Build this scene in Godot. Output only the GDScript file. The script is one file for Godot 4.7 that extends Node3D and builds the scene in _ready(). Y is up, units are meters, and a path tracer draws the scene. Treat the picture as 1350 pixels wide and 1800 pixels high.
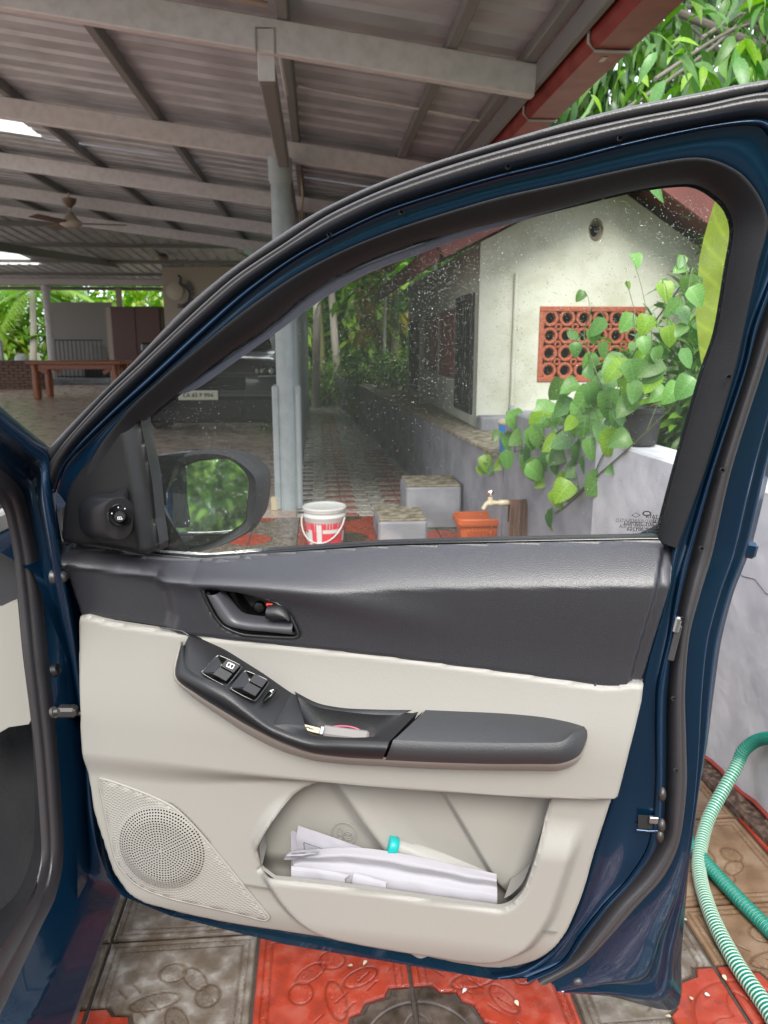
extends Node3D
# A car door standing open in a wet yard, a carport and a small house behind it. Metres, y up.

var rng := RandomNumberGenerator.new()
var used := {}
var M := {}
const SITE_YAW := 0.0848                       # the carport, path and house are turned a little against the camera
const DOOR_AT := Vector3(0.0, 0.0, -0.01)      # hinge line of the door in the car's own frame
const CAR_AT := Vector3(-0.45, 0.0, -1.05)
const DOOR_YAW := -0.15365

# ---------------------------------------------------------------- small helpers
func pts(a: Array) -> PackedVector3Array:
	var r := PackedVector3Array()
	for i in range(0, a.size(), 3):
		r.append(Vector3(a[i], a[i + 1], a[i + 2]))
	return r

func flat(a: Array) -> PackedVector2Array:
	var r := PackedVector2Array()
	for i in range(0, a.size(), 2):
		r.append(Vector2(a[i], a[i + 1]))
	return r

func quads(a: Array) -> Array:
	var r := []
	for i in range(0, a.size(), 4):
		r.append([Vector3(a[i], a[i + 1], a[i + 2]), a[i + 3]])
	return r

func flat_of(p: PackedVector3Array) -> PackedVector2Array:
	var r := PackedVector2Array()
	for v in p:
		r.append(Vector2(v.x, v.y))
	return r

func S(r: float, y: float, f: float) -> Vector3:         # site axes: r to the right, f away from the camera
	return Vector3(r * 0.9964 - f * 0.0847, y, -r * 0.0847 - f * 0.9964)

func lin(r: float, g: float, b: float) -> Color:
	return Color(r, g, b).linear_to_srgb()

func numbered(called: String) -> String:
	if not used.has(called):
		used[called] = 0
		return called
	used[called] += 1
	return "%s_%03d" % [called, used[called]]

func thing(called: String, label: String, category: String, at := Vector3.ZERO, turn := 0.0, group := "") -> Node3D:
	var o := Node3D.new()
	o.name = numbered(called)
	add_child(o, true)
	o.position = at
	o.rotation.y = turn
	tag(o, label, category, group)
	return o

func tag(o: Node3D, label: String, category: String, group := "") -> void:
	o.set_meta("label", label)
	o.set_meta("category", category)
	if group:
		o.set_meta("group", group)

func obj(called: String, mesh: Mesh, mat: Material, parent: Node = null, at := Vector3.ZERO) -> MeshInstance3D:
	var o := MeshInstance3D.new()
	o.mesh = mesh
	if mat:
		o.material_override = mat
	if parent == null:
		o.name = numbered(called)
		add_child(o, true)
	else:
		var n := 0
		var nm := called
		while parent.has_node(nm):
			n += 1
			nm = "%s_%03d" % [called, n]
		o.name = nm
		parent.add_child(o, true)
	o.position = at
	return o

func struct(called: String, mesh: Mesh, mat: Material, label := "") -> MeshInstance3D:
	var o := obj(called, mesh, mat)
	o.set_meta("kind", "structure")
	if label:
		o.set_meta("label", label)
	return o

func noise(freq: float, sd: int, ramp: Array = [], oct := 4, size := 512, normal := false, strength := 4.0) -> NoiseTexture2D:
	var n := FastNoiseLite.new()
	n.noise_type = FastNoiseLite.TYPE_SIMPLEX_SMOOTH
	n.frequency = freq
	n.seed = sd
	n.fractal_octaves = oct
	var t := NoiseTexture2D.new()
	t.width = size
	t.height = size
	t.seamless = true
	t.noise = n
	if normal:
		t.as_normal_map = true
		t.bump_strength = strength
	if ramp.size():
		var g := Gradient.new()
		g.offsets = PackedFloat32Array(ramp[0])
		g.colors = PackedColorArray(ramp[1])
		t.color_ramp = g
	return t

func mat(called: String, c: Color, rough := 0.6, metal := 0.0) -> StandardMaterial3D:
	var m := StandardMaterial3D.new()
	m.resource_name = called
	m.albedo_color = c
	m.roughness = rough
	m.metallic = metal
	M[called] = m
	return m

func tri(m: StandardMaterial3D, scale: float, albedo: Texture2D = null, normal: Texture2D = null, nscale := 1.0, rough: Texture2D = null) -> StandardMaterial3D:
	m.uv1_triplanar = true
	m.uv1_scale = Vector3.ONE * scale
	if albedo:
		m.albedo_texture = albedo
	if normal:
		m.normal_enabled = true
		m.normal_texture = normal
		m.normal_scale = nscale
	if rough:
		m.roughness_texture = rough
		m.roughness = 1.0
	return m

# ---------------------------------------------------------------- shape helpers
func cr(a: Vector3, b: Vector3, c: Vector3, d: Vector3, t: float, k := 0.5) -> Vector3:
	var m1 := (c - a) * k
	var m2 := (d - b) * k
	var t2 := t * t
	var t3 := t2 * t
	return b * (2 * t3 - 3 * t2 + 1) + m1 * (t3 - 2 * t2 + t) + c * (-2 * t3 + 3 * t2) + m2 * (t3 - t2)

func spl(p: PackedVector3Array, n: int, closed := false, k := 0.45) -> PackedVector3Array:
	var r := PackedVector3Array()
	var c := p.size()
	for i in (c if closed else c - 1):
		var a := p[(i - 1 + c) % c] if closed or i > 0 else p[0]
		var d := p[(i + 2) % c] if closed or i + 2 < c else p[c - 1]
		for j in n:
			r.append(cr(a, p[i], p[(i + 1) % c], d, float(j) / n, k))
	if not closed:
		r.append(p[c - 1])
	return r

func ring2(p: PackedVector2Array, n: int, k := 0.45) -> PackedVector2Array:
	var q := PackedVector3Array()
	for v in p:
		q.append(Vector3(v.x, v.y, 0))
	return flat_of(spl(q, n, true, k))

func lerp_row(a: PackedVector3Array, b: PackedVector3Array, t: float, dz := 0.0, dy := 0.0) -> PackedVector3Array:
	var r := PackedVector3Array()
	for i in a.size():
		r.append(a[i].lerp(b[i], t) + Vector3(0, dy, dz))
	return r

func begin() -> SurfaceTool:
	var st := SurfaceTool.new()
	st.begin(Mesh.PRIMITIVE_TRIANGLES)
	st.set_uv(Vector2.ZERO)
	return st

func quad(st: SurfaceTool, a: Vector3, b: Vector3, c: Vector3, d: Vector3) -> void:
	for v in [a, b, c, a, c, d]:
		st.add_vertex(v)

func add_loft(st: SurfaceTool, rows: Array, group := 0, closed := false) -> void:
	st.set_smooth_group(group)
	for i in rows.size() - 1:
		var a: PackedVector3Array = rows[i]
		var b: PackedVector3Array = rows[i + 1]
		var n := a.size()
		for j in (n if closed else n - 1):
			var k := (j + 1) % n
			if a[j].distance_squared_to(a[k]) + b[j].distance_squared_to(b[k]) < 1e-12:
				continue
			for v in [[a[j], j, i], [a[k], j + 1, i], [b[k], j + 1, i + 1], [a[j], j, i], [b[k], j + 1, i + 1], [b[j], j, i + 1]]:
				st.set_uv(Vector2(float(v[1]) / maxi(n - 1, 1), float(v[2]) / (rows.size() - 1)))
				st.add_vertex(v[0])

func done(st: SurfaceTool) -> ArrayMesh:
	st.generate_normals()
	return st.commit()

func loft(rows: Array, closed := false) -> ArrayMesh:
	var st := begin()
	add_loft(st, rows, 0, closed)
	return done(st)

func add_tube(st: SurfaceTool, path: PackedVector3Array, radii, sides := 10, caps := true) -> void:
	var rows := []
	var up := Vector3.UP
	for i in path.size():
		var d := (path[mini(i + 1, path.size() - 1)] - path[maxi(i - 1, 0)]).normalized()
		if absf(d.dot(up)) > 0.95:
			up = Vector3.RIGHT if absf(d.x) < 0.9 else Vector3.BACK
		var x := up.cross(d).normalized()
		var y := d.cross(x).normalized()
		up = y
		var r: float = radii[i] if radii is Array or radii is PackedFloat32Array else radii
		var row := PackedVector3Array()
		for k in sides:
			var t := TAU * k / sides
			row.append(path[i] + (x * cos(t) + y * sin(t)) * r)
		rows.append(row)
	add_loft(st, rows, 0, true)
	if caps:
		for e in [0, rows.size() - 1]:
			st.set_smooth_group(-1)
			for k in sides:
				st.add_vertex(path[e])
				st.add_vertex(rows[e][k])
				st.add_vertex(rows[e][(k + 1) % sides])

func tube(path: PackedVector3Array, radii, sides := 10) -> ArrayMesh:
	var st := begin()
	add_tube(st, path, radii, sides)
	return done(st)

func add_lathe(st: SurfaceTool, prof: Array, at := Vector3.ZERO, seg := 24, basis := Basis()) -> void:   # prof: [radius, height] pairs
	var rows := []
	for p in prof:
		var row := PackedVector3Array()
		for k in seg:
			var t := TAU * k / seg
			row.append(at + basis * Vector3(cos(t) * p[0], p[1], sin(t) * p[0]))
		rows.append(row)
	for i in rows.size() - 1:
		add_loft(st, [rows[i], rows[i + 1]], -1 if i % 2 else 0, true)

func lathe(prof: Array, seg := 24, basis := Basis(), at := Vector3.ZERO) -> ArrayMesh:
	var st := begin()
	var rows := []
	for p in prof:
		var row := PackedVector3Array()
		for k in seg:
			var t := TAU * k / seg
			row.append(at + basis * Vector3(cos(t) * p[0], p[1], sin(t) * p[0]))
		rows.append(row)
	for i in rows.size() - 1:
		var hard: bool = i > 0 and absf(Vector2(prof[i][0] - prof[i - 1][0], prof[i][1] - prof[i - 1][1]).normalized().dot(Vector2(prof[i + 1][0] - prof[i][0], prof[i + 1][1] - prof[i][1]).normalized())) < 0.5
		if hard:
			var nst := begin()
		add_loft(st, [rows[i], rows[i + 1]], i + 1 if hard else maxi(i, 0) * 0 + 1, true)
	return done(st)

# a box with small chamfers on all edges
func add_box(st: SurfaceTool, size: Vector3, at := Vector3.ZERO, basis := Basis(), bev := 0.004) -> void:
	st.set_smooth_group(-1)
	var h := size * 0.5
	var b := minf(bev, minf(h.x, minf(h.y, h.z)) * 0.6)
	for ax in 3:
		var u := (ax + 1) % 3
		var v := (ax + 2) % 3
		for s in [-1.0, 1.0]:
			var q := []
			for c in [[-1, -1], [1, -1], [1, 1], [-1, 1]]:
				var p := Vector3.ZERO
				p[ax] = s * h[ax]
				p[u] = c[0] * (h[u] - b)
				p[v] = c[1] * (h[v] - b)
				q.append(at + basis * p)
			if s > 0:
				quad(st, q[3], q[2], q[1], q[0])
			else:
				quad(st, q[0], q[1], q[2], q[3])
		for su in [-1.0, 1.0]:
			for sv in [-1.0, 1.0]:
				var a := Vector3.ZERO
				a[u] = su * h[u]
				a[v] = sv * (h[v] - b)
				var c2 := Vector3.ZERO
				c2[u] = su * (h[u] - b)
				c2[v] = sv * h[v]
				var e := Vector3.ZERO
				e[ax] = h[ax] - b
				var q2 := [at + basis * (a - e), at + basis * (a + e), at + basis * (c2 + e), at + basis * (c2 - e)]
				if su * sv > 0:
					quad(st, q2[3], q2[2], q2[1], q2[0])
				else:
					quad(st, q2[0], q2[1], q2[2], q2[3])
	for sx in [-1.0, 1.0]:
		for sy in [-1.0, 1.0]:
			for sz in [-1.0, 1.0]:
				var p1 := at + basis * Vector3(sx * h.x, sy * (h.y - b), sz * (h.z - b))
				var p2 := at + basis * Vector3(sx * (h.x - b), sy * h.y, sz * (h.z - b))
				var p3 := at + basis * Vector3(sx * (h.x - b), sy * (h.y - b), sz * h.z)
				var f: Array = [p3, p2, p1] if sx * sy * sz > 0 else [p1, p2, p3]
				for v2 in f:
					st.add_vertex(v2)

func box(size: Vector3, bev := 0.004, at := Vector3.ZERO, basis := Basis()) -> ArrayMesh:
	var st := begin()
	add_box(st, size, at, basis, bev)
	return done(st)

# prism of a polygon in the x-z plane, top at y, with a chamfered rim
func add_prism(st: SurfaceTool, poly: PackedVector2Array, y0: float, y1: float, bev := 0.003, uvs := 1.0) -> void:
	st.set_smooth_group(-1)
	var inner := poly
	if bev > 0:
		var off := Geometry2D.offset_polygon(poly, -bev, Geometry2D.JOIN_MITER)
		if off.size() and off[0].size() == poly.size():
			# line the offset ring up with the outline
			var best := 0
			for i in poly.size():
				if off[0][i].distance_to(poly[0]) < off[0][best].distance_to(poly[0]):
					best = i
			var turned := PackedVector2Array()
			for i in poly.size():
				turned.append(off[0][(best + i) % poly.size()])
			inner = turned
	var n := poly.size()
	for i in n:
		var j := (i + 1) % n
		var a := poly[i]
		var b := poly[j]
		st.set_uv(a * uvs)
		quad(st, Vector3(a.x, y0, a.y), Vector3(b.x, y0, b.y), Vector3(b.x, y1 - bev, b.y), Vector3(a.x, y1 - bev, a.y))
		if inner != poly:
			var c := inner[j]
			var d := inner[i]
			quad(st, Vector3(a.x, y1 - bev, a.y), Vector3(b.x, y1 - bev, b.y), Vector3(c.x, y1, c.y), Vector3(d.x, y1, d.y))
	var idx := Geometry2D.triangulate_polygon(inner)
	for i in idx:
		st.set_uv(inner[i] * uvs)
		st.add_vertex(Vector3(inner[i].x, y1, inner[i].y))

func prism(poly: PackedVector2Array, y0: float, y1: float, bev := 0.003, uvs := 1.0) -> ArrayMesh:
	var st := begin()
	add_prism(st, poly, y0, y1, bev, uvs)
	return done(st)

func seg_dist(p: Vector2, poly: PackedVector2Array, closed := true) -> float:
	var best := 1e9
	var n := poly.size()
	for i in (n if closed else n - 1):
		var a := poly[i]
		var d := poly[(i + 1) % n] - a
		var t := clampf((p - a).dot(d) / maxf(d.length_squared(), 1e-12), 0, 1)
		best = minf(best, (a + d * t - p).length_squared())
	return sqrt(best)

# a sheet in the x-y plane, cut to an outline with holes, its depth z given by wf(Vector2), its rims rounded by `rnd` and turned back by `skirt`
func plate(outline: PackedVector2Array, holes: Array, wf: Callable, cell: float, skirt: float, rnd := 0.0, uv_box := Rect2()) -> ArrayMesh:
	if Geometry2D.is_polygon_clockwise(outline):
		outline.reverse()
	const K := 2000.0                                     # clipping works on whole-ish numbers: cut in half millimetres
	var big := PackedVector2Array()
	for p in outline:
		big.append(p * K)
	var big_holes := []
	for h in holes:
		if not Geometry2D.is_polygon_clockwise(h):
			h.reverse()
		var bh := PackedVector2Array()
		for p in h:
			bh.append(p * K)
		big_holes.append(bh)
	var lo := outline[0]
	var hi := outline[0]
	for p in outline:
		lo = lo.min(p)
		hi = hi.max(p)
	lo -= Vector2.ONE * cell * 0.53
	var nx := int((hi.x - lo.x) / cell) + 2
	var ny := int((hi.y - lo.y) / cell) + 2
	var near := PackedByteArray()
	near.resize(nx * ny)
	var edge := PackedByteArray()
	edge.resize(nx * ny)
	var rims := [outline]
	rims.append_array(holes)
	var reach := int(ceil(rnd / cell)) + 1
	for rim in rims:
		for i in rim.size():
			var a: Vector2 = rim[i]
			var b: Vector2 = rim[(i + 1) % rim.size()]
			var steps := int(a.distance_to(b) / (cell * 0.15)) + 1
			for s in steps + 1:
				var p := (a.lerp(b, float(s) / steps) - lo) / cell
				var cx := int(p.x)
				var cy := int(p.y)
				if edge[cy * nx + cx] == 0:
					edge[cy * nx + cx] = 1
					for dx in range(-reach, reach + 1):
						for dy in range(-reach, reach + 1):
							var ex := cx + dx
							var ey := cy + dy
							if ex >= 0 and ey >= 0 and ex < nx and ey < ny:
								near[ey * nx + ex] = 1
	var depth := func(p: Vector2, close: bool) -> float:
		var w: float = wf.call(p)
		if rnd > 0 and close:
			var d := 1e9
			for rim in rims:
				d = minf(d, seg_dist(p, rim))
			if d < rnd:
				w -= rnd * (1.0 - sqrt(maxf(0.0, 1.0 - (1.0 - d / rnd) ** 2)))
		return w
	var st := begin()
	var known := {}
	var put := func(p: Vector2, close: bool) -> void:
		var key := Vector2i(roundi(p.x * 1e5), roundi(p.y * 1e5))
		var got = known.get(key)
		if got == null:
			var w: float = depth.call(p, close)
			var e := cell * 0.3
			var wx: float = depth.call(p + Vector2(e, 0), close)
			var wx2: float = depth.call(p - Vector2(e, 0), close)
			var wy: float = depth.call(p + Vector2(0, e), close)
			var wy2: float = depth.call(p - Vector2(0, e), close)
			got = [Vector3(p.x, p.y, w), Vector3((wx2 - wx) / (2 * e), (wy2 - wy) / (2 * e), 1.0).normalized()]
			known[key] = got
		st.set_normal(got[1])
		st.set_uv((p - uv_box.position) / uv_box.size if uv_box.has_area() else p)
		st.add_vertex(got[0])
	for y in ny:
		for x in nx:
			var k := y * nx + x
			var a := lo + Vector2(x, y) * cell
			var b := a + Vector2(cell, 0)
			var c := a + Vector2(cell, cell)
			var d := a + Vector2(0, cell)
			var close := near[k] == 1
			if edge[k] == 0:
				var mid := (a + c) * 0.5
				if not Geometry2D.is_point_in_polygon(mid, outline):
					continue
				var out := false
				for h in holes:
					out = out or Geometry2D.is_point_in_polygon(mid, h)
				if out:
					continue
				for p in [a, d, c, a, c, b]:
					put.call(p, close)
			else:
				var polys := Geometry2D.intersect_polygons(PackedVector2Array([a * K, b * K, c * K, d * K]), big)
				for h in big_holes:
					var nxt: Array[PackedVector2Array] = []
					for q in polys:
						nxt.append_array(Geometry2D.clip_polygons(q, h))
					polys = nxt
				for q in polys:
					var idx := Geometry2D.triangulate_polygon(q)
					idx.reverse()
					for i in idx:
						put.call(q[i] / K, close)
	if skirt > 0:
		for rim in rims:
			var n: int = rim.size()
			for i in n:
				var a: Vector2 = rim[i]
				var b: Vector2 = rim[(i + 1) % n]
				var wa: float = depth.call(a, true)
				var wb: float = depth.call(b, true)
				var nn := Vector3((b - a).y, -(b - a).x, 0).normalized()
				st.set_normal(nn)
				st.set_uv(Vector2.ZERO)
				quad(st, Vector3(a.x, a.y, wa), Vector3(b.x, b.y, wb), Vector3(b.x, b.y, wb - skirt), Vector3(a.x, a.y, wa - skirt))
	return st.commit()

func bumpy(x: float, a: float, b: float) -> float:
	return smoothstep(a, b, x)

# signed distance, positive inside
func inside_by(p: Vector2, poly: PackedVector2Array) -> float:
	var d := seg_dist(p, poly)
	return d if Geometry2D.is_point_in_polygon(p, poly) else -d

# ---------------------------------------------------------------- plants
func leaf_mesh(length: float, width: float, droop := 0.2, fold := 0.15, rows := 4, shape := 0) -> ArrayMesh:   # base at the origin, growing along +z
	var st := begin()
	var l := []
	var m := []
	var r := []
	for i in rows + 1:
		var t := float(i) / rows
		var w := width * 0.5 * (sin(PI * pow(t, 0.75)) if shape == 0 else pow(sin(PI * pow(t, 0.62)), 0.62) if shape == 1 else pow(sin(PI * clampf(t * 0.96 + 0.02, 0, 1)), 0.5))
		var y := -droop * length * t * t
		var z := length * t * (1.0 - droop * droop * 0.3 * t)
		m.append(Vector3(0, y, z))
		l.append(Vector3(-w, y + fold * w, z))
		r.append(Vector3(w, y + fold * w, z))
	add_loft(st, [PackedVector3Array(l), PackedVector3Array(m), PackedVector3Array(r)])
	return done(st)

func cloud(called: String, mesh: Mesh, m: Material, where: Array, parent: Node, stuff := true) -> MultiMeshInstance3D:
	var mm := MultiMesh.new()
	mm.transform_format = MultiMesh.TRANSFORM_3D
	mm.mesh = mesh
	mm.instance_count = where.size()
	for i in where.size():
		mm.set_instance_transform(i, where[i])
	var o := MultiMeshInstance3D.new()
	o.multimesh = mm
	o.material_override = m
	var n := 0
	var nm := called
	while parent != self and parent.has_node(nm):
		n += 1
		nm = "%s_%03d" % [called, n]
	o.name = nm if parent != self else numbered(called)
	parent.add_child(o, true)
	if stuff:
		o.set_meta("kind", "stuff")
	return o

func rand_dir() -> Vector3:
	var z := rng.randf_range(-1, 1)
	var t := rng.randf() * TAU
	var s := sqrt(1 - z * z)
	return Vector3(s * cos(t), z, s * sin(t))

func aim(at: Vector3, dir: Vector3, roll: float, scale: float) -> Transform3D:
	var z := dir.normalized()
	var up := Vector3.UP if absf(z.y) < 0.95 else Vector3.RIGHT
	var x := up.cross(z).normalized()
	var y := z.cross(x)
	return Transform3D(Basis(x, y, z).rotated(z, roll).scaled_local(Vector3.ONE * scale), at)

# a broad-leaved tree: tapered trunk, a few limbs, clumps of leaves round the limb ends
func tree(called: String, label: String, at: Vector3, height: float, spread: float, clumps: int, per: int, leaf: Mesh, ms: Array, base_h := 0.35, droop := 0.5, group := "", trunk_r := 0.12) -> Node3D:
	var t := thing(called, label, "tree", at, 0.0, group)
	var st := begin()
	var top := Vector3(rng.randf_range(-0.2, 0.2), height * 0.8, rng.randf_range(-0.2, 0.2))
	add_tube(st, spl(PackedVector3Array([Vector3(0, -0.1, 0), Vector3(rng.randf_range(-0.1, 0.1), height * 0.35, 0), top]), 4), [trunk_r * 1.25, trunk_r * 1.1, trunk_r, trunk_r * 0.95, trunk_r * 0.85, trunk_r * 0.75, trunk_r * 0.6, trunk_r * 0.45, trunk_r * 0.3], 8)
	var ends := []
	for i in clumps:
		var u := rng.randf()
		var ang := i * 2.399963 + rng.randf_range(-0.4, 0.4)
		var yy := height * lerpf(base_h, 1.0, pow((i + 0.5) / clumps, 0.9))
		var rr := spread * sqrt(maxf(0.05, 1.0 - pow(absf((yy / height - (base_h + 1.0) * 0.5) / ((1.0 - base_h) * 0.55)), 2.0))) * rng.randf_range(0.35, 1.0)
		var e := Vector3(cos(ang) * rr, yy + rng.randf_range(-0.2, 0.2), sin(ang) * rr)
		ends.append(e)
		if i % 2 == 0:
			var from := Vector3(0, yy * rng.randf_range(0.55, 0.8), 0)
			add_tube(st, PackedVector3Array([from, from.lerp(e, 0.5) + Vector3(0, 0.1, 0), e]), [trunk_r * 0.35, trunk_r * 0.22, trunk_r * 0.08], 5, false)
	obj("trunk", done(st), M.bark, t)
	var lists := []
	for k in ms.size():
		lists.append([])
	var cr0 := spread * 0.42
	for e in ends:
		var k := rng.randi() % ms.size()
		for j in per:
			var d := rand_dir()
			var p: Vector3 = e + d * Vector3(1, 0.75, 1) * cr0 * pow(rng.randf(), 0.45)
			var dir := (d + Vector3(0, -droop, 0) + rand_dir() * 0.6).normalized()
			lists[k if rng.randf() < 0.75 else rng.randi() % ms.size()].append(aim(p, dir, rng.randf_range(-0.6, 0.6), rng.randf_range(0.7, 1.25)))
	for k in ms.size():
		if lists[k].size():
			cloud("crown", leaf, ms[k], lists[k], t)
	return t

func banana(label: String, at: Vector3, height: float, blades: int, size: float, m: Array, group := "") -> Node3D:
	var t := thing("banana_plant", label, "plant", at, rng.randf() * TAU, group)
	obj("stem", tube(PackedVector3Array([Vector3.ZERO, Vector3(0.02, height * 0.3, 0), Vector3(0, height * 0.62, 0.02)]), [0.11, 0.09, 0.05], 10), M.banana_stem, t)
	for i in blades:
		var a := i * 2.4 + rng.randf_range(-0.3, 0.3)
		var up := rng.randf_range(0.5, 1.5)
		obj("leaf", banana_blade(Vector3(cos(a), up, sin(a)).normalized(), size * rng.randf_range(0.8, 1.15), size * 0.24), m[i % m.size()], t, Vector3(0, height * 0.58, 0))
	return t

func banana_blade(dir: Vector3, length: float, width: float) -> ArrayMesh:
	var side := dir.cross(Vector3.UP).normalized()
	var l := PackedVector3Array()
	var l2 := PackedVector3Array()
	var m := PackedVector3Array()
	var r2 := PackedVector3Array()
	var r := PackedVector3Array()
	var n := 14
	for i in n + 1:
		var t := float(i) / n
		var p := dir * length * t + Vector3(0, -0.55 * length * t * t * (1.2 - dir.y * 0.5), 0)
		var w := width * 0.5 * (0.06 if t < 0.14 else pow(sin(PI * (0.06 + (t - 0.14) / 0.86 * 0.93)), 0.55))
		var tear := rng.randf_range(0.75, 1.05)
		m.append(p)
		l2.append(p - side * w * 0.5 + Vector3(0, w * 0.22, 0))
		r2.append(p + side * w * 0.5 + Vector3(0, w * 0.22, 0))
		l.append(p - side * w * tear + Vector3(0, w * 0.1 - rng.randf() * w * 0.2, 0))
		r.append(p + side * w * rng.randf_range(0.75, 1.05) + Vector3(0, w * 0.1 - rng.randf() * w * 0.2, 0))
	return loft([l, l2, m, r2, r])

func palm(label: String, at: Vector3, height: float, fronds: int, size: float, m: Array, group := "") -> Node3D:
	var t := thing("coconut_palm", label, "palm tree", at, rng.randf() * TAU, group)
	var path := PackedVector3Array()
	var rad := []
	for i in 13:
		var u := i / 12.0
		path.append(Vector3(0.25 * sin(u * 1.5), height * u - 0.1, 0))
		rad.append((0.13 - 0.04 * u) * (0.6 if height > 4.5 else 1.0) * (1.04 if i % 2 else 0.97))
	obj("trunk", tube(path, rad, 10), M.palm_bark, t)
	var top := path[12]
	for i in fronds:
		var a := i * 2.4
		var up := lerpf(1.1, -0.45, float(i) / fronds)
		var dir := Vector3(cos(a), up, sin(a)).normalized()
		var side := dir.cross(Vector3.UP).normalized()
		var st := begin()
		var spine := PackedVector3Array()
		for j in 15:
			var u := j / 14.0
			spine.append(dir * size * u + Vector3(0, -0.6 * size * u * u, 0))
		add_tube(st, spine, 0.012, 4, false)
		st.set_smooth_group(-1)
		for j in range(6, 56):
			var u := j / 56.0
			var p := dir * size * u + Vector3(0, -0.6 * size * u * u, 0)
			var ln := size * 0.30 * (0.35 + 0.65 * sin(PI * minf(u * 1.05, 1.0)))
			for s in [-1.0, 1.0]:
				var d2: Vector3 = (side * s + dir * 0.55 + Vector3(0, -0.55 - rng.randf() * 0.4, 0)).normalized()
				var q: Vector3 = p + d2 * ln
				var w := dir * 0.022
				st.add_vertex(p - w)
				st.add_vertex(p + w)
				st.add_vertex(q)
		obj("frond", done(st), m[i % m.size()], t, top)
	return t

func shrub(called: String, label: String, at: Vector3, rad: Vector3, count: int, leaf: Mesh, ms: Array, category := "shrub", group := "") -> Node3D:
	var t := thing(called, label, category, at, 0.0, group)
	var st := begin()
	for i in 7:
		var e := Vector3(rng.randf_range(-0.7, 0.7) * rad.x, rad.y * rng.randf_range(0.9, 1.7), rng.randf_range(-0.7, 0.7) * rad.z)
		add_tube(st, PackedVector3Array([Vector3(e.x * 0.1, -0.02, e.z * 0.1), e * 0.55 + Vector3(0, 0.05, 0), e]), [0.012, 0.008, 0.003], 5, false)
	obj("stem", done(st), M.bark, t)
	for k in ms.size():
		var w := []
		for j in count / ms.size():
			var d := rand_dir()
			var p := d * rad * pow(rng.randf(), 0.4) + Vector3(0, rad.y, 0)
			p *= 0.86 + 0.28 * sin(p.x * 9.0 / rad.x + k) * cos(p.y * 7.0 / rad.y + p.z * 3.0)
			w.append(aim(p, (d + Vector3(0, rng.randf_range(-0.7, 0.5), 0) + rand_dir() * 0.5).normalized(), rng.randf_range(-0.7, 0.7), rng.randf_range(0.6, 1.3)))
		cloud("foliage", leaf, ms[k], w, t)
	return t

func _ready() -> void:
	rng.seed = 4711
	# camera
	var cam := Camera3D.new()
	cam.name = "camera"
	cam.position = Vector3(0, 1.2, 0)
	cam.rotation_degrees = Vector3(-12.5, 0, 0)
	cam.near = 0.05
	cam.far = 400.0
	var lens := CameraAttributesPhysical.new()
	lens.frustum_focal_length = 18.013
	lens.frustum_focus_distance = 1.05
	lens.frustum_near = 0.05
	lens.frustum_far = 400.0
	lens.exposure_aperture = 7.0
	cam.attributes = lens
	cam.fov = 67.34
	add_child(cam)
	# overcast sky
	var sky := ProceduralSkyMaterial.new()
	sky.sky_top_color = Color(0.93, 0.95, 1.0)
	sky.sky_horizon_color = Color(0.82, 0.84, 0.87)
	sky.sky_curve = 0.25
	sky.ground_bottom_color = Color(0.25, 0.24, 0.22)
	sky.ground_horizon_color = Color(0.6, 0.6, 0.58)
	sky.sky_cover = noise(0.006, 5, [[0.0, 0.55, 1.0], [Color(0, 0, 0), Color(0.06, 0.06, 0.065), Color(0.22, 0.22, 0.22)]], 4, 512)
	var env := Environment.new()
	env.background_mode = Environment.BG_SKY
	env.sky = Sky.new()
	env.sky.sky_material = sky
	env.background_energy_multiplier = 1.0
	env.tonemap_mode = Environment.TONE_MAPPER_LINEAR
	env.tonemap_exposure = 3.05
	env.sdfgi_enabled = true
	env.ssao_enabled = true
	env.ssil_enabled = true
	var we := WorldEnvironment.new()
	we.name = "sky"
	we.environment = env
	add_child(we)
	var sun := DirectionalLight3D.new()
	sun.name = "sun"
	sun.light_energy = 0.5
	sun.light_angular_distance = 25.0
	sun.light_color = Color(1.0, 0.985, 0.96)
	sun.shadow_enabled = true
	sun.rotation_degrees = Vector3(-42, 2, 0)
	add_child(sun)

	materials()
	yard()
	carport()
	house()
	car()
	yard_things()
	far_things()
	greenery()

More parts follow.
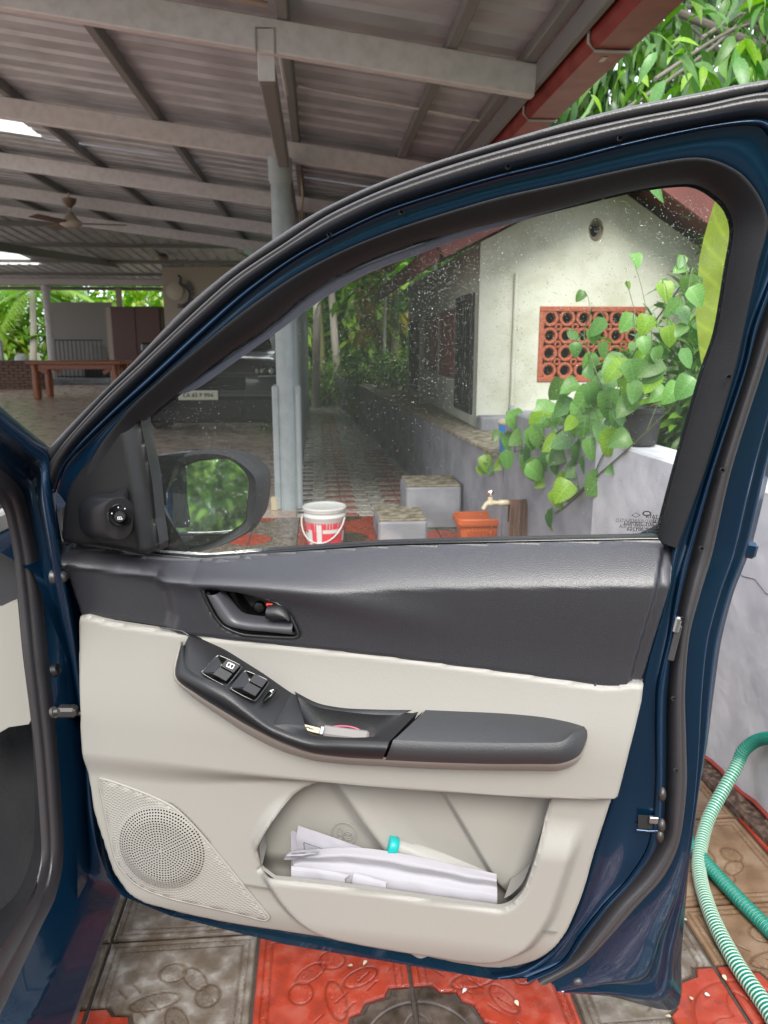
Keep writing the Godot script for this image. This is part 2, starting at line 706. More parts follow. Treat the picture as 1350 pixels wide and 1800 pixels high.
func materials() -> void:
	var fine := noise(0.14, 11, [], 2, 256, true, 2.5)
	var soft := noise(0.02, 12, [], 4, 512, true, 3.0)
	var dimple := noise(0.2, 13, [], 1, 256, true, 5.0)
	var patch := noise(0.012, 14, [[0.25, 0.5, 0.75], [Color(0.5, 0.5, 0.5), Color(0.75, 0.75, 0.75), Color(1, 1, 1)]], 5)
	# the car
	var paint := mat("paint", lin(0.005, 0.032, 0.076), 0.27, 0.65)
	paint.clearcoat_enabled = true
	paint.clearcoat = 0.6
	paint.clearcoat_roughness = 0.04
	tri(mat("trim_black", lin(0.0208, 0.0208, 0.0259), 0.40), 14.0, null, dimple, 0.18)
	tri(mat("plastic_black", lin(0.00819, 0.00819, 0.00955), 0.42), 18.0, null, fine, 0.35)
	tri(mat("pad_black", lin(0.0195, 0.0203, 0.0232), 0.55), 20.0, null, fine, 0.8)
	mat("gloss_black", lin(0.0042, 0.0042, 0.0049), 0.18)
	tri(mat("beige", lin(0.283, 0.27, 0.245), 0.5), 16.0, null, fine, 0.28)
	mat("beige_smooth", lin(0.275, 0.262, 0.238), 0.5)
	tri(mat("beige_warm", lin(0.27, 0.239, 0.216), 0.5), 16.0, null, fine, 0.25)
	tri(mat("rubber", lin(0.0357, 0.034, 0.0365), 0.42), 9.0, null, fine, 0.25)
	tri(mat("rubber_matt", lin(0.013, 0.0135, 0.0155), 0.62), 9.0, null, fine, 0.3)
	for k in ["rubber", "rubber_matt", "trim_black", "plastic_black", "pad_black"]:
		M[k].metallic_specular = 0.65
	M.rubber_matt.metallic_specular = 0.42
	M.plastic_black.metallic_specular = 0.5
	mat("grey_felt", lin(0.16, 0.19, 0.27), 0.5)
	mat("grip_grey", lin(0.055, 0.055, 0.062), 0.38)
	mat("steel", lin(0.5, 0.5, 0.5), 0.35, 1.0)
	mat("dark_steel", lin(0.09, 0.085, 0.08), 0.45, 0.8)
	mat("mirror_glass", lin(0.85, 0.9, 0.87), 0.03, 1.0)
	var glass := mat("glass", Color(0.93, 0.97, 0.94, 0.02), 0.02)
	glass.metallic_specular = 0.32
	glass.transparency = BaseMaterial3D.TRANSPARENCY_ALPHA
	var drop := mat("water_drop", Color(1, 1, 1, 0.0), 0.0)
	drop.refraction_enabled = true
	drop.refraction_scale = 0.033
	mat("white_print", lin(0.75, 0.75, 0.72), 0.6)
	mat("dark_print", lin(0.02, 0.02, 0.02), 0.6)
	mat("red_mark", lin(0.5, 0.02, 0.015), 0.5)
	tri(mat("mat_black", lin(0.012, 0.012, 0.013), 0.6), 12.0, null, soft, 1.2)
	M.mat_black.metallic_specular = 0.2
	# the yard
	var wet := noise(0.016, 21, [[0.3, 0.48, 0.62], [Color(0.06, 0.06, 0.06), Color(0.18, 0.18, 0.18), Color(0.42, 0.42, 0.42)]], 4)
	var grime_g := noise(0.018, 22, [[0.2, 0.45, 0.6, 0.8], [lin(0.105, 0.0819, 0.0609), lin(0.141, 0.115, 0.0924), lin(0.179, 0.155, 0.131), lin(0.273, 0.252, 0.225)]], 7)
	var grime_r := noise(0.018, 23, [[0.2, 0.5, 0.8], [lin(0.232, 0.0338, 0.018), lin(0.315, 0.039, 0.0195), lin(0.33, 0.0675, 0.0413)]], 6)
	var grime_d := noise(0.02, 24, [[0.2, 0.5, 0.8], [lin(0.03, 0.021, 0.015), lin(0.0562, 0.0413, 0.0315), lin(0.0975, 0.075, 0.06)]], 6)
	var grime_b := noise(0.012, 25, [[0.2, 0.5, 0.8], [lin(0.147, 0.0862, 0.0475), lin(0.199, 0.125, 0.0734), lin(0.241, 0.164, 0.108)]], 6)
	for a in [["tile_grey", grime_g], ["tile_red", grime_r], ["tile_dark", grime_d], ["tile_muddy", grime_b]]:
		var m := mat(a[0], Color.WHITE, 1.0)
		m.albedo_texture = a[1]
		m.uv1_triplanar = true
		m.uv1_world_triplanar = true
		m.uv1_scale = Vector3.ONE * 1.7
		m.roughness_texture = wet
		m.vertex_color_use_as_albedo = true
	var damp := noise(0.016, 21, [[0.3, 0.48, 0.62], [Color(0.16, 0.16, 0.16), Color(0.34, 0.34, 0.34), Color(0.6, 0.6, 0.6)]], 4)
	var pave_g := noise(0.03, 26, [[0.2, 0.5, 0.8], [lin(0.3, 0.281, 0.244), lin(0.45, 0.425, 0.375), lin(0.562, 0.537, 0.475)]], 5)
	var pave_r := noise(0.03, 27, [[0.2, 0.5, 0.8], [lin(0.189, 0.0675, 0.054), lin(0.324, 0.101, 0.0743), lin(0.405, 0.149, 0.115)]], 5)
	for a in [["paver_grey", pave_g], ["paver_red", pave_r]]:
		var m := mat(a[0], Color.WHITE, 1.0)
		tri(m, 1.3, a[1], soft, 0.5, damp)
		m.uv1_world_triplanar = true
	tri(mat("grout", lin(0.05, 0.04, 0.032), 0.9), 3.0, null, soft, 1.0)
	tri(mat("cement_brown", Color.WHITE, 1.0), 0.35, noise(0.012, 28, [[0.25, 0.5, 0.75], [lin(0.373, 0.281, 0.225), lin(0.469, 0.367, 0.3), lin(0.552, 0.446, 0.383)]], 6), soft, 0.12, noise(0.02, 29, [[0.3, 0.7], [Color(0.22, 0.22, 0.22), Color(0.45, 0.45, 0.45)]], 4))
	M.cement_brown.uv1_world_triplanar = true
	tri(mat("soil", Color.WHITE, 0.95), 0.4, noise(0.02, 30, [[0.3, 0.5, 0.7], [lin(0.05, 0.035, 0.02), lin(0.07, 0.07, 0.03), lin(0.05, 0.09, 0.025)]], 5), soft, 1.5)
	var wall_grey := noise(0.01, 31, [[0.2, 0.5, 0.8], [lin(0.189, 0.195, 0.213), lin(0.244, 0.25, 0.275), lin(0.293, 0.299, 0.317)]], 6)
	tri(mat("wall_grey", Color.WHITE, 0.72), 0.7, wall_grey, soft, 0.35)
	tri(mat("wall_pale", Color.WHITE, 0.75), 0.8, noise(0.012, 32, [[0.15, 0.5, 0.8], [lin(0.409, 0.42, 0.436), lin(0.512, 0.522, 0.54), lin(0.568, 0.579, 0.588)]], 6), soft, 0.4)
	tri(mat("wall_white", Color.WHITE, 0.8), 0.8, noise(0.008, 33, [[0.15, 0.5, 0.85], [lin(0.46, 0.474, 0.37), lin(0.53, 0.551, 0.454), lin(0.558, 0.572, 0.488)]], 5), soft, 0.3)
	tri(mat("coping", Color.WHITE, 0.9), 1.2, noise(0.02, 34, [[0.25, 0.5, 0.75], [lin(0.112, 0.0975, 0.0562), lin(0.232, 0.203, 0.135), lin(0.315, 0.292, 0.232)]], 6), soft, 0.8)
	tri(mat("kerb_brown", Color.WHITE, 0.6), 2.5, noise(0.03, 35, [[0.3, 0.5, 0.75], [lin(0.045, 0.03, 0.0225), lin(0.09, 0.0525, 0.0375), lin(0.165, 0.112, 0.0825)]], 5), soft, 1.0)
	mat("red_line", lin(0.27, 0.0375, 0.0263), 0.6)
	tri(mat("terracotta", Color.WHITE, 0.75), 3.0, noise(0.02, 36, [[0.3, 0.7], [lin(0.27, 0.0638, 0.0263), lin(0.36, 0.0975, 0.045)]], 4))
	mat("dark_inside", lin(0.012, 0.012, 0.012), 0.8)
	mat("black_iron", lin(0.012, 0.012, 0.013), 0.5)
	tri(mat("shutter_red", lin(0.22, 0.03, 0.025), 0.5), 5.0, null, soft, 0.4)
	tri(mat("fascia_red", lin(0.17, 0.05, 0.042), 0.6), 4.0, null, soft, 0.4)
	# carport steel
	tri(mat("sheet_steel", Color.WHITE, 0.5, 0.2), 0.5, noise(0.01, 41, [[0.2, 0.5, 0.8], [lin(0.42, 0.426, 0.451), lin(0.5, 0.51, 0.539), lin(0.55, 0.562, 0.6)]], 5), soft, 0.1)
	tri(mat("beam_paint", Color.WHITE, 0.6), 1.6, noise(0.016, 42, [[0.2, 0.45, 0.8], [lin(0.56, 0.535, 0.53), lin(0.608, 0.577, 0.578), lin(0.647, 0.618, 0.621)]], 6), soft, 0.08)
	tri(mat("purlin_paint", lin(0.20, 0.195, 0.19), 0.6), 2.0, null, soft, 0.3)
	tri(mat("gutter_red", Color.WHITE, 0.42), 1.0, noise(0.01, 43, [[0.2, 0.5, 0.8], [lin(0.18, 0.0263, 0.021), lin(0.247, 0.036, 0.0285), lin(0.277, 0.0562, 0.045)]], 5))
	tri(mat("pipe_grey", Color.WHITE, 0.45), 1.2, noise(0.012, 44, [[0.2, 0.5, 0.8], [lin(0.29, 0.335, 0.34), lin(0.32, 0.37, 0.375), lin(0.34, 0.39, 0.395)]], 5))
	var tl := mat("clear_sheet", lin(0.85, 0.85, 0.82), 0.6)
	tl.backlight_enabled = true
	tl.backlight = Color(0.95, 0.95, 0.92)
	mat("wire_grey", lin(0.4, 0.39, 0.37), 0.5)
	mat("cable_tan", lin(0.34, 0.25, 0.19), 0.6)
	tri(mat("wood", Color.WHITE, 0.4), 2.0, noise(0.02, 45, [[0.3, 0.7], [lin(0.204, 0.0595, 0.0204), lin(0.374, 0.116, 0.0374)]], 4))
	mat("wood_dark", lin(0.075, 0.022, 0.013), 0.45)
	tri(mat("wall_cream", lin(0.42, 0.36, 0.30), 0.8), 1.0, null, soft, 0.3)
	tri(mat("wall_dim", lin(0.30, 0.29, 0.27), 0.8), 1.0, null, soft, 0.3)
	tri(mat("brick", Color.WHITE, 0.85), 2.0, noise(0.05, 46, [[0.25, 0.5, 0.75], [lin(0.085, 0.05, 0.04), lin(0.16, 0.095, 0.07), lin(0.24, 0.15, 0.12)]], 4), soft, 0.8)
	mat("fan_brown", lin(0.16, 0.10, 0.07), 0.4)
	mat("fan_cream", lin(0.5, 0.44, 0.36), 0.4)
	var suv := mat("suv_paint", lin(0.0396, 0.0396, 0.044), 0.3, 0.3)
	suv.clearcoat_enabled = true
	suv.clearcoat = 1.0
	suv.clearcoat_roughness = 0.05
	mat("lamp_glass", lin(0.55, 0.56, 0.5), 0.08, 0.6)
	mat("plate_white", lin(0.62, 0.64, 0.5), 0.5)
	mat("screen_glass", lin(0.01, 0.012, 0.012), 0.04)
	# small things
	mat("bucket_white", lin(0.51, 0.525, 0.503), 0.4)
	mat("bucket_pink", lin(0.525, 0.0338, 0.0562), 0.4)
	mat("bucket_blue", lin(0.02, 0.24, 0.62), 0.4)
	mat("bucket_purple", lin(0.11, 0.022, 0.20), 0.4)
	mat("planter_orange", lin(0.413, 0.0863, 0.0188), 0.45)
	mat("tap_cream", lin(0.51, 0.45, 0.3), 0.35)
	mat("chrome", lin(0.75, 0.75, 0.75), 0.12, 1.0)
	tri(mat("rag", lin(0.15, 0.085, 0.06), 0.95), 20.0, null, soft, 0.8)
	var hose := mat("hose", Color.WHITE, 0.3)
	hose.vertex_color_use_as_albedo = true
	mat("paper", lin(0.311, 0.3, 0.333), 0.75)
	mat("paper_warm", lin(0.344, 0.333, 0.361), 0.75)
	mat("teal_plastic", lin(0.0075, 0.39, 0.375), 0.35)
	var clear := mat("clear_plastic", Color(0.9, 0.9, 0.88, 0.35), 0.12)
	clear.transparency = BaseMaterial3D.TRANSPARENCY_ALPHA
	mat("key_brass", lin(0.55, 0.46, 0.30), 0.3, 0.8)
	mat("key_white", lin(0.198, 0.186, 0.174), 0.35)
	mat("key_pink", lin(0.42, 0.08, 0.13), 0.4)
	tri(mat("pot_black", lin(0.02, 0.02, 0.022), 0.55), 6.0, null, soft, 0.5)
	# plants
	tri(mat("bark", lin(0.19, 0.165, 0.135), 0.9), 2.0, null, soft, 1.5)
	tri(mat("palm_bark", lin(0.34, 0.31, 0.27), 0.9), 2.0, null, soft, 1.5)
	mat("banana_stem", lin(0.16, 0.17, 0.06), 0.7)
	mat("twig", lin(0.10, 0.14, 0.05), 0.7)
	leafy("leaf_mid", lin(0.104, 0.24, 0.0416), lin(0.15, 0.39, 0.03))
	leafy("leaf_bright", lin(0.184, 0.384, 0.0384), lin(0.33, 0.66, 0.03))
	leafy("leaf_lime", lin(0.32, 0.576, 0.048), lin(0.54, 0.8, 0.045))
	leafy("leaf_deep", lin(0.0448, 0.12, 0.0288), lin(0.045, 0.15, 0.018))
	leafy("leaf_yellow", lin(0.253, 0.346, 0.023), lin(0.378, 0.497, 0.0216))
	leafy("leaf_vine", lin(0.12, 0.304, 0.072), lin(0.135, 0.39, 0.045))
	leafy("leaf_vine_pale", lin(0.192, 0.432, 0.096), lin(0.21, 0.54, 0.06))
	leafy("leaf_red", lin(0.416, 0.12, 0.096), lin(0.3, 0.075, 0.06))
	leafy("leaf_gold", lin(0.544, 0.432, 0.032), lin(0.6, 0.48, 0.03))
	leafy("frond_green", lin(0.272, 0.448, 0.08), lin(0.42, 0.66, 0.075))

func leafy(called: String, c: Color, through: Color) -> void:
	var m := mat(called, c, 0.38)
	m.backlight_enabled = true
	m.backlight = through
	m.albedo_texture = leaf_print()
	M[called] = m

var printed: ImageTexture

func leaf_print() -> ImageTexture:          # midrib and side veins, along x, as a pale tint on the leaf colour
	if printed:
		return printed
	var w := 128
	var im := Image.create(w, 64, false, Image.FORMAT_RGBA8)
	var fl := FastNoiseLite.new()
	fl.frequency = 0.06
	for y in 64:
		for x in w:
			var d := absf(y - 31.5) / 31.5
			var v := 0.88 + 0.08 * fl.get_noise_2d(x, y)
			v += 0.20 * exp(-pow(d / 0.05, 2.0))
			var q := fposmod(x / 14.0 - d * 1.6, 1.0)
			v += 0.10 * exp(-pow((q - 0.5) / 0.10, 2.0))
			im.set_pixel(x, y, Color(minf(v, 1.0), minf(v * 1.0, 1.0), minf(v * 0.97, 1.0)))
	printed = ImageTexture.create_from_image(im)
	return printed

# ---------------------------------------------------------------- the car
var frame := []

func car() -> void:
	var c := thing("car", "dark blue hatchback in the foreground with its driver's door swung wide open", "car", CAR_AT)
	car_side(c)
	door(c)

func band(a: PackedVector3Array, b: PackedVector3Array, prof: Array) -> Array:      # prof: [t, dz] pairs across the band
	var rows := []
	for p in prof:
		rows.append(lerp_row(a, b, p[0], p[1]))
	return rows

func sl(a: PackedVector3Array, from: int, to: int, per := 6) -> PackedVector3Array:
	return a.slice(from * per, to * per + 1)

func car_side(c: Node3D) -> void:
	# hinge pillar and sill, as bands that follow the door opening
	var outer := spl(pts([0.0226,1.1303,0.2384,0.0175,1.1052,0.1844,0.0116,1.077,0.1219,0.0062,1.0487,0.065,0.0061,1.0044,0.0645,0.0051,0.9321,0.0533,0.0028,0.8437,0.0299,0.0007,0.7577,0.0072,-0.0008,0.6136,-0.0082,-0.0002,0.4895,-0.0022,-0.0036,0.3864,-0.0376,-0.0119,0.2605,-0.1252,-0.0033,0.2579,-0.0344,0.0063,0.2584,0.0666,0.0137,0.2597,0.1446,0.0216,0.2619,0.2269]), 6)
	var groove := spl(pts([-0.0134,1.1088,0.1758,-0.0184,1.0806,0.1232,-0.0244,1.0503,0.0607,-0.0286,1.0201,0.0166,-0.0288,0.9831,0.0136,-0.0305,0.9126,-0.0038,-0.0322,0.8258,-0.0214,-0.0343,0.736,-0.0439,-0.0377,0.5739,-0.0798,-0.0366,0.4453,-0.0676,-0.0349,0.3634,-0.0499,-0.0324,0.3414,-0.024,-0.0237,0.3302,0.0682,-0.0149,0.3346,0.1607,-0.0084,0.3474,0.229,-0.0021,0.3607,0.2953]), 6)
	var flange := spl(pts([-0.0436,1.0723,0.1231,-0.0476,1.0504,0.0809,-0.0509,1.0297,0.0453,-0.0549,1.0035,0.0036,-0.0566,0.9739,-0.0144,-0.0584,0.9089,-0.0331,-0.0593,0.8227,-0.043,-0.0592,0.737,-0.0417,-0.0592,0.5953,-0.0413,-0.0584,0.4687,-0.033,-0.0567,0.3979,-0.0154,-0.0523,0.3715,0.0311,-0.0452,0.3735,0.1063,-0.0379,0.3745,0.1831,-0.032,0.3756,0.2446,-0.0259,0.3881,0.309]), 6)
	var seal_in := spl(pts([-0.0582,1.0451,0.1276,-0.0621,1.0236,0.0869,-0.065,1.0042,0.0561,-0.0676,0.9854,0.0285,-0.0691,0.962,0.0127,-0.07,0.9121,0.0034,-0.0698,0.8351,0.0052,-0.0695,0.7583,0.0087,-0.0699,0.6208,0.0049,-0.069,0.5005,0.0141,-0.0678,0.4392,0.0264,-0.0632,0.4164,0.0745,-0.0561,0.4175,0.1493,-0.0495,0.43,0.2189,-0.0448,0.4355,0.2685,-0.0393,0.446,0.3262]), 6)
	var deep := spl(pts([-0.0812,1.0384,0.0964,-0.0855,1.0156,0.0516,-0.0885,0.9955,0.02,-0.091,0.9765,-0.0063,-0.0925,0.9523,-0.0223,-0.0934,0.9007,-0.0317,-0.0932,0.8211,-0.0296,-0.0931,0.741,-0.028,-0.1056,0.5977,-0.0546,-0.1512,0.4156,-0.1116,-0.1729,0.3241,-0.1284,-0.1655,0.2986,-0.0506,-0.1565,0.3291,0.044,-0.1495,0.3462,0.1182,-0.1447,0.3558,0.1683,-0.1389,0.3628,0.2295]), 6)
	var back := lerp_row(outer, outer, 0.0, -0.02)
	for i in back.size():
		back[i] = outer[i] + Vector3(-0.03, 0, -0.10)
	var st := begin()
	add_loft(st, [back, outer])
	add_loft(st, band(outer, groove, [[0, 0], [0.12, 0.004], [0.7, 0.002], [0.9, -0.004], [1.0, -0.008]]))
	add_loft(st, band(groove, flange, [[0, -0.008], [0.15, 0.0], [0.5, 0.004], [1.0, 0.0]]))
	# front wing and bonnet beyond the hinge
	var wing := []
	for i in 9:
		var u := i / 8.0
		var z := lerpf(0.0, -1.45, u)
		var x := -0.02 - 0.16 * u * u
		wing.append(pts([x - 0.02, 0.25, z, x, 0.5, z, x + 0.005, 0.75, z, x - 0.03, 0.88 - 0.1 * u * u, z, x - 0.12, 0.94 - 0.16 * u * u, z, x - 0.45, 0.985 - 0.18 * u * u, z, x - 0.9, 0.99 - 0.18 * u * u, z]))
	wing.append(pts([-0.24, 0.25, -1.52, -0.24, 0.5, -1.54, -0.25, 0.65, -1.54, -0.3, 0.72, -1.53, -0.36, 0.74, -1.53, -0.65, 0.75, -1.55, -1.1, 0.75, -1.55]))
	add_loft(st, wing)
	obj("body", done(st), M.paint, c)
	obj("opening_seal", loft(band(flange, seal_in, [[0, -0.004], [0.05, 0.010], [0.3, 0.018], [0.42, 0.012], [0.46, 0.006], [0.5, 0.012], [0.75, 0.020], [0.95, 0.008], [1, -0.004]])), M.rubber, c)
	obj("sill_trim", loft(band(seal_in, deep, [[0, -0.006], [0.1, 0.004], [0.5, 0.002], [1, -0.02]])), M.plastic_black, c)
	# what shows of the cabin
	for k in 2:
		var face := local_to(pts([-0.669,0.795,-1.12,-0.607,0.8,-1.12,-0.59,0.799,-1.12,-0.573,0.807,-1.12,-0.56,0.812,-1.12,-0.559,0.786,-1.12,-0.558,0.734,-1.12,-0.558,0.677,-1.12,-0.561,0.613,-1.12,-0.565,0.606,-1.12,-0.597,0.601,-1.12,-0.622,0.586,-1.12,-0.696,0.569,-1.12]), CAR_AT) if k == 0 else local_to(pts([-0.658,0.927,-1.13,-0.581,0.923,-1.13,-0.571,0.917,-1.13,-0.567,0.898,-1.13,-0.564,0.809,-1.13,-0.579,0.8,-1.13,-0.595,0.792,-1.13,-0.676,0.782,-1.13]), CAR_AT)
		var rim := PackedVector3Array()
		var behind := PackedVector3Array()
		var mid := Vector3.ZERO
		for p in face:
			mid += p / face.size()
		for p in face:
			rim.append(mid + (p - mid) * 1.02 + Vector3(0, 0, -0.006))
			behind.append(p + Vector3(-0.02, 0, -0.08))
		var ks := begin()
		add_loft(ks, [face, rim, behind], 0, true)
		ks.set_smooth_group(-1)
		for i in Geometry2D.triangulate_polygon(flat_of(face)):
			ks.add_vertex(face[i])
		obj("kick_panel" if k == 0 else "dashboard_end", done(ks), M.beige if k == 0 else M.trim_black, c)
	obj("dashboard_top_trim", box(Vector3(0.02, 0.03, 0.08), 0.004), M.beige, c, local_to(pts([-0.576,0.937,-1.12]), CAR_AT)[0])
	# footwell: floor, front wall, quilted mat
	obj("footwell", box(Vector3(0.95, 0.02, 1.6), 0.003, Vector3(-0.555, 0.20, 0.55)), M.dark_inside, c)
	obj("firewall", box(Vector3(0.9, 0.66, 0.03), 0.003, Vector3(-0.58, 0.48, -0.32)), M.dark_inside, c)
	var quilt := begin()
	var rows := []
	for i in 41:
		var row := PackedVector3Array()
		for j in 31:
			var x := -0.09 - j * 0.022
			var z := 0.75 - i * 0.026
			var y := 0.225 + (0.33 * pow(maxf(0.0, (i - 26) / 14.0), 1.6))
			var a := absf(sin((x + z) * 28.0)) * absf(sin((x - z) * 28.0))
			row.append(Vector3(x, y + 0.012 * sqrt(a), z + 0.01 * a))
		rows.append(row)
	add_loft(quilt, rows)
	obj("floor_mat", done(quilt), M.mat_black, c)
	for k in 2:
		obj("pedal", box(Vector3(0.055, 0.09, 0.015), 0.004, Vector3(-0.34 - 0.12 * k, 0.42, -0.02), Basis(Vector3.RIGHT, -0.5)), M.rubber_matt, c)
	# hinge, check strap and plug on the pillar
	var s := begin()
	add_box(s, Vector3(0.03, 0.016, 0.02), pts([-0.02,0.6649,0.001])[0], Basis(), 0.004)
	add_box(s, Vector3(0.04, 0.006, 0.012), pts([-0.0109,0.6573,-0.0085])[0], Basis(), 0.002)
	obj("check_strap", done(s), M.dark_steel, c)
	obj("bolt", lathe([[0.0, 0.005], [0.004, 0.005], [0.005, 0.0], [0.008, 0.0], [0.008, -0.004]], 12, Basis(Vector3.FORWARD, PI / 2 * 0.8)), M.dark_steel, c, pts([0.0098,0.7156,0.1036])[0])
	obj("plug", lathe([[0.0, 0.001], [0.006, 0.001], [0.007, 0.002], [0.009, 0.001], [0.010, -0.006]], 16, Basis(Vector3.BACK, -PI / 2 * 0.8)), M.plastic_black, c, pts([-0.0305,0.7288,-0.004])[0])
	obj("door_stop", lathe([[0.0, 0.010], [0.006, 0.010], [0.008, 0.007], [0.008, 0.0], [0.011, -0.002], [0.011, -0.01]], 16, Basis(Vector3.BACK, -PI / 2)), M.rubber, c, pts([-0.0092,0.8754,0.0092])[0])

func door(c: Node3D) -> void:
	# section lines of the door frame, each from the foot of the mirror over the top and down the rear edge
	var b0 := spl(pts([-0.0542,1.0122,-0.0257,-0.0421,1.037,-0.022,0.0048,1.08,-0.0155,0.0656,1.1299,-0.008,0.119,1.173,-0.0016,0.1985,1.2417,0.0088,0.2593,1.2839,0.0151,0.3287,1.3251,0.0213,0.3828,1.3526,0.0254,0.4416,1.3759,0.0289,0.5068,1.3968,0.032,0.5747,1.4139,0.0346,0.6524,1.4322,0.0373,0.7212,1.4467,0.0395,0.7966,1.4576,0.0411,0.8709,1.4679,0.0377,0.9179,1.4597,0.0265,0.9522,1.4244,0.0062,0.9637,1.3634,-0.013,0.963,1.297,-0.0229,0.959,1.2269,-0.0335,0.9552,1.1629,-0.0431,0.9471,1.0269,-0.0635,0.9399,0.9362,-0.075,0.9232,0.8694,-0.075,0.9135,0.7992,-0.075,0.9105,0.7229,-0.075,0.9086,0.6486,-0.075,0.9032,0.5671,-0.075,0.8999,0.4641,-0.075,0.9006,0.3771,-0.075,0.9021,0.2873,-0.075,0.9009,0.1948,-0.07,0.8058,0.2142,-0.06,0.7356,0.23,-0.05]), 6, false, 0.4)
	var b1 := spl(pts([-0.0351,1.0034,-0.008,-0.0193,1.0305,-0.0039,0.0201,1.072,0.0023,0.084,1.1299,0.011,0.1387,1.1728,0.0174,0.212,1.2305,0.0261,0.2766,1.2782,0.0332,0.3405,1.3143,0.0386,0.3937,1.3439,0.0431,0.4513,1.3669,0.0465,0.5151,1.387,0.0495,0.5817,1.4039,0.0521,0.655,1.4198,0.0545,0.7257,1.4319,0.0563,0.7988,1.4419,0.0578,0.8632,1.4512,0.0592,0.8979,1.441,0.0576,0.9243,1.398,0.0512,0.9279,1.3432,0.043,0.9238,1.2799,0.0335,0.9081,1.2161,0.0239,0.9003,1.1649,0.0162,0.8822,1.0465,-0.0015,0.8751,0.9431,-0.016,0.8652,0.8897,-0.016,0.8556,0.827,-0.016,0.8572,0.7469,-0.016,0.8643,0.6771,-0.016,0.8705,0.6096,-0.016,0.8679,0.5305,-0.016,0.8519,0.4727,-0.016,0.8179,0.4176,-0.016,0.7864,0.3661,-0.016,0.7507,0.3155,-0.016,0.6978,0.2702,-0.016]), 6)
	var b2 := spl(pts([-0.016,0.9946,-0.0053,0.0045,1.0342,0.0006,0.0362,1.0688,0.0058,0.0919,1.115,0.0127,0.1464,1.1583,0.0192,0.2235,1.2179,0.0282,0.2875,1.2638,0.0351,0.349,1.2996,0.0404,0.4047,1.3258,0.0444,0.4608,1.3485,0.0478,0.522,1.3655,0.0503,0.5899,1.3822,0.0528,0.6591,1.396,0.0549,0.73,1.4108,0.0571,0.8042,1.4221,0.0588,0.8576,1.428,0.0597,0.882,1.4171,0.0581,0.9004,1.3818,0.0528,0.9072,1.3318,0.0453,0.9049,1.2798,0.0375,0.8917,1.216,0.0279,0.8836,1.1649,0.0202,0.8647,1.0467,0.0025,0.8528,0.9433,-0.012,0.8447,0.89,-0.012,0.8384,0.8275,-0.012,0.8375,0.7474,-0.012,0.8415,0.6774,-0.012,0.8459,0.6098,-0.012,0.8467,0.531,-0.012,0.8235,0.4724,-0.012,0.7867,0.417,-0.012,0.7596,0.366,-0.012,0.7308,0.3164,-0.012,0.6808,0.2745,-0.012]), 6)
	var b3 := spl(pts([-0.0112,0.993,-0.0015,0.0097,1.0309,0.0041,0.0443,1.0639,0.0091,0.0986,1.1085,0.0158,0.1534,1.1497,0.022,0.2302,1.2094,0.0309,0.2933,1.2568,0.038,0.3526,1.294,0.0436,0.408,1.3209,0.0476,0.4639,1.343,0.051,0.5243,1.3601,0.0535,0.592,1.3763,0.0559,0.6605,1.3895,0.0579,0.7311,1.4044,0.0602,0.805,1.4169,0.062,0.8543,1.4193,0.0624,0.8713,1.406,0.0604,0.8871,1.376,0.0559,0.8947,1.3258,0.0484,0.8936,1.2796,0.0414,0.8814,1.216,0.0319,0.8768,1.165,0.0243,0.8557,1.0472,0.0066,0.8403,0.9423,-0.008,0.8327,0.8907,-0.008,0.8276,0.8284,-0.008,0.8188,0.756,-0.008,0.8217,0.6863,-0.008,0.8273,0.6104,-0.008,0.8254,0.5225,-0.008,0.8025,0.4656,-0.008,0.7706,0.4154,-0.008,0.7417,0.3641,-0.008,0.716,0.312,-0.008,0.6681,0.2774,-0.008]), 6)
	var b4 := spl(pts([0.0038,0.9634,-0.008,0.0571,1.0479,0.0047,0.0927,1.0882,0.0107,0.1259,1.1194,0.0154,0.166,1.1512,0.0202,0.2376,1.2025,0.0279,0.2934,1.2408,0.0336,0.3551,1.2774,0.0391,0.4151,1.3047,0.0432,0.4726,1.3248,0.0462,0.5319,1.3417,0.0488,0.5957,1.3574,0.0511,0.663,1.3695,0.0529,0.7351,1.3826,0.0549,0.7873,1.3898,0.056,0.8166,1.3872,0.0556,0.8466,1.3732,0.0535,0.8695,1.3487,0.0498,0.881,1.3219,0.0458,0.8765,1.28,0.0395,0.8716,1.2161,0.0299,0.8672,1.1616,0.0217,0.8502,1.0481,0.0047,0.8294,0.9466,-0.01,0.8224,0.8841,-0.01,0.8114,0.8227,-0.01,0.8001,0.7578,-0.01,0.7867,0.6738,-0.01,0.7727,0.5865,-0.01,0.7536,0.495,-0.01,0.7376,0.4124,-0.01,0.7241,0.3649,-0.01,0.6955,0.3142,-0.01,0.6572,0.2799,-0.01,0.6206,0.2665,-0.01]), 6)
	var b5 := spl(pts([0.1015,0.906,-0.034,0.1055,1.0332,-0.0215,0.1107,1.0803,-0.0145,0.1261,1.1003,-0.0114,0.1816,1.1396,-0.0056,0.245,1.1844,0.0012,0.3015,1.2188,0.0063,0.3569,1.2578,0.0122,0.4209,1.2909,0.0171,0.4833,1.3132,0.0205,0.5402,1.3266,0.0225,0.6027,1.3388,0.0243,0.6658,1.3512,0.0262,0.7402,1.3664,0.0285,0.7806,1.3716,0.0292,0.8076,1.372,0.0293,0.8271,1.364,0.0281,0.8472,1.3474,0.0256,0.8576,1.3232,0.022,0.8564,1.2824,0.0159,0.8537,1.212,0.0053,0.8426,1.1571,-0.0029,0.8249,1.0398,-0.0205,0.8123,0.9472,-0.034]), 6)
	var st := begin()
	add_loft(st, band(b4, b3, [[-0.12, -0.012], [0, -0.004], [0.12, 0.002], [0.5, -0.002], [0.85, -0.002], [1, 0.0]]))
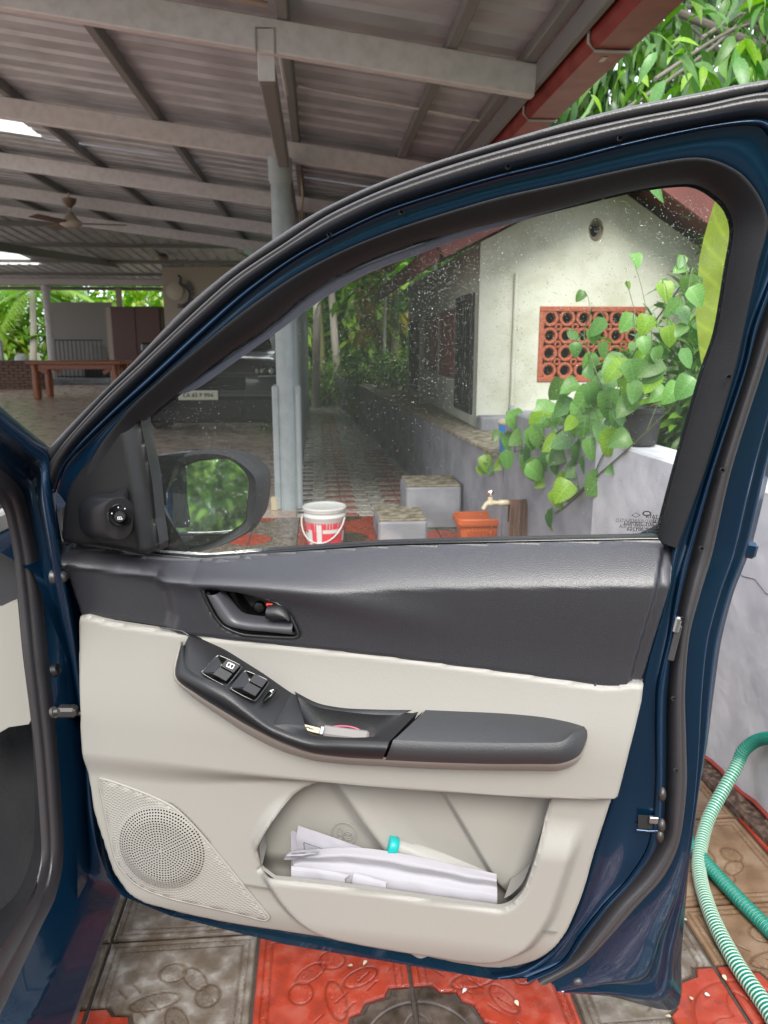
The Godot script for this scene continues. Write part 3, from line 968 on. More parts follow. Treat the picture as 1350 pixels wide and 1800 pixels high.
	add_loft(st, band(b3, b2, [[0, 0.003], [0.05, 0.008], [0.16, 0.0105], [0.32, 0.0098], [0.55, 0.0065], [0.80, 0.001], [0.88, -0.008], [1, -0.022]]))
	var c1 := sl(b1, 15, 34)
	var c0 := sl(b0, 15, 34)
	add_loft(st, band(c1, c0, [[-0.02, -0.01], [0.04, 0.0], [0.32, 0.006], [0.42, 0.016], [0.47, 0.016]]))
	add_loft(st, band(c1, c0, [[0.47, 0.016], [0.50, 0.006], [0.62, 0.004], [0.66, 0.014], [0.80, 0.014], [0.84, 0.002], [0.97, 0.004], [1.0, 0.0], [1.0, -0.006]]))
	# outer skin behind, closing the shell
	var back0 := lerp_row(b0, b5 if false else b0, 0, -0.012)
	var skin := begin()
	var f0 := sl(b0, 0, 23)
	var f5 := b5
	add_loft(st, [f0, lerp_row(f0, f0, 0, -0.03), lerp_row(f0, f5, 0.5, -0.05), lerp_row(f5, f5, 0, -0.03)])
	var low := PackedVector3Array()
	for i in range(22 * 6, b0.size(), 3):
		low.append(b0[i] + Vector3(0, 0, -0.02))
	low.append_array(pts([0.6214,0.2172,-0.06,0.281,0.2357,-0.06,0.0859,0.2644,-0.06,0.002,0.2923,-0.06,-0.0299,0.3376,-0.06]))
	low.append_array(pts([-0.0667,0.5208,-0.1,-0.0588,0.771,-0.1,-0.0622,0.8393,-0.1,0.1961,0.8241,-0.1,0.6276,0.8461,-0.1]))
	st.set_smooth_group(-1)
	for i in Geometry2D.triangulate_polygon(flat_of(low)):
		st.add_vertex(low[i])
	# front edge of the shell, next to the hinges
	var fe := spl(pts([-0.017,0.9631,-0.006,-0.013,0.9082,-0.008,-0.0051,0.8701,-0.008,0.0049,0.8053,-0.008,-0.0038,0.5984,-0.008,-0.0026,0.5697,-0.008,0.001,0.482,-0.008,0.0136,0.3821,-0.008,0.0393,0.3418,-0.008,0.1124,0.3176,-0.008]), 5)
	var fb := PackedVector3Array()
	for p in fe:
		fb.append(p + Vector3(-0.035, 0, -0.09))
	add_loft(st, [fe, lerp_row(fe, fb, 0.12, 0.0), lerp_row(fe, fb, 0.3, -0.015), fb])
	# plain inner panel behind the trim
	var inner := pts([-0.0214,0.9019,-0.03,-0.002,0.7969,-0.03,-0.0142,0.5558,-0.03,0.0034,0.3643,-0.03,0.0348,0.3257,-0.03,0.197,0.2881,-0.03,0.4731,0.2679,-0.03,0.6206,0.2559,-0.03,0.6889,0.2981,-0.03,0.7375,0.4029,-0.03,0.7715,0.5736,-0.03,0.7981,0.7484,-0.03,0.8281,0.9336,-0.03])
	for i in Geometry2D.triangulate_polygon(flat_of(inner)):
		if i >= 0 and false:
			st.add_vertex(inner[i])
	var d := obj("door", done(st), M.paint, c, DOOR_AT)
	d.rotation.y = DOOR_YAW
	obj("door_seal", loft(band(b2, b1, [[0, -0.018], [0.06, -0.010], [0.16, -0.002], [0.3, 0.006], [0.5, 0.011], [0.62, 0.011], [0.68, 0.009], [0.74, 0.012], [0.88, 0.011], [0.97, 0.004], [1, -0.004]])), M.rubber, d)
	var t1 := sl(b1, 0, 15)
	var t0 := sl(b0, 0, 15)
	obj("roof_lip_seal", loft(band(t1, t0, [[0, -0.010], [0.1, -0.006], [0.3, 0.006], [0.6, 0.013], [0.85, 0.010], [1, 0.0], [1.02, -0.012]])), M.rubber, d)
	var w4 := sl(b4, 0, 23)
	obj("window_surround", loft(band(w4, b5, [[-0.08, -0.004], [0, 0.008], [0.06, 0.011], [0.2, 0.012], [0.6, 0.012], [0.85, 0.008], [0.95, 0.003], [1, -0.004], [1, -0.012]])), M.rubber_matt, d)
	# small drain holes in the seal
	for p in pts([0.4852,1.3425,0.0669,0.4007,1.3203,0.0635,0.6029,1.3853,0.0733,0.7185,1.4088,0.0768,0.86,1.1603,0.0375,0.8675,1.0498,0.021,0.8557,0.9483,0.006,0.8403,0.8546,0.006,0.8384,0.7447,0.006,0.8493,0.6423,0.006]):
		obj("seal_hole", lathe([[0.0, -0.004], [0.0022, -0.003], [0.0026, 0.0004], [0.003, -0.003]], 8, Basis(Vector3.RIGHT, PI / 2)), M.dark_inside, d, p)
	# pale run channel outside the glass
	var r0 := spl(pts([0.1544,1.1312,-0.0388,0.1765,1.1423,-0.0372,0.2374,1.1794,-0.0316,0.2958,1.215,-0.0263,0.3679,1.2678,-0.0183,0.4278,1.2937,-0.0144,0.4962,1.3166,-0.011,0.5517,1.3343,-0.0084,0.6091,1.347,-0.0065,0.6745,1.3622,-0.0042,0.7379,1.3762,-0.0021,0.7784,1.3811,-0.0013,0.8126,1.3807,-0.0014]), 6)
	var r1 := spl(pts([0.1582,1.1281,-0.0393,0.1882,1.137,-0.038,0.2464,1.1734,-0.0325,0.3031,1.2092,-0.0271,0.3692,1.2518,-0.0207,0.4311,1.2836,-0.016,0.4996,1.3067,-0.0125,0.5553,1.3252,-0.0097,0.6128,1.3394,-0.0076,0.6782,1.3553,-0.0052,0.7404,1.3696,-0.0031,0.7789,1.3757,-0.0021,0.8119,1.3766,-0.002]), 6)
	obj("run_channel", loft(band(r0, r1, [[0, 0], [0.15, 0.004], [0.5, 0.005], [0.6, 0.003], [0.9, 0.003], [1, -0.004]])), M.grey_felt, d)
	glass(d, b5)
	mirror(d)
	trim(d)
	armrest(d)
	handle(d)
	speaker(d)
	pocket(d)
	rear_edge(d)
	in_the_door()

func glass(d: MeshInstance3D, b5: PackedVector3Array) -> void:
	var poly := flat_of(b5)
	var q := PackedVector2Array()
	var mid := Vector2(0.45, 1.1)
	for i in range(0, poly.size(), 2):
		q.append(mid + (poly[i] - mid) * 1.03)
	q.append(q[q.size() - 1] + Vector2(0, -0.03))
	q.append(q[0] + Vector2(0, -0.03))
	var lean := func(p: Vector2) -> float: return 0.15 * maxf(0.0, p.y - 0.95) - 0.046
	obj("window_glass", plate(q, [], lean, 0.03, 0.0), M.glass, d)
	# rain on the outside of the glass
	var drop := SphereMesh.new()
	drop.radius = 1.0
	drop.height = 1.1
	drop.is_hemisphere = false
	drop.radial_segments = 10
	drop.rings = 5
	var clean := flat_of(b5)
	var where := []
	var fog := FastNoiseLite.new()
	fog.seed = 8
	fog.frequency = 5.0
	var tries := 0
	while where.size() < 7000 and tries < 90000:
		tries += 1
		var p := Vector2(rng.randf_range(0.08, 0.9), rng.randf_range(0.93, 1.36))
		if not Geometry2D.is_point_in_polygon(p, clean):
			continue
		# most of the fine rain clings to the middle band of the pane
		var k := exp(-pow((p.x - 0.53) / 0.09, 2.0)) * 0.5 * smoothstep(1.08, 1.18, p.y) + 0.22 * smoothstep(1.15, 1.3, p.y) + 0.14 * smoothstep(0.3, 0.15, p.x) + 0.035
		k *= 0.7 + 0.7 * fog.get_noise_2d(p.x, p.y)
		if rng.randf() > k:
			continue
		var r := 0.00034 * exp(rng.randf() * 0.75)
		if rng.randf() < 0.02:
			r = rng.randf_range(0.0007, 0.0012)
		var b := Basis().scaled(Vector3(r * rng.randf_range(0.8, 1.1), r * rng.randf_range(0.9, 1.7), r * 0.55))
		where.append(Transform3D(Basis(Vector3.FORWARD, rng.randf_range(-0.4, 0.4)) * b, Vector3(p.x, p.y, lean.call(p) - 0.0006)))
	cloud("raindrops", drop, M.water_drop, where, d)
	# maker's marks etched in the lower rear corner; they face outwards, so they read reversed from here
	var face := "Droid Sans"
	for a in [["TATA", 1146, 908, 0.0040, true], ["TEMPERED/LAMINATED", 1129, 916, 0.0016, false], ["CM/L-2087864", 1126, 921, 0.0027, true], ["AS2DOT8M-M36A", 1124, 926, 0.0022, false], ["43R-001264", 1126, 931, 0.0028, true], ["Y    --02", 1126, 936, 0.0022, false]]:
		var tm := TextMesh.new()
		var fnt := SystemFont.new()
		fnt.font_names = PackedStringArray([face])
		fnt.font_weight = 700 if a[4] else 400
		tm.font = fnt
		tm.text = a[0]
		tm.font_size = 64
		tm.pixel_size = a[3] / 58.0
		tm.depth = 0.0002
		var o := obj("glass_marking", tm, M.dark_print, d, mark_at(a[1], a[2]))
		o.rotation = Vector3(0.14, PI, 0)
	var ms := begin()
	add_ringlet(ms, mark_at(1154, 928.5), 0.0050, 0.0005, 20)
	add_ringlet(ms, mark_at(1137, 902.5), 0.0048, 0.0009, 18, 0.6)
	for s in [-1, 1]:
		add_tube(ms, PackedVector3Array([mark_at(1111, 905.5), mark_at(1118, 905.5 + 4 * s), mark_at(1125, 905.5)]), 0.00035, 4)
	add_tube(ms, PackedVector3Array([mark_at(1149, 911), mark_at(1162, 911), mark_at(1162, 918), mark_at(1149, 918), mark_at(1149, 911)]), 0.0005, 4)
	add_tube(ms, PackedVector3Array([mark_at(1152, 917), mark_at(1152, 913.5), mark_at(1157, 913.5)]), 0.0005, 4)
	obj("glass_marking", done(ms), M.dark_print, d)

func mark_at(px: float, py: float) -> Vector3:          # the marks sit in a patch 73 mm wide in the corner of the pane
	var o := pts([0.7695,0.9821,-0.0412,0.8122,0.9836,-0.041,0.7723,0.9503,-0.046])
	return o[0] + (o[1] - o[0]) * (px - 1100.0) / 60.0 + (o[2] - o[0]) * (py - 900.0) / 40.0

func add_ringlet(st: SurfaceTool, at: Vector3, r: float, t: float, seg: int, squash := 1.0) -> void:
	var p := PackedVector3Array()
	for i in seg + 1:
		var a := TAU * i / seg
		p.append(at + Vector3(cos(a) * r, sin(a) * r * squash, 0))
	add_tube(st, p, t, 5, false)

func mirror(d: MeshInstance3D) -> void:
	# inner cover of the mirror foot
	var o := ring2(flat([0.1093,1.1052,0.1177,1.1031,0.1187,1.0842,0.1257,1.0449,0.1294,1.0093,0.13,0.9562,0.1321,0.9099,0.0752,0.9148,-0.0032,0.9215,-0.0041,0.947,0.0055,0.9901,0.0172,1.0117,0.0444,1.0422,0.0845,1.0805,0.1018,1.0983]), 3, 0.35)
	var pod := flat([0.0704,0.9666])
	var tip := flat([0.107,1.0078])
	var ridge := flat([0.1114,1.0985,0.1153,1.0719,0.1235,0.9971,0.1275,0.9154])
	var wf := func(p: Vector2) -> float:
		var w := 0.010
		w -= 0.012 * smoothstep(0.018, 0.0, seg_dist(p, ridge, false))
		return w
	obj("mirror_cover", plate(o, [], wf, 0.004, 0.03, 0.010), M.plastic_black, d)
	# the pod that carries the mirror switch: a tapering barrel that looks back towards the seat
	var base := spl(pts([0.0273,0.9733,0.0115,0.04,0.9879,0.0137,0.0599,0.9959,0.0149,0.0837,0.9983,0.0152,0.103,1.0054,0.0163,0.103,0.9833,0.013,0.0962,0.9498,0.008,0.083,0.9322,0.008,0.0622,0.9272,0.008,0.0389,0.9354,0.008,0.0252,0.9447,0.008]), 4, true)
	var mouth := spl(pts([0.0905,0.9765,0.056,0.0941,0.9885,0.0578,0.1018,0.9966,0.059,0.1111,1.0001,0.0595,0.1245,0.9997,0.0595,0.1314,0.9929,0.0584,0.1306,0.9771,0.0561,0.1261,0.9578,0.0532,0.1166,0.9463,0.052,0.1034,0.9426,0.052,0.0912,0.9516,0.0522]), 4, true)
	var s := begin()
	add_loft(s, [base, lerp_row(base, mouth, 0.3, 0.012), lerp_row(base, mouth, 0.7, 0.008), lerp_row(base, mouth, 0.95, 0.002), mouth], 0, true)
	s.set_smooth_group(-1)
	var cm := Vector3.ZERO
	for p in mouth:
		cm += p / mouth.size()
	for i in mouth.size():
		s.add_vertex(mouth[i])
		s.add_vertex(mouth[(i + 1) % mouth.size()])
		s.add_vertex(cm)
	obj("mirror_switch_pod", done(s), M.plastic_black, d)
	var look := Basis(Vector3.UP, 0.38) * Basis(Vector3.RIGHT, PI / 2 - 0.12)
	obj("mirror_switch_dial", lathe([[0.0, 0.002], [0.013, 0.002], [0.0145, 0.003], [0.0155, 0.002], [0.0155, -0.004]], 28, look), M.gloss_black, d, pts([0.1133,0.977,0.058])[0])
	var kn := begin()
	var prof := []
	for k in 24:
		prof.append(0.0074 if k % 2 else 0.0068)
	var rows := []
	for h in [[0.6, 0.0], [1.0, 0.0005], [1.0, 0.010], [0.86, 0.013], [0.0, 0.0132]]:
		var row := PackedVector3Array()
		for k in 24:
			var a := TAU * k / 24
			row.append(look * Vector3(cos(a) * prof[k] * h[0], h[1], sin(a) * prof[k] * h[0]))
		rows.append(row)
	for i in 4:
		add_loft(kn, [rows[i], rows[i + 1]], i + 1, true)
	obj("mirror_switch_knob", done(kn), M.plastic_black, d, pts([0.115,0.9767,0.06])[0])
	var ic := begin()
	var at: Vector3 = pts([0.115,0.9767,0.06])[0]
	for a in [[0.0, 0.0, 0.0045, 0.0006], [0.0, -0.003, 0.0045, 0.0006], [-0.0022, -0.0015, 0.0006, 0.0034], [0.0022, -0.0015, 0.0006, 0.0034], [0.0031, -0.0028, 0.0006, 0.002], [0.0, -0.0015, 0.001, 0.001]]:
		add_box(ic, Vector3(a[2], 0.0004, a[3]), at + look * Vector3(a[0], 0.0135, -a[1]), look, 0.0001)
	for a in [[-0.0105, 0.004], [-0.002, 0.0115], [0.006, 0.0095]]:
		add_box(ic, Vector3(0.0013, 0.0004, 0.0016), at + look * Vector3(a[0], 0.0012, -a[1]), look, 0.0001)
	obj("switch_symbol", done(ic), M.white_print, d)
	# outside mirror: housing, rim and glass
	var rim := spl(pts([0.0772,0.9647,-0.1578,0.0944,1.0009,-0.1524,0.1245,1.0238,-0.1489,0.1649,1.0284,-0.1482,0.1965,1.0228,-0.1491,0.2222,1.0033,-0.152,0.2299,0.9861,-0.1546,0.2259,0.9505,-0.1599,0.2191,0.9208,-0.16,0.2083,0.9083,-0.16,0.1754,0.8902,-0.16,0.1432,0.8776,-0.16,0.1093,0.8743,-0.16,0.0937,0.9049,-0.16,0.0756,0.94,-0.16]), 4, true)
	var glass_o := spl(pts([0.0783,0.9623,-0.1702,0.1004,1,-0.1645,0.1277,1.0137,-0.1624,0.1544,1.0172,-0.1619,0.1805,1.0169,-0.162,0.202,0.9989,-0.1647,0.2088,0.9814,-0.1673,0.2059,0.9492,-0.172,0.2028,0.9202,-0.172,0.1851,0.9055,-0.172,0.1615,0.8932,-0.172,0.1397,0.8828,-0.172,0.1144,0.8809,-0.172,0.1005,0.8947,-0.172,0.0767,0.9356,-0.172]), 4, true)
	for i in glass_o.size():                               # the glass is flat
		glass_o[i].z = -0.168
	var c := Vector3.ZERO
	for p in glass_o:
		c += p / glass_o.size()
	var lip := PackedVector3Array()
	var b1 := PackedVector3Array()
	var b2 := PackedVector3Array()
	var b3 := PackedVector3Array()
	for p in rim:
		lip.append(c + (p - c) * 1.05 + Vector3(0, 0, 0.012))
		b1.append(c + (p - c) * 1.10 + Vector3(0, 0, -0.012))
		b2.append(c + (p - c) * 0.95 + Vector3(0, 0, -0.09))
		b3.append(c + (p - c) * 0.4 + Vector3(0, 0, -0.13))
	var h := begin()
	add_loft(h, [lerp_row(glass_o, glass_o, 0, -0.012), lerp_row(glass_o, rim, 0.9), rim, lip], 0, true)
	add_loft(h, [lip, b1, b2, b3], 2, true)
	obj("mirror_housing", done(h), M.rubber_matt, d)
	# the arm between the housing and the door
	var arm := pts([0.0337,1.0149,-0.1403,0.0711,1.025,-0.1388,0.0997,1.0293,-0.1381,0.12,1.0288,-0.1382,0.1012,1.0046,-0.1418,0.084,0.9669,-0.1475,0.0822,0.9423,-0.15,0.099,0.9057,-0.15,0.1154,0.8744,-0.15,0.1016,0.8681,-0.15,0.0485,0.8582,-0.15,0.022,0.8714,-0.15])
	var arm_back := PackedVector3Array()
	for p in arm:
		arm_back.append(p + Vector3(0.01, 0, -0.07))
	var am := begin()
	add_loft(am, [lerp_row(arm, arm_back, 0.02, 0.001), arm, arm_back], 0, true)
	am.set_smooth_group(-1)
	for i in Geometry2D.triangulate_polygon(flat_of(arm)):
		am.add_vertex(arm[i] + Vector3(0, 0, 0.001))
	obj("mirror_arm", done(am), M.gloss_black, d)
	var g := begin()
	g.set_smooth_group(-1)
	for i in glass_o.size():
		g.add_vertex(glass_o[i] - c)
		g.add_vertex(glass_o[(i + 1) % glass_o.size()] - c)
		g.add_vertex(Vector3.ZERO)
	var mg := obj("mirror_glass", done(g), M.mirror_glass, d, c)
	mg.rotation = Vector3(-0.115, 0.27, 0)
	var wet := []
	for i in 90:
		var k := rng.randi() % glass_o.size()
		var p: Vector3 = c + (glass_o[k] - c) * sqrt(rng.randf()) * 0.96
		var r := 0.0004 * exp(rng.randf() * 0.7)
		where_drop(wet, p + Vector3(0, 0, 0.010 - 0.2 * (p.x - c.x)), r)
	cloud("mirror_raindrops", small_sphere(), M.water_drop, wet, d)

func where_drop(list: Array, p: Vector3, r: float) -> void:
	list.append(Transform3D(Basis().scaled(Vector3(r, r * 1.2, r * 0.6)), p))

func small_sphere() -> SphereMesh:
	var s := SphereMesh.new()
	s.radius = 1.0
	s.height = 2.0
	s.radial_segments = 10
	s.rings = 5
	return s

func trim(d: MeshInstance3D) -> void:
	# upper trim: dark grained plastic with a rounded sill along the glass
	var top := flat([-0.0306,0.9064,-0.0167,0.9096,0.1091,0.8994,0.1884,0.8978,0.2932,0.9098,0.4447,0.926,0.6238,0.9381,0.6977,0.9426,0.8075,0.9493,0.8287,0.9479,0.8315,0.9452])
	var o := PackedVector2Array(top)
	o.append_array(flat([0.7988,0.7631,0.7871,0.7558,0.7785,0.7536,0.7462,0.7569,0.7048,0.7605,0.635,0.7663,0.4751,0.7779,0.3632,0.785,0.2869,0.7878,0.1821,0.7934,0.118,0.8,0.0073,0.8101,-0.0059,0.8768]))
	var hole := ring2(flat([0.2026,0.8638,0.2209,0.8664,0.2633,0.8628,0.3082,0.8504,0.3254,0.8341,0.3376,0.8066,0.3277,0.801,0.2607,0.8011,0.2306,0.812,0.2165,0.8296]), 3, 0.3)
	var ledge := flat([-0.0045,0.9026,0.0729,0.9001,0.1267,0.8934,0.1816,0.8894,0.2637,0.8899,0.3676,0.8932,0.5513,0.9003,0.6965,0.908,0.8011,0.9137,0.8284,0.915])
	var fold := flat([0.0787,0.9057,0.132,0.9015,0.1859,0.8909,0.2588,0.883,0.3382,0.8741,0.4007,0.8613,0.4776,0.8463,0.5832,0.827])
	var scoop := flat([-0.008,0.8936,0.0776,0.8925,0.1358,0.8837,0.1526,0.8614,0.1569,0.8241,0.146,0.7854,-0.0558,0.7728])
	var rear := flat([0.8148,0.943,0.8059,0.917,0.7787,0.7606,0.8795,0.768,0.864,0.9452])
	var wf := func(p: Vector2) -> float:
		var e := seg_dist(p, top, false)
		var reach := 0.05 if p.x > 0.45 else lerpf(0.022, 0.05, smoothstep(0.12, 0.45, p.x))
		var s := clampf(e / reach, 0, 1)
		var w := 0.018 - 0.046 * pow(1.0 - s, 1.35)
		var q := inside_by(p, scoop)
		w -= 0.014 * smoothstep(-0.012, 0.016, q)
		var fd := seg_dist(p, fold, false)
		w += 0.010 * exp(-pow(fd / 0.022, 2.0)) * smoothstep(0.60, 0.30, p.x)
		w -= 0.006 * smoothstep(0.9, 0.78, p.y)
		w -= 0.010 * smoothstep(-0.002, 0.006, inside_by(p, rear))
		return w
	obj("upper_trim", plate(o, [hole], wf, 0.0045, 0.03, 0.006), M.trim_black, d)
	# weather strip where the glass goes in
	obj("waist_seal", tube(spl(pts([0.1045,0.8993,-0.034,0.186,0.8977,-0.034,0.2913,0.9089,-0.034,0.4437,0.926,-0.034,0.6239,0.9381,-0.034,0.6982,0.9426,-0.034,0.8107,0.9494,-0.034]), 4), 0.0035, 8), M.gloss_black, d)
	# lower trim: pale panel with a shelf under the armrest, a bin and rounded edges
	var lo := ring_keep(flat([0.0091,0.8102,0.06,0.8053,0.118,0.8,0.1821,0.7943,0.287,0.7895,0.4751,0.7812,0.6349,0.7696,0.746,0.7602,0.7987,0.7647,0.7849,0.6792,0.7711,0.5927,0.7521,0.5022,0.7439,0.4538,0.7363,0.4204,0.7228,0.3752,0.706,0.3413,0.6829,0.3108,0.6566,0.2902,0.6304,0.2784,0.6054,0.2748,0.5597,0.2782,0.4771,0.2916,0.3541,0.3039,0.2731,0.3083,0.209,0.3121,0.1444,0.3211,0.1072,0.3288,0.0745,0.336,0.0499,0.3515,0.0362,0.3725,0.0262,0.3897,0.012,0.4487,0.0021,0.4972,-0.0024,0.584,0.0006,0.6686]), 3)
	var mouth := ring2(flat([0.2658,0.4598,0.2663,0.4473,0.2683,0.4279,0.2716,0.4215,0.3563,0.4226,0.4426,0.4203,0.5354,0.4162,0.6097,0.4139,0.626,0.4141,0.6419,0.4236,0.6586,0.45,0.6744,0.5116,0.6855,0.5622,0.6919,0.5902,0.6826,0.5928,0.5361,0.5839,0.4264,0.5806,0.3762,0.5786,0.3506,0.5716,0.3211,0.5511,0.2905,0.5114,0.2718,0.4769]), 3, 0.4)
	var shelf := flat([-0.0249,0.599,0.0045,0.5978,0.1381,0.5966,0.243,0.5951,0.2944,0.5943,0.4283,0.5923,0.5255,0.5935,0.6046,0.595,0.6818,0.5981,0.7423,0.6023,0.7719,0.606])
	var bin := ring2(flat([0.2661,0.4738,0.2703,0.4454,0.2797,0.4124,0.3016,0.3757,0.3308,0.3447,0.3657,0.3243,0.4267,0.3146,0.504,0.3084,0.5882,0.3045,0.6293,0.3143,0.6688,0.3489,0.697,0.402,0.7129,0.4642,0.7304,0.5426,0.7397,0.5943,0.6815,0.6059,0.5367,0.5955,0.3953,0.5928,0.3517,0.5851,0.3147,0.5577,0.2832,0.5136]), 3, 0.4)
	var wf2 := func(p: Vector2) -> float:
		var w := 0.006 - 0.035 * smoothstep(0.36, 0.22, p.y)
		var sv := line_y(shelf, p.x)
		var soft := lerpf(0.045, 0.010, smoothstep(0.10, 0.42, p.x))
		w += lerpf(0.010, 0.026, smoothstep(0.0, 0.4, p.x)) * smoothstep(-soft, 0.004, p.y - sv) * (1.0 - 0.75 * smoothstep(0.05, 0.20, p.y - sv))
		w += 0.020 * smoothstep(-0.012, 0.012, inside_by(p, bin)) * smoothstep(0.56, 0.50, p.y)
		return w
	var cc: Vector2 = flat([0.1148,0.4458])[0]
	var cr2: float = (flat([0.1193,0.5144])[0] - cc).length() * 1.06
	var cut := PackedVector2Array()
	for i in 40:
		cut.append(cc + Vector2(cos(TAU * i / 40), sin(TAU * i / 40)) * cr2)
	var big_cut := PackedVector2Array()
	for q in cut:
		big_cut.append(q * 2000.0)
	var big_grille := PackedVector2Array()
	for q in grille_outline():
		big_grille.append(q * 2000.0)
	cut = PackedVector2Array()
	for q in Geometry2D.intersect_polygons(big_cut, Geometry2D.offset_polygon(big_grille, -6.0)[0])[0]:
		cut.append(q / 2000.0)
	obj("lower_trim", plate(lo, [mouth, cut], wf2, 0.0045, 0.007, 0.007), M.beige, d)
	# inner walls of the bin, all round but for the lip
	var wall := spl(pts([0.6303,0.4323,0.022,0.6411,0.4411,0.022,0.6578,0.4623,0.016,0.6739,0.5172,0.008,0.6853,0.5635,0.002,0.6919,0.5902,0,0.6826,0.5928,0,0.5361,0.5839,0,0.4264,0.5806,0,0.3762,0.5786,0,0.3506,0.5716,0,0.3211,0.5511,0,0.2905,0.5114,0,0.2738,0.4813,0.006,0.2693,0.4674,0.01,0.2718,0.4504,0.014,0.2753,0.4413,0.018]), 4)
	var wall_back := PackedVector3Array()
	for q in wall:
		wall_back.append(q + (q - Vector3(0.42, 0.46, q.z)) * 0.05 + Vector3(0, 0, -0.046))
	obj("pocket_wall", loft([wall, lerp_row(wall, wall_back, 0.5), wall_back]), M.beige_smooth, d)
	obj("trim_joint", tube(pts([0.738,0.7627,0.012,0.7342,0.7406,0.012,0.7272,0.7074,0.012]), 0.0016, 6), M.grip_grey, d)
	obj("trim_joint", tube(pts([0.135,0.8039,0.01,0.1689,0.8015,0.012,0.1779,0.7961,0.012]), 0.0012, 6), M.grip_grey, d)

func line_y(l: PackedVector2Array, x: float) -> float:
	for i in l.size() - 1:
		if x <= l[i + 1].x or i == l.size() - 2:
			return lerpf(l[i].y, l[i + 1].y, clampf((x - l[i].x) / (l[i + 1].x - l[i].x), 0, 1))
	return l[0].y

func ring_keep(p: PackedVector2Array, n: int) -> PackedVector2Array:
	return ring2(p, n, 0.25)

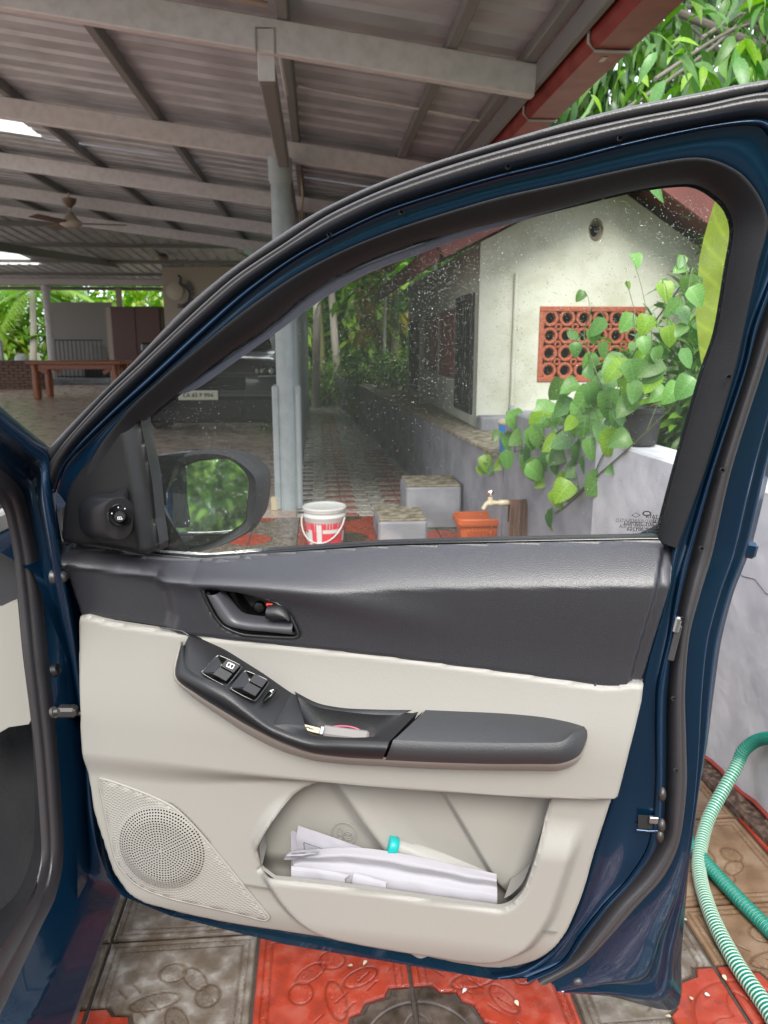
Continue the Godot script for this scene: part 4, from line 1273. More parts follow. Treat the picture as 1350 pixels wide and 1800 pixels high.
func armrest(d: MeshInstance3D) -> void:
	var n := 5
	# switch panel: back line, front line, lower edge, and the pale bolster below it
	var B := spl(pts([0.1796,0.7962,0.014,0.1903,0.7926,0.014,0.2265,0.7795,0.014,0.2598,0.7621,0.014,0.2899,0.7462,0.014,0.3295,0.7258,0.014,0.3651,0.7113,0.014,0.4031,0.7073,0.014,0.4615,0.7109,0.014,0.5126,0.714,0.014]), n)
	var F := spl(pts([0.1764,0.7856,0.022,0.1896,0.7654,0.05,0.2247,0.7533,0.064,0.2574,0.7395,0.07,0.2858,0.7204,0.072,0.3169,0.7003,0.073,0.3665,0.6853,0.073,0.4099,0.6871,0.074,0.4517,0.689,0.074,0.4736,0.69,0.074]), n)
	var G := spl(pts([0.1687,0.7844,0.016,0.1704,0.7488,0.046,0.2057,0.7309,0.06,0.2545,0.7066,0.066,0.2834,0.6924,0.068,0.3231,0.6758,0.07,0.366,0.6628,0.07,0.4089,0.6605,0.071,0.4458,0.6613,0.071,0.4641,0.6621,0.071]), n)
	var H := spl(pts([0.1662,0.7852,0.012,0.1494,0.7338,0.012,0.1733,0.702,0.012,0.2238,0.6669,0.012,0.2586,0.6447,0.012,0.3019,0.6242,0.012,0.3503,0.6123,0.012,0.3959,0.6102,0.012,0.4369,0.6113,0.012,0.4548,0.6121,0.012]), n)
	var pB := spl(pts([0.5188,0.7145,0.014,0.5552,0.7156,0.014,0.6193,0.7172,0.014,0.6689,0.7161,0.014,0.7025,0.7122,0.014,0.7197,0.7078,0.014,0.7279,0.7052,0.014]), n)
	var pF := spl(pts([0.479,0.6935,0.075,0.5302,0.6954,0.075,0.6029,0.7,0.075,0.6597,0.7049,0.075,0.6913,0.7081,0.073,0.7084,0.714,0.058,0.7273,0.7058,0.02]), n)
	var pG := spl(pts([0.468,0.6622,0.072,0.5303,0.6645,0.072,0.6037,0.6687,0.072,0.6611,0.6739,0.072,0.6931,0.6764,0.07,0.7188,0.6829,0.055,0.7331,0.6962,0.018]), n)
	var pH := spl(pts([0.4588,0.6124,0.012,0.5254,0.6142,0.012,0.6039,0.6197,0.012,0.6691,0.6249,0.012,0.7015,0.6288,0.012,0.7239,0.647,0.012,0.7355,0.6907,0.012]), n)
	# hand cavity
	var k := 25
	var cB := spl(pts([0.3397,0.7205,0.028,0.3685,0.7082,0.028,0.406,0.7043,0.028,0.4463,0.7032,0.028,0.4816,0.7052,0.028]), n)
	var cF := spl(pts([0.3566,0.6948,0.058,0.3666,0.6839,0.058,0.4065,0.6822,0.058,0.4375,0.6848,0.058,0.4498,0.6867,0.058]), n)
	var st := begin()
	var Bl := B.slice(0, k + 1)
	var Fl := F.slice(0, k + 1)
	add_loft(st, band(Bl, Fl, [[0, -0.006], [0.03, 0.0], [0.5, 0.001], [0.93, 0.001], [1, 0]]))
	var Br := B.slice(k)
	var Fr := F.slice(k)
	add_loft(st, [Br, lerp_row(Br, cB, 0.5, 0.003, 0.002), cB], 1)
	add_loft(st, [cF, lerp_row(cF, Fr, 0.6, 0.0, 0.002), Fr], 2)
	var c := cB.size() - 1
	add_loft(st, [PackedVector3Array([B[B.size() - 1], F[F.size() - 1]]), PackedVector3Array([cB[c], cF[c]])], 3)
	add_loft(st, [PackedVector3Array([Br[0], Fr[0]]), PackedVector3Array([cB[0], cF[0]])], 3)
	var dB := PackedVector3Array()
	var dF := PackedVector3Array()
	for i in cB.size():
		var u := float(i) / c
		var deep := 0.026 * smoothstep(0.0, 0.45, u) * smoothstep(1.0, 0.8, u) + 0.006
		dB.append(cB[i].lerp(cF[i], 0.12) + Vector3(0, -deep, 0))
		dF.append(cB[i].lerp(cF[i], 0.88) + Vector3(0, -deep, 0))
	add_loft(st, [cB, dB, dF, cF], 4)
	# rolled front face
	add_loft(st, band(F, G, [[0, 0], [0.08, 0.004], [0.25, 0.008], [0.6, 0.007], [0.9, 0.003], [1, 0]]), 5)
	add_loft(st, band(G, H, [[0, 0], [0.2, -0.008], [0.6, -0.01]]), 6)
	var e := B.size() - 1
	add_loft(st, [PackedVector3Array([B[e], F[e], G[e]]), PackedVector3Array([B[e] + Vector3(0, -0.03, 0), F[e] + Vector3(0, -0.03, -0.02), G[e] + Vector3(0, -0.01, -0.02)])], 7)
	obj("switch_panel", done(st), M.plastic_black, d)
	st = begin()
	add_loft(st, band(pB, pF, [[0, -0.004], [0.03, 0.004], [0.12, 0.006], [0.5, 0.005], [0.9, 0.003], [1, 0.0]]), 0)
	add_loft(st, band(pF, pG, [[0, 0], [0.1, 0.003], [0.4, 0.006], [0.8, 0.003], [1, 0]]), 1)
	add_loft(st, band(pG, pH, [[0, 0], [0.25, -0.008]]), 2)
	add_loft(st, [PackedVector3Array([pB[0], pF[0], pG[0]]), PackedVector3Array([pB[0] + Vector3(0, -0.03, 0), pF[0] + Vector3(0, -0.02, -0.02), pG[0] + Vector3(0, -0.01, -0.02)])], 3)
	obj("armrest_pad", done(st), M.pad_black, d)
	var hg := G.duplicate()
	hg.append_array(pG)
	var hh := H.duplicate()
	hh.append_array(pH)
	obj("armrest_bolster", loft(band(hg, hh, [[-0.1, -0.004], [0.03, 0.001], [0.25, 0.004], [0.7, 0.0], [1.0, -0.004]])), M.beige_warm, d)
	# window switches in two wells
	var wells := [pts([0.2313,0.7789,0.038,0.2641,0.7652,0.038,0.2493,0.7458,0.06,0.2163,0.7625,0.06]), pts([0.2702,0.7598,0.04,0.3028,0.747,0.04,0.2899,0.7292,0.064,0.2579,0.7441,0.064])]
	for w in wells:
		var cc := Vector3.ZERO
		for p in w:
			cc += p / 4.0
		var rr := spl(w, 5, true, 0.12)
		var up := Vector3(0, 0.0022, 0.0022)
		var rim := PackedVector3Array()
		var rim2 := PackedVector3Array()
		var floor_p := PackedVector3Array()
		for p in rr:
			rim.append(cc + (p - cc) * 1.10 + up * 0.3)
			rim2.append(cc + (p - cc) * 1.02 + up)
			floor_p.append(cc + (p - cc) * 0.94 + up * 0.2)
		var s := begin()
		add_loft(s, [rim, rim2, floor_p], 0, true)
		for i in rr.size():
			s.add_vertex(floor_p[i])
			s.add_vertex(floor_p[(i + 1) % rr.size()])
			s.add_vertex(cc + up * 0.1)
		obj("switch_well", done(s), M.gloss_black, d)
		var across: Vector3 = (w[1] - w[0])
		var down: Vector3 = (w[3] - w[0])
		for j in 2:
			var q := []
			for t in [[0.42, 0.06], [0.95, 0.06], [0.95, 0.46], [0.42, 0.46]]:
				var v: float = t[1] + 0.47 * j
				q.append(w[0] + across * t[0] + down * v)
			var s2 := begin()
			var nrm: Vector3 = across.cross(down).normalized()
			if nrm.z < 0:
				nrm = -nrm
			var low := PackedVector3Array(q)
			var mid := PackedVector3Array()
			var qc: Vector3 = (q[0] + q[1] + q[2] + q[3]) / 4.0
			for i in 4:
				mid.append(q[i] + nrm * (0.010 if i == 0 or i == 3 else 0.006))
			var tp := PackedVector3Array()
			for p in mid:
				tp.append(qc + (p - qc) * 0.93 + nrm * 0.0006)
			for i in 4:
				var m := (i + 1) % 4
				s2.set_smooth_group(-1)
				quad(s2, low[i], low[m], mid[m], mid[i])
				quad(s2, mid[i], mid[m], tp[m], tp[i])
			quad(s2, tp[0], tp[1], tp[2], tp[3])
			obj("window_switch", done(s2), M.plastic_black, d)
			if w == wells[0] and j == 0:
				var sy := begin()
				var bx := Basis(across.normalized(), nrm, across.normalized().cross(nrm))
				for a in [[0, 0, 0.009, 0.0011], [0, -0.006, 0.009, 0.0011], [-0.0045, -0.003, 0.0011, 0.006], [0.0045, -0.003, 0.0011, 0.006], [0, -0.003, 0.0015, 0.006]]:
					add_box(sy, Vector3(a[2], 0.0004, a[3]), qc + nrm * 0.0092 + bx * Vector3(a[0], 0, -a[1] - 0.003), bx, 0.0001)
				obj("switch_symbol", done(sy), M.white_print, d)
	# door lock rocker
	var lp := pts([0.3131,0.7406,0.048,0.3034,0.7259,0.062])
	var ax := (lp[1] - lp[0])
	var side := Vector3(0.006, 0.003, 0)
	var s3 := begin()
	var o1 := PackedVector3Array()
	var o2 := PackedVector3Array()
	for i in 20:
		var a := TAU * i / 20
		var e2 := side * cos(a) * 1.15 + ax * 0.5 * signf(sin(a)) * pow(absf(sin(a)), 0.6)
		o1.append(lp[0] + ax * 0.5 + e2)
		o2.append(lp[0] + ax * 0.5 + e2 * 0.85 + Vector3(0, 0.003, 0.003))
	add_loft(s3, [o1, o2], 0, true)
	for i in 20:
		s3.add_vertex(o2[i])
		s3.add_vertex(o2[(i + 1) % 20])
		s3.add_vertex(lp[0] + ax * 0.5 + Vector3(0, 0.0025, 0.0025))
	obj("lock_switch", done(s3), M.gloss_black, d)
	var s4 := begin()
	add_box(s4, Vector3(0.006, 0.0012, 0.001), lp[0] + ax * 0.2 + Vector3(0, 0.004, 0.004), Basis(Vector3.FORWARD, -0.5), 0.0002)
	add_box(s4, Vector3(0.004, 0.0012, 0.001), lp[0] + ax * 0.28 + Vector3(0, 0.004, 0.004), Basis(Vector3.FORWARD, 0.7), 0.0002)
	obj("switch_symbol", done(s4), M.white_print, d)

func handle(d: MeshInstance3D) -> void:
	# recess behind the inner handle
	var o := flat([0.1995,0.8678,0.2211,0.8705,0.265,0.8661,0.3115,0.853,0.3287,0.8367,0.3415,0.8035,0.3276,0.7968,0.2589,0.7968,0.2271,0.8084,0.2131,0.8278])
	var wf := func(p: Vector2) -> float: return -0.024 + 0.010 * sin((p.x - 0.2) * 14.0)
	obj("handle_recess", plate(o, [], wf, 0.008, 0.0), M.gloss_black, d)
	# raised rim all the way round
	var rim := spl(pts([0.2042,0.8652,0.016,0.2225,0.8686,0.016,0.2647,0.865,0.016,0.3094,0.8518,0.016,0.3273,0.8348,0.016,0.3387,0.8083,0.016,0.3289,0.8027,0.016,0.2622,0.8028,0.016,0.2322,0.8136,0.016,0.2182,0.8312,0.016]), 4, true, 0.3)
	rim.append(rim[0])
	obj("handle_rim", tube(rim, 0.0026, 8), M.plastic_black, d)
	# satin grip along the lower side
	var g0 := spl(pts([0.2098,0.8612,0.018,0.2324,0.8202,0.018,0.2632,0.8112,0.018,0.2957,0.8098,0.018,0.3344,0.8079,0.018]), 6)
	var g1 := spl(pts([0.2279,0.8621,0.018,0.251,0.8312,0.018,0.2703,0.8257,0.018,0.2962,0.8247,0.018,0.3324,0.8243,0.018]), 6)
	obj("handle_grip", loft(band(g0, g1, [[0, -0.01], [0.05, 0.002], [0.3, 0.008], [0.7, 0.008], [0.95, 0.002], [1, -0.02]])), M.grip_grey, d)
	var l0 := spl(pts([0.2985,0.8493,0.02,0.3137,0.8502,0.02,0.3255,0.8427,0.02,0.3307,0.8307,0.02]), 4)
	var l1 := spl(pts([0.296,0.8286,0.022,0.3039,0.825,0.022,0.3177,0.8291,0.022,0.3305,0.8314,0.022]), 4)
	obj("handle_lever", loft(band(l0, l1, [[-0.04, -0.014], [0.02, 0.0], [0.3, 0.009], [0.7, 0.008], [1, -0.004]])), M.plastic_black, d)
	obj("lock_mark", box(Vector3(0.010, 0.004, 0.004), 0.001), M.red_mark, d, pts([0.2997,0.8488,0.016])[0])
	obj("screw_cover", lathe([[0.0, 0.0015], [0.006, 0.0015], [0.008, 0.0003], [0.009, -0.002]], 20, Basis(Vector3.RIGHT, PI / 2)), M.plastic_black, d, pts([0.2748,0.8335,-0.012])[0])

func grille_outline() -> PackedVector2Array:
	return ring2(flat([0.0193,0.5487,0.0253,0.554,0.0569,0.5465,0.097,0.5342,0.1349,0.5179,0.1597,0.4955,0.1842,0.4672,0.2206,0.4205,0.2512,0.3807,0.2752,0.3498,0.2785,0.3412,0.2693,0.3349,0.2451,0.3399,0.2171,0.3443,0.168,0.3512,0.1248,0.357,0.0871,0.3665,0.0626,0.3788,0.0452,0.398,0.0346,0.4189,0.0276,0.4708,0.0229,0.5143]), 3, 0.4)

func speaker(d: MeshInstance3D) -> void:
	var o := grille_outline()
	var lo := o[0]
	var hi := o[0]
	for p in o:
		lo = lo.min(p)
		hi = hi.max(p)
	var c: Vector2 = flat([0.1148,0.4458])[0]
	var rad: float = (flat([0.1193,0.5144])[0] - c).length()
	# pattern of the grille: rings of holes in the round middle, the same rings as raised dashes outside it
	var size := 1024
	var span := maxf(hi.x - lo.x, hi.y - lo.y)
	var col := Image.create(size, size, false, Image.FORMAT_RGBA8)
	var hgt := Image.create(size, size, false, Image.FORMAT_RGBA8)
	col.fill(Color.WHITE)
	hgt.fill(Color(0.2, 0.2, 0.2))
	var pitch := 0.0042
	var px := size / span
	for i in range(1, 64):
		var r := i * pitch
		var n := int(TAU * r / 0.0046)
		for j in n:
			var a := TAU * (j + 0.5 * (i % 2)) / n
			var p := c + Vector2(cos(a), sin(a)) * r - lo
			var q := Vector2(p.x, span - p.y) * px
			if q.x < 8 or q.y < 8 or q.x > size - 9 or q.y > size - 9:
				continue
			var open := r < rad
			for dy in range(-6, 7):
				for dx in range(-7, 8):
					var e := sqrt(pow(dx / (5.6 if open else 6.2), 2) + pow(dy / (4.6 if open else 4.2), 2))
					if e < 1.0:
						if open:
							col.set_pixel(int(q.x) + dx, int(q.y) + dy, Color(1, 1, 1, 0))
						else:
							var hh := 0.2 + 0.8 * sqrt(1.0 - e)
							hgt.set_pixel(int(q.x) + dx, int(q.y) + dy, Color(hh, hh, hh))
	var m := mat("grille", lin(0.283, 0.27, 0.245), 0.5)
	m.albedo_texture = ImageTexture.create_from_image(col)
	m.transparency = BaseMaterial3D.TRANSPARENCY_ALPHA_SCISSOR
	m.alpha_scissor_threshold = 0.5
	m.heightmap_enabled = true
	m.heightmap_texture = ImageTexture.create_from_image(hgt)
	m.heightmap_scale = 0.10
	var wf := func(p: Vector2) -> float:
		return 0.0085 - 0.035 * smoothstep(0.36, 0.22, p.y) + 0.006 * smoothstep(rad * 1.1, rad * 0.7, p.distance_to(c)) + 0.002 * smoothstep(0.0, 0.004, seg_dist(p, o))
	var flip := Rect2(Vector2(lo.x, lo.y + span), Vector2(span, -span))
	var me := plate(o, [], wf, 0.006, 0.006, 0.0)
	# texture coordinates: u to the right, v downwards
	var mdt := MeshDataTool.new()
	mdt.create_from_surface(me, 0)
	for i in mdt.get_vertex_count():
		var v := mdt.get_vertex(i)
		mdt.set_vertex_uv(i, Vector2((v.x - lo.x) / span, 1.0 - (v.y - lo.y) / span))
	me.clear_surfaces()
	mdt.commit_to_surface(me)
	obj("speaker_grille", me, m, d)
	obj("speaker_cone", lathe([[0.0, -0.03], [0.02, -0.022], [0.07, -0.008], [rad * 1.05, -0.012], [rad * 1.1, -0.02]], 32, Basis(Vector3.RIGHT, PI / 2)), M.dark_inside, d, Vector3(c.x, c.y, -0.006))
	# raised bead round the grille
	var bead := PackedVector3Array()
	for p in o:
		bead.append(Vector3(p.x, p.y, 0.0075 - 0.035 * smoothstep(0.36, 0.22, p.y)))
	bead.append(bead[0])
	obj("grille_rim", tube(bead, 0.0022, 6), M.beige_smooth, d)

func pocket(d: MeshInstance3D) -> void:
	var o := flat([0.228,0.434,0.2246,0.3516,0.2594,0.2718,0.4718,0.2481,0.6394,0.2616,0.6862,0.3687,0.7173,0.5756,0.5379,0.5768,0.3845,0.5719,0.3317,0.5642,0.2766,0.5087])
	var edge := flat([0.5335,0.56,0.6103,0.4269,0.6442,0.3675])
	var rib := flat([0.3783,0.5554,0.4196,0.4926,0.463,0.4342,0.4983,0.369])
	var wf := func(p: Vector2) -> float:
		var w := -0.044 - 0.02 * smoothstep(0.42, 0.37, p.y)
		var x := line_y2(edge, p.y)
		w += 0.016 * smoothstep(-0.009, 0.009, p.x - x) * (1.0 - 0.6 * smoothstep(0.0, 0.12, p.x - x))
		var x2 := line_y2(rib, p.y)
		w += 0.010 * exp(-pow((p.x - x2) / 0.016, 2.0)) + 0.010 * smoothstep(0.07, 0.0, p.x - x2) * smoothstep(-0.008, 0.014, p.x - x2)
		return w
	obj("pocket_back", plate(o, [], wf, 0.0028, 0.0), M.beige_smooth, d)
	# moulded symbol: a can and a crossed mark in a ring
	var c: Vector3 = pts([0.3885,0.4692,-0.036])[0]
	var s := begin()
	add_ringlet(s, c, 0.019, 0.0007, 28)
	add_ringlet(s, c + Vector3(0.006, -0.003, 0.0), 0.007, 0.0006, 18)
	for a in [[-0.010, 0.009, -0.010, -0.010], [-0.003, 0.006, -0.003, -0.010], [-0.010, 0.009, -0.006, 0.011], [-0.006, 0.011, -0.003, 0.006], [-0.010, -0.010, -0.003, -0.010], [0.003, 0.0, 0.009, 0.0], [0.009, 0.0, 0.003, -0.006], [0.003, -0.006, 0.009, -0.006], [-0.010, -0.002, -0.003, -0.002]]:
		add_tube(s, PackedVector3Array([c + Vector3(a[0], a[1], 0), c + Vector3(a[2], a[3], 0)]), 0.0006, 5)
	obj("moulded_symbol", done(s), M.beige_smooth, d)
	# floor of the bin
	obj("pocket_floor", loft([pts([0.2162,0.362,-0.066,0.4679,0.3484,-0.066,0.7142,0.3418,-0.066]), pts([0.24,0.393,0,0.4767,0.3769,0,0.7086,0.3705,0]), pts([0.2473,0.4055,0.02,0.4794,0.389,0.02,0.7068,0.3828,0.02])]), M.beige_smooth, d)

func line_y2(l: PackedVector2Array, y: float) -> float:          # x of a falling line at height y
	for i in l.size() - 1:
		if y >= l[i + 1].y or i == l.size() - 2:
			return lerpf(l[i].x, l[i + 1].x, clampf((l[i].y - y) / (l[i].y - l[i + 1].y), 0, 1))
	return l[0].x

func rear_edge(d: MeshInstance3D) -> void:
	# latch opening, its rivets and a body clip
	var q := pts([0.8076,0.5663,-0.006,0.8353,0.5674,-0.006,0.8349,0.5427,-0.006,0.8093,0.5418,-0.006])
	var st := begin()
	st.set_smooth_group(-1)
	var dp := PackedVector3Array()
	for p in q:
		dp.append(p + Vector3(0, 0, 0.003))
	quad(st, dp[0], dp[1], dp[2], dp[3])
	obj("latch_opening", done(st), M.dark_inside, d)
	var lp := begin()
	add_box(lp, Vector3(0.012, 0.010, 0.006), pts([0.8278,0.5628,0])[0], Basis(), 0.001)
	obj("latch", done(lp), M.steel, d)
	obj("latch_lip", tube(pts([0.8066,0.5447,0,0.8224,0.5447,0,0.8342,0.5468,0]), 0.0022, 8), M.paint, d)
	for p in pts([0.8356,0.6029,0.002,0.8384,0.5557,0.002,0.8374,0.5398,0.002]):
		obj("rivet", lathe([[0.0, 0.006], [0.004, 0.005], [0.007, 0.002], [0.008, -0.002]], 14, Basis(Vector3.RIGHT, PI / 2) * Basis().scaled(Vector3(0.7, 1, 1.3))), M.dark_steel, d, p)
	obj("edge_clip", box(Vector3(0.008, 0.05, 0.006), 0.002, Vector3.ZERO, Basis(Vector3.FORWARD, 0.14)), M.rubber, d, pts([0.8352,0.8203,0])[0])
	obj("edge_clip", box(Vector3(0.008, 0.022, 0.008), 0.002, Vector3.ZERO, Basis(Vector3.FORWARD, 0.14)), M.steel, d, pts([0.8355,0.846,0.002])[0])
	obj("rubber_bump", lathe([[0.0, 0.012], [0.006, 0.012], [0.0085, 0.008], [0.0085, 0.002], [0.012, 0.0], [0.012, -0.004]], 16, Basis(Vector3.RIGHT, PI / 2)), M.rubber, d, pts([0.7448,0.2658,-0.03])[0])
	# step in the outer edge below the window
	obj("edge_bracket", box(Vector3(0.03, 0.022, 0.03), 0.004, Vector3.ZERO, Basis(Vector3.FORWARD, 0.15)), M.paint, d, pts([0.9274,0.9331,-0.07])[0])

# ---------------------------------------------------------------- what lies in the door
func in_door(p: PackedVector3Array) -> PackedVector3Array:       # from the door's own frame into the yard
	var t := Transform3D(Basis(Vector3.UP, DOOR_YAW), CAR_AT + DOOR_AT)
	var r := PackedVector3Array()
	for v in p:
		r.append(t * v)
	return r

func local_to(p: PackedVector3Array, o: Vector3) -> PackedVector3Array:
	var r := PackedVector3Array()
	for v in p:
		r.append(v - o)
	return r

func sheet(rows: Array, label: String, m: Material, group := "papers stuffed in the door pocket") -> Node3D:
	var wr := []
	for r in rows:
		wr.append(in_door(spl(r, 5)))
	var o: Vector3 = wr[wr.size() - 1][wr[0].size() / 2]
	var t := thing("paper_sheet", label, "paper", o, 0.0, group)
	# a fine crumple runs through the sheet
	var fr := FastNoiseLite.new()
	fr.seed = 3 + used["paper_sheet"]
	fr.frequency = 22.0
	var fine := []
	for i in wr.size() - 1:
		for k in 4:
			var row := PackedVector3Array()
			for j in wr[i].size():
				var p: Vector3 = wr[i][j].lerp(wr[i + 1][j], k / 4.0) - o
				row.append(p + Vector3(-0.15, 0.2, 0.97) * fr.get_noise_3dv(p * 1.0) * (0.0 if i == 0 and k == 0 else 0.0035))
			fine.append(row)
	fine.append(local_to(wr[wr.size() - 1], o))
	obj("sheet", loft(fine), m, t)
	return t

func in_the_door() -> void:
	sheet([pts([0.3053,0.4653,-0.033,0.3116,0.467,-0.033,0.3311,0.4553,-0.033,0.3575,0.4335,-0.033]), pts([0.3061,0.4299,-0.03,0.3178,0.4312,-0.03,0.3358,0.4283,-0.03,0.3597,0.4161,-0.03]), pts([0.3044,0.3692,-0.03,0.3163,0.3707,-0.03,0.3346,0.3729,-0.03,0.3589,0.3657,-0.03])], "narrow grey-white sheet edge standing at the far left behind the other papers", M.paper)
	var tall := sheet([pts([0.319,0.4817,-0.027,0.3508,0.4734,-0.027,0.3859,0.4636,-0.027,0.4173,0.4544,-0.027,0.4728,0.4363,-0.027]), pts([0.3172,0.4615,-0.022,0.3498,0.4534,-0.022,0.385,0.4466,-0.022,0.4164,0.4404,-0.022,0.4735,0.4255,-0.022]), pts([0.3198,0.4324,-0.026,0.3467,0.4324,-0.026,0.3857,0.43,-0.026,0.4208,0.4262,-0.026,0.4731,0.4077,-0.026]), pts([0.3182,0.3639,-0.026,0.3453,0.3622,-0.026,0.3848,0.362,-0.026,0.4204,0.3564,-0.026,0.4733,0.3531,-0.026])], "tall white printed sheet with a slanting top edge, rising highest of the pocket papers", M.paper)
	var ln := begin()
	var lines := [in_door(pts([0.3288,0.4573,-0.0215,0.3605,0.4491,-0.0215,0.3955,0.4413,-0.0215])), in_door(pts([0.3288,0.4573,-0.0215,0.3293,0.4426,-0.0215])), in_door(pts([0.3605,0.451,-0.0215,0.3603,0.4422,-0.0215]))]
	for l in lines:
		add_tube(ln, local_to(l, tall.position), 0.00035, 4)
	obj("printed_table", done(ln), M.dark_print, tall)
	sheet([pts([0.3091,0.4405,-0.02,0.3342,0.4462,-0.02,0.3873,0.4561,-0.02,0.4333,0.4593,-0.02,0.4908,0.4552,-0.02,0.5365,0.4489,-0.02,0.5836,0.4428,-0.02,0.6193,0.4385,-0.02]), pts([0.3142,0.439,-0.008,0.3372,0.4436,-0.008,0.3897,0.4515,-0.008,0.4354,0.4529,-0.008,0.4923,0.4479,-0.008,0.5376,0.4437,-0.008,0.5842,0.4387,-0.008,0.6196,0.4354,-0.008]), pts([0.3133,0.4212,-0.016,0.3348,0.4276,-0.016,0.3878,0.4318,-0.016,0.4339,0.4323,-0.016,0.4914,0.4274,-0.016,0.5373,0.4231,-0.016,0.5843,0.4192,-0.016,0.6208,0.4188,-0.016]), pts([0.316,0.4192,-0.006,0.3373,0.4236,-0.006,0.3898,0.4259,-0.006,0.4356,0.4235,-0.006,0.4927,0.4188,-0.006,0.5382,0.4166,-0.006,0.5848,0.4147,-0.006,0.6211,0.4134,-0.006]), pts([0.312,0.3525,-0.014,0.3337,0.3553,-0.014,0.3872,0.352,-0.014,0.4339,0.3479,-0.014,0.4923,0.3455,-0.014,0.5387,0.3467,-0.014,0.5861,0.35,-0.014,0.6229,0.3529,-0.014])], "long crumpled white paper bundle lying across the whole door pocket", M.paper_warm)
	sheet([pts([0.3147,0.4321,0.001,0.3567,0.4312,0.001,0.3914,0.4295,0.001,0.4051,0.4282,0.001]), pts([0.3154,0.4267,0.004,0.3573,0.4258,0.004,0.3876,0.4246,0.004,0.3971,0.4218,0.004]), pts([0.3126,0.364,0,0.3553,0.3694,0,0.386,0.3634,0,0.3956,0.3646,0])], "short bright folded sheet along the left of the pocket lip", M.paper_warm)
	sheet([pts([0.4105,0.4325,0.002,0.4344,0.4286,0.002,0.4616,0.4222,0.002]), pts([0.4095,0.4277,0.006,0.4351,0.4241,0.006,0.4588,0.4221,0.006]), pts([0.4035,0.3755,0,0.4338,0.3695,0,0.4579,0.3726,0])], "small turned-up paper corner in the middle of the pocket lip", M.paper_warm)
	var curl := sheet([pts([0.3121,0.4524,-0.004,0.3342,0.4578,-0.004,0.3578,0.4576,-0.004]), pts([0.3088,0.4526,0.006,0.3324,0.4562,0.006,0.3551,0.4617,0.006]), pts([0.3032,0.4408,0,0.3174,0.4424,0,0.3394,0.4507,0])], "curled printed slip sticking out at the left end of the bundle", M.paper)
	var tx := begin()
	for i in 5:
		var u := i / 5.0
		add_tube(tx, local_to(in_door(lerp_row(pts([0.3172,0.4563,0.0045,0.3269,0.4584,0.0045,0.3408,0.4609,0.0045]), pts([0.3144,0.4473,0.0045,0.3205,0.448,0.0045,0.3284,0.4508,0.0045]), u)), curl.position), 0.0003, 4)
	obj("printed_lines", done(tx), M.grip_grey, curl)
	# clear bottle with a teal cap lying behind the papers
	var ax := in_door(pts([0.4637,0.4613,-0.03,0.4754,0.4575,-0.033,0.4854,0.4526,-0.036,0.5012,0.4412,-0.042,0.5313,0.4279,-0.046,0.6004,0.4044,-0.05]))
	var bt := thing("bottle", "small clear bottle with a teal screw cap lying behind the papers", "bottle", ax[0])
	var l := local_to(ax, ax[0])
	obj("cap", tube(PackedVector3Array([l[0] - l[1] * 0.55, l[0] - l[1] * 0.5, l[0] + l[1] * 0.5, l[0] + l[1] * 0.58]), [0.0118, 0.0132, 0.0132, 0.0118], 20), M.teal_plastic, bt)
	obj("body", tube(PackedVector3Array([l[1] * 0.6, l[1], l[2], l[3], l[4], l[5]]), [0.009, 0.010, 0.010, 0.016, 0.020, 0.020], 20), M.clear_plastic, bt)
	# key in the hand cavity
	var kp := in_door(pts([0.3399,0.6919,0.052,0.3754,0.6856,0.052,0.3785,0.685,0.052,0.4426,0.6811,0.052]))
	var kt := thing("car_key", "flip key with pale steel blade and white fob lying in the black door pull", "key", kp[0])
	var dir := (kp[1] - kp[0]).normalized()
	var bx := Basis(dir, Vector3(0, 0.8, 0.6).normalized(), dir.cross(Vector3(0, 0.8, 0.6)).normalized()).orthonormalized()
	var bl := begin()
	add_box(bl, Vector3(0.040, 0.0022, 0.0085), (kp[1] - kp[0]) * 0.5, bx, 0.0006)
	var groove := begin()
	for i in 8:
		add_box(groove, Vector3(0.004, 0.0008, 0.0014), (kp[1] - kp[0]) * (0.12 + 0.085 * i) + bx * Vector3(0, 0.0013, 0.0008 * sin(i * 2.2)), bx, 0.0002)
	obj("blade", done(bl), M.key_brass, kt)
	obj("blade_groove", done(groove), M.grip_grey, kt)
	var fd := (kp[3] - kp[2])
	var fx := Basis(fd.normalized(), bx.y, fd.normalized().cross(bx.y)).orthonormalized()
	obj("fob", box(Vector3(fd.length(), 0.009, 0.016), 0.004, kp[2] - kp[0] + fd * 0.5 + Vector3(0, -0.002, -0.006), fx), M.key_white, kt)
	obj("fob_edge", tube(local_to(in_door(spl(pts([0.3805,0.6847,0.04,0.4028,0.689,0.04,0.4225,0.6873,0.04,0.442,0.6771,0.04]), 5)), kp[0]), 0.0012, 6), M.key_pink, kt)
	obj("hinge_pin", box(Vector3(0.006, 0.009, 0.012), 0.001, kp[1] - kp[0] + dir * 0.003, bx), M.steel, kt)

# ---------------------------------------------------------------- the yard
const WALL_R0 := 1.102       # retaining wall: r at f = 1.9, drifting towards the path with distance
func wall_r(f: float) -> float:
	return WALL_R0 - 0.0555 * (f - 1.9)

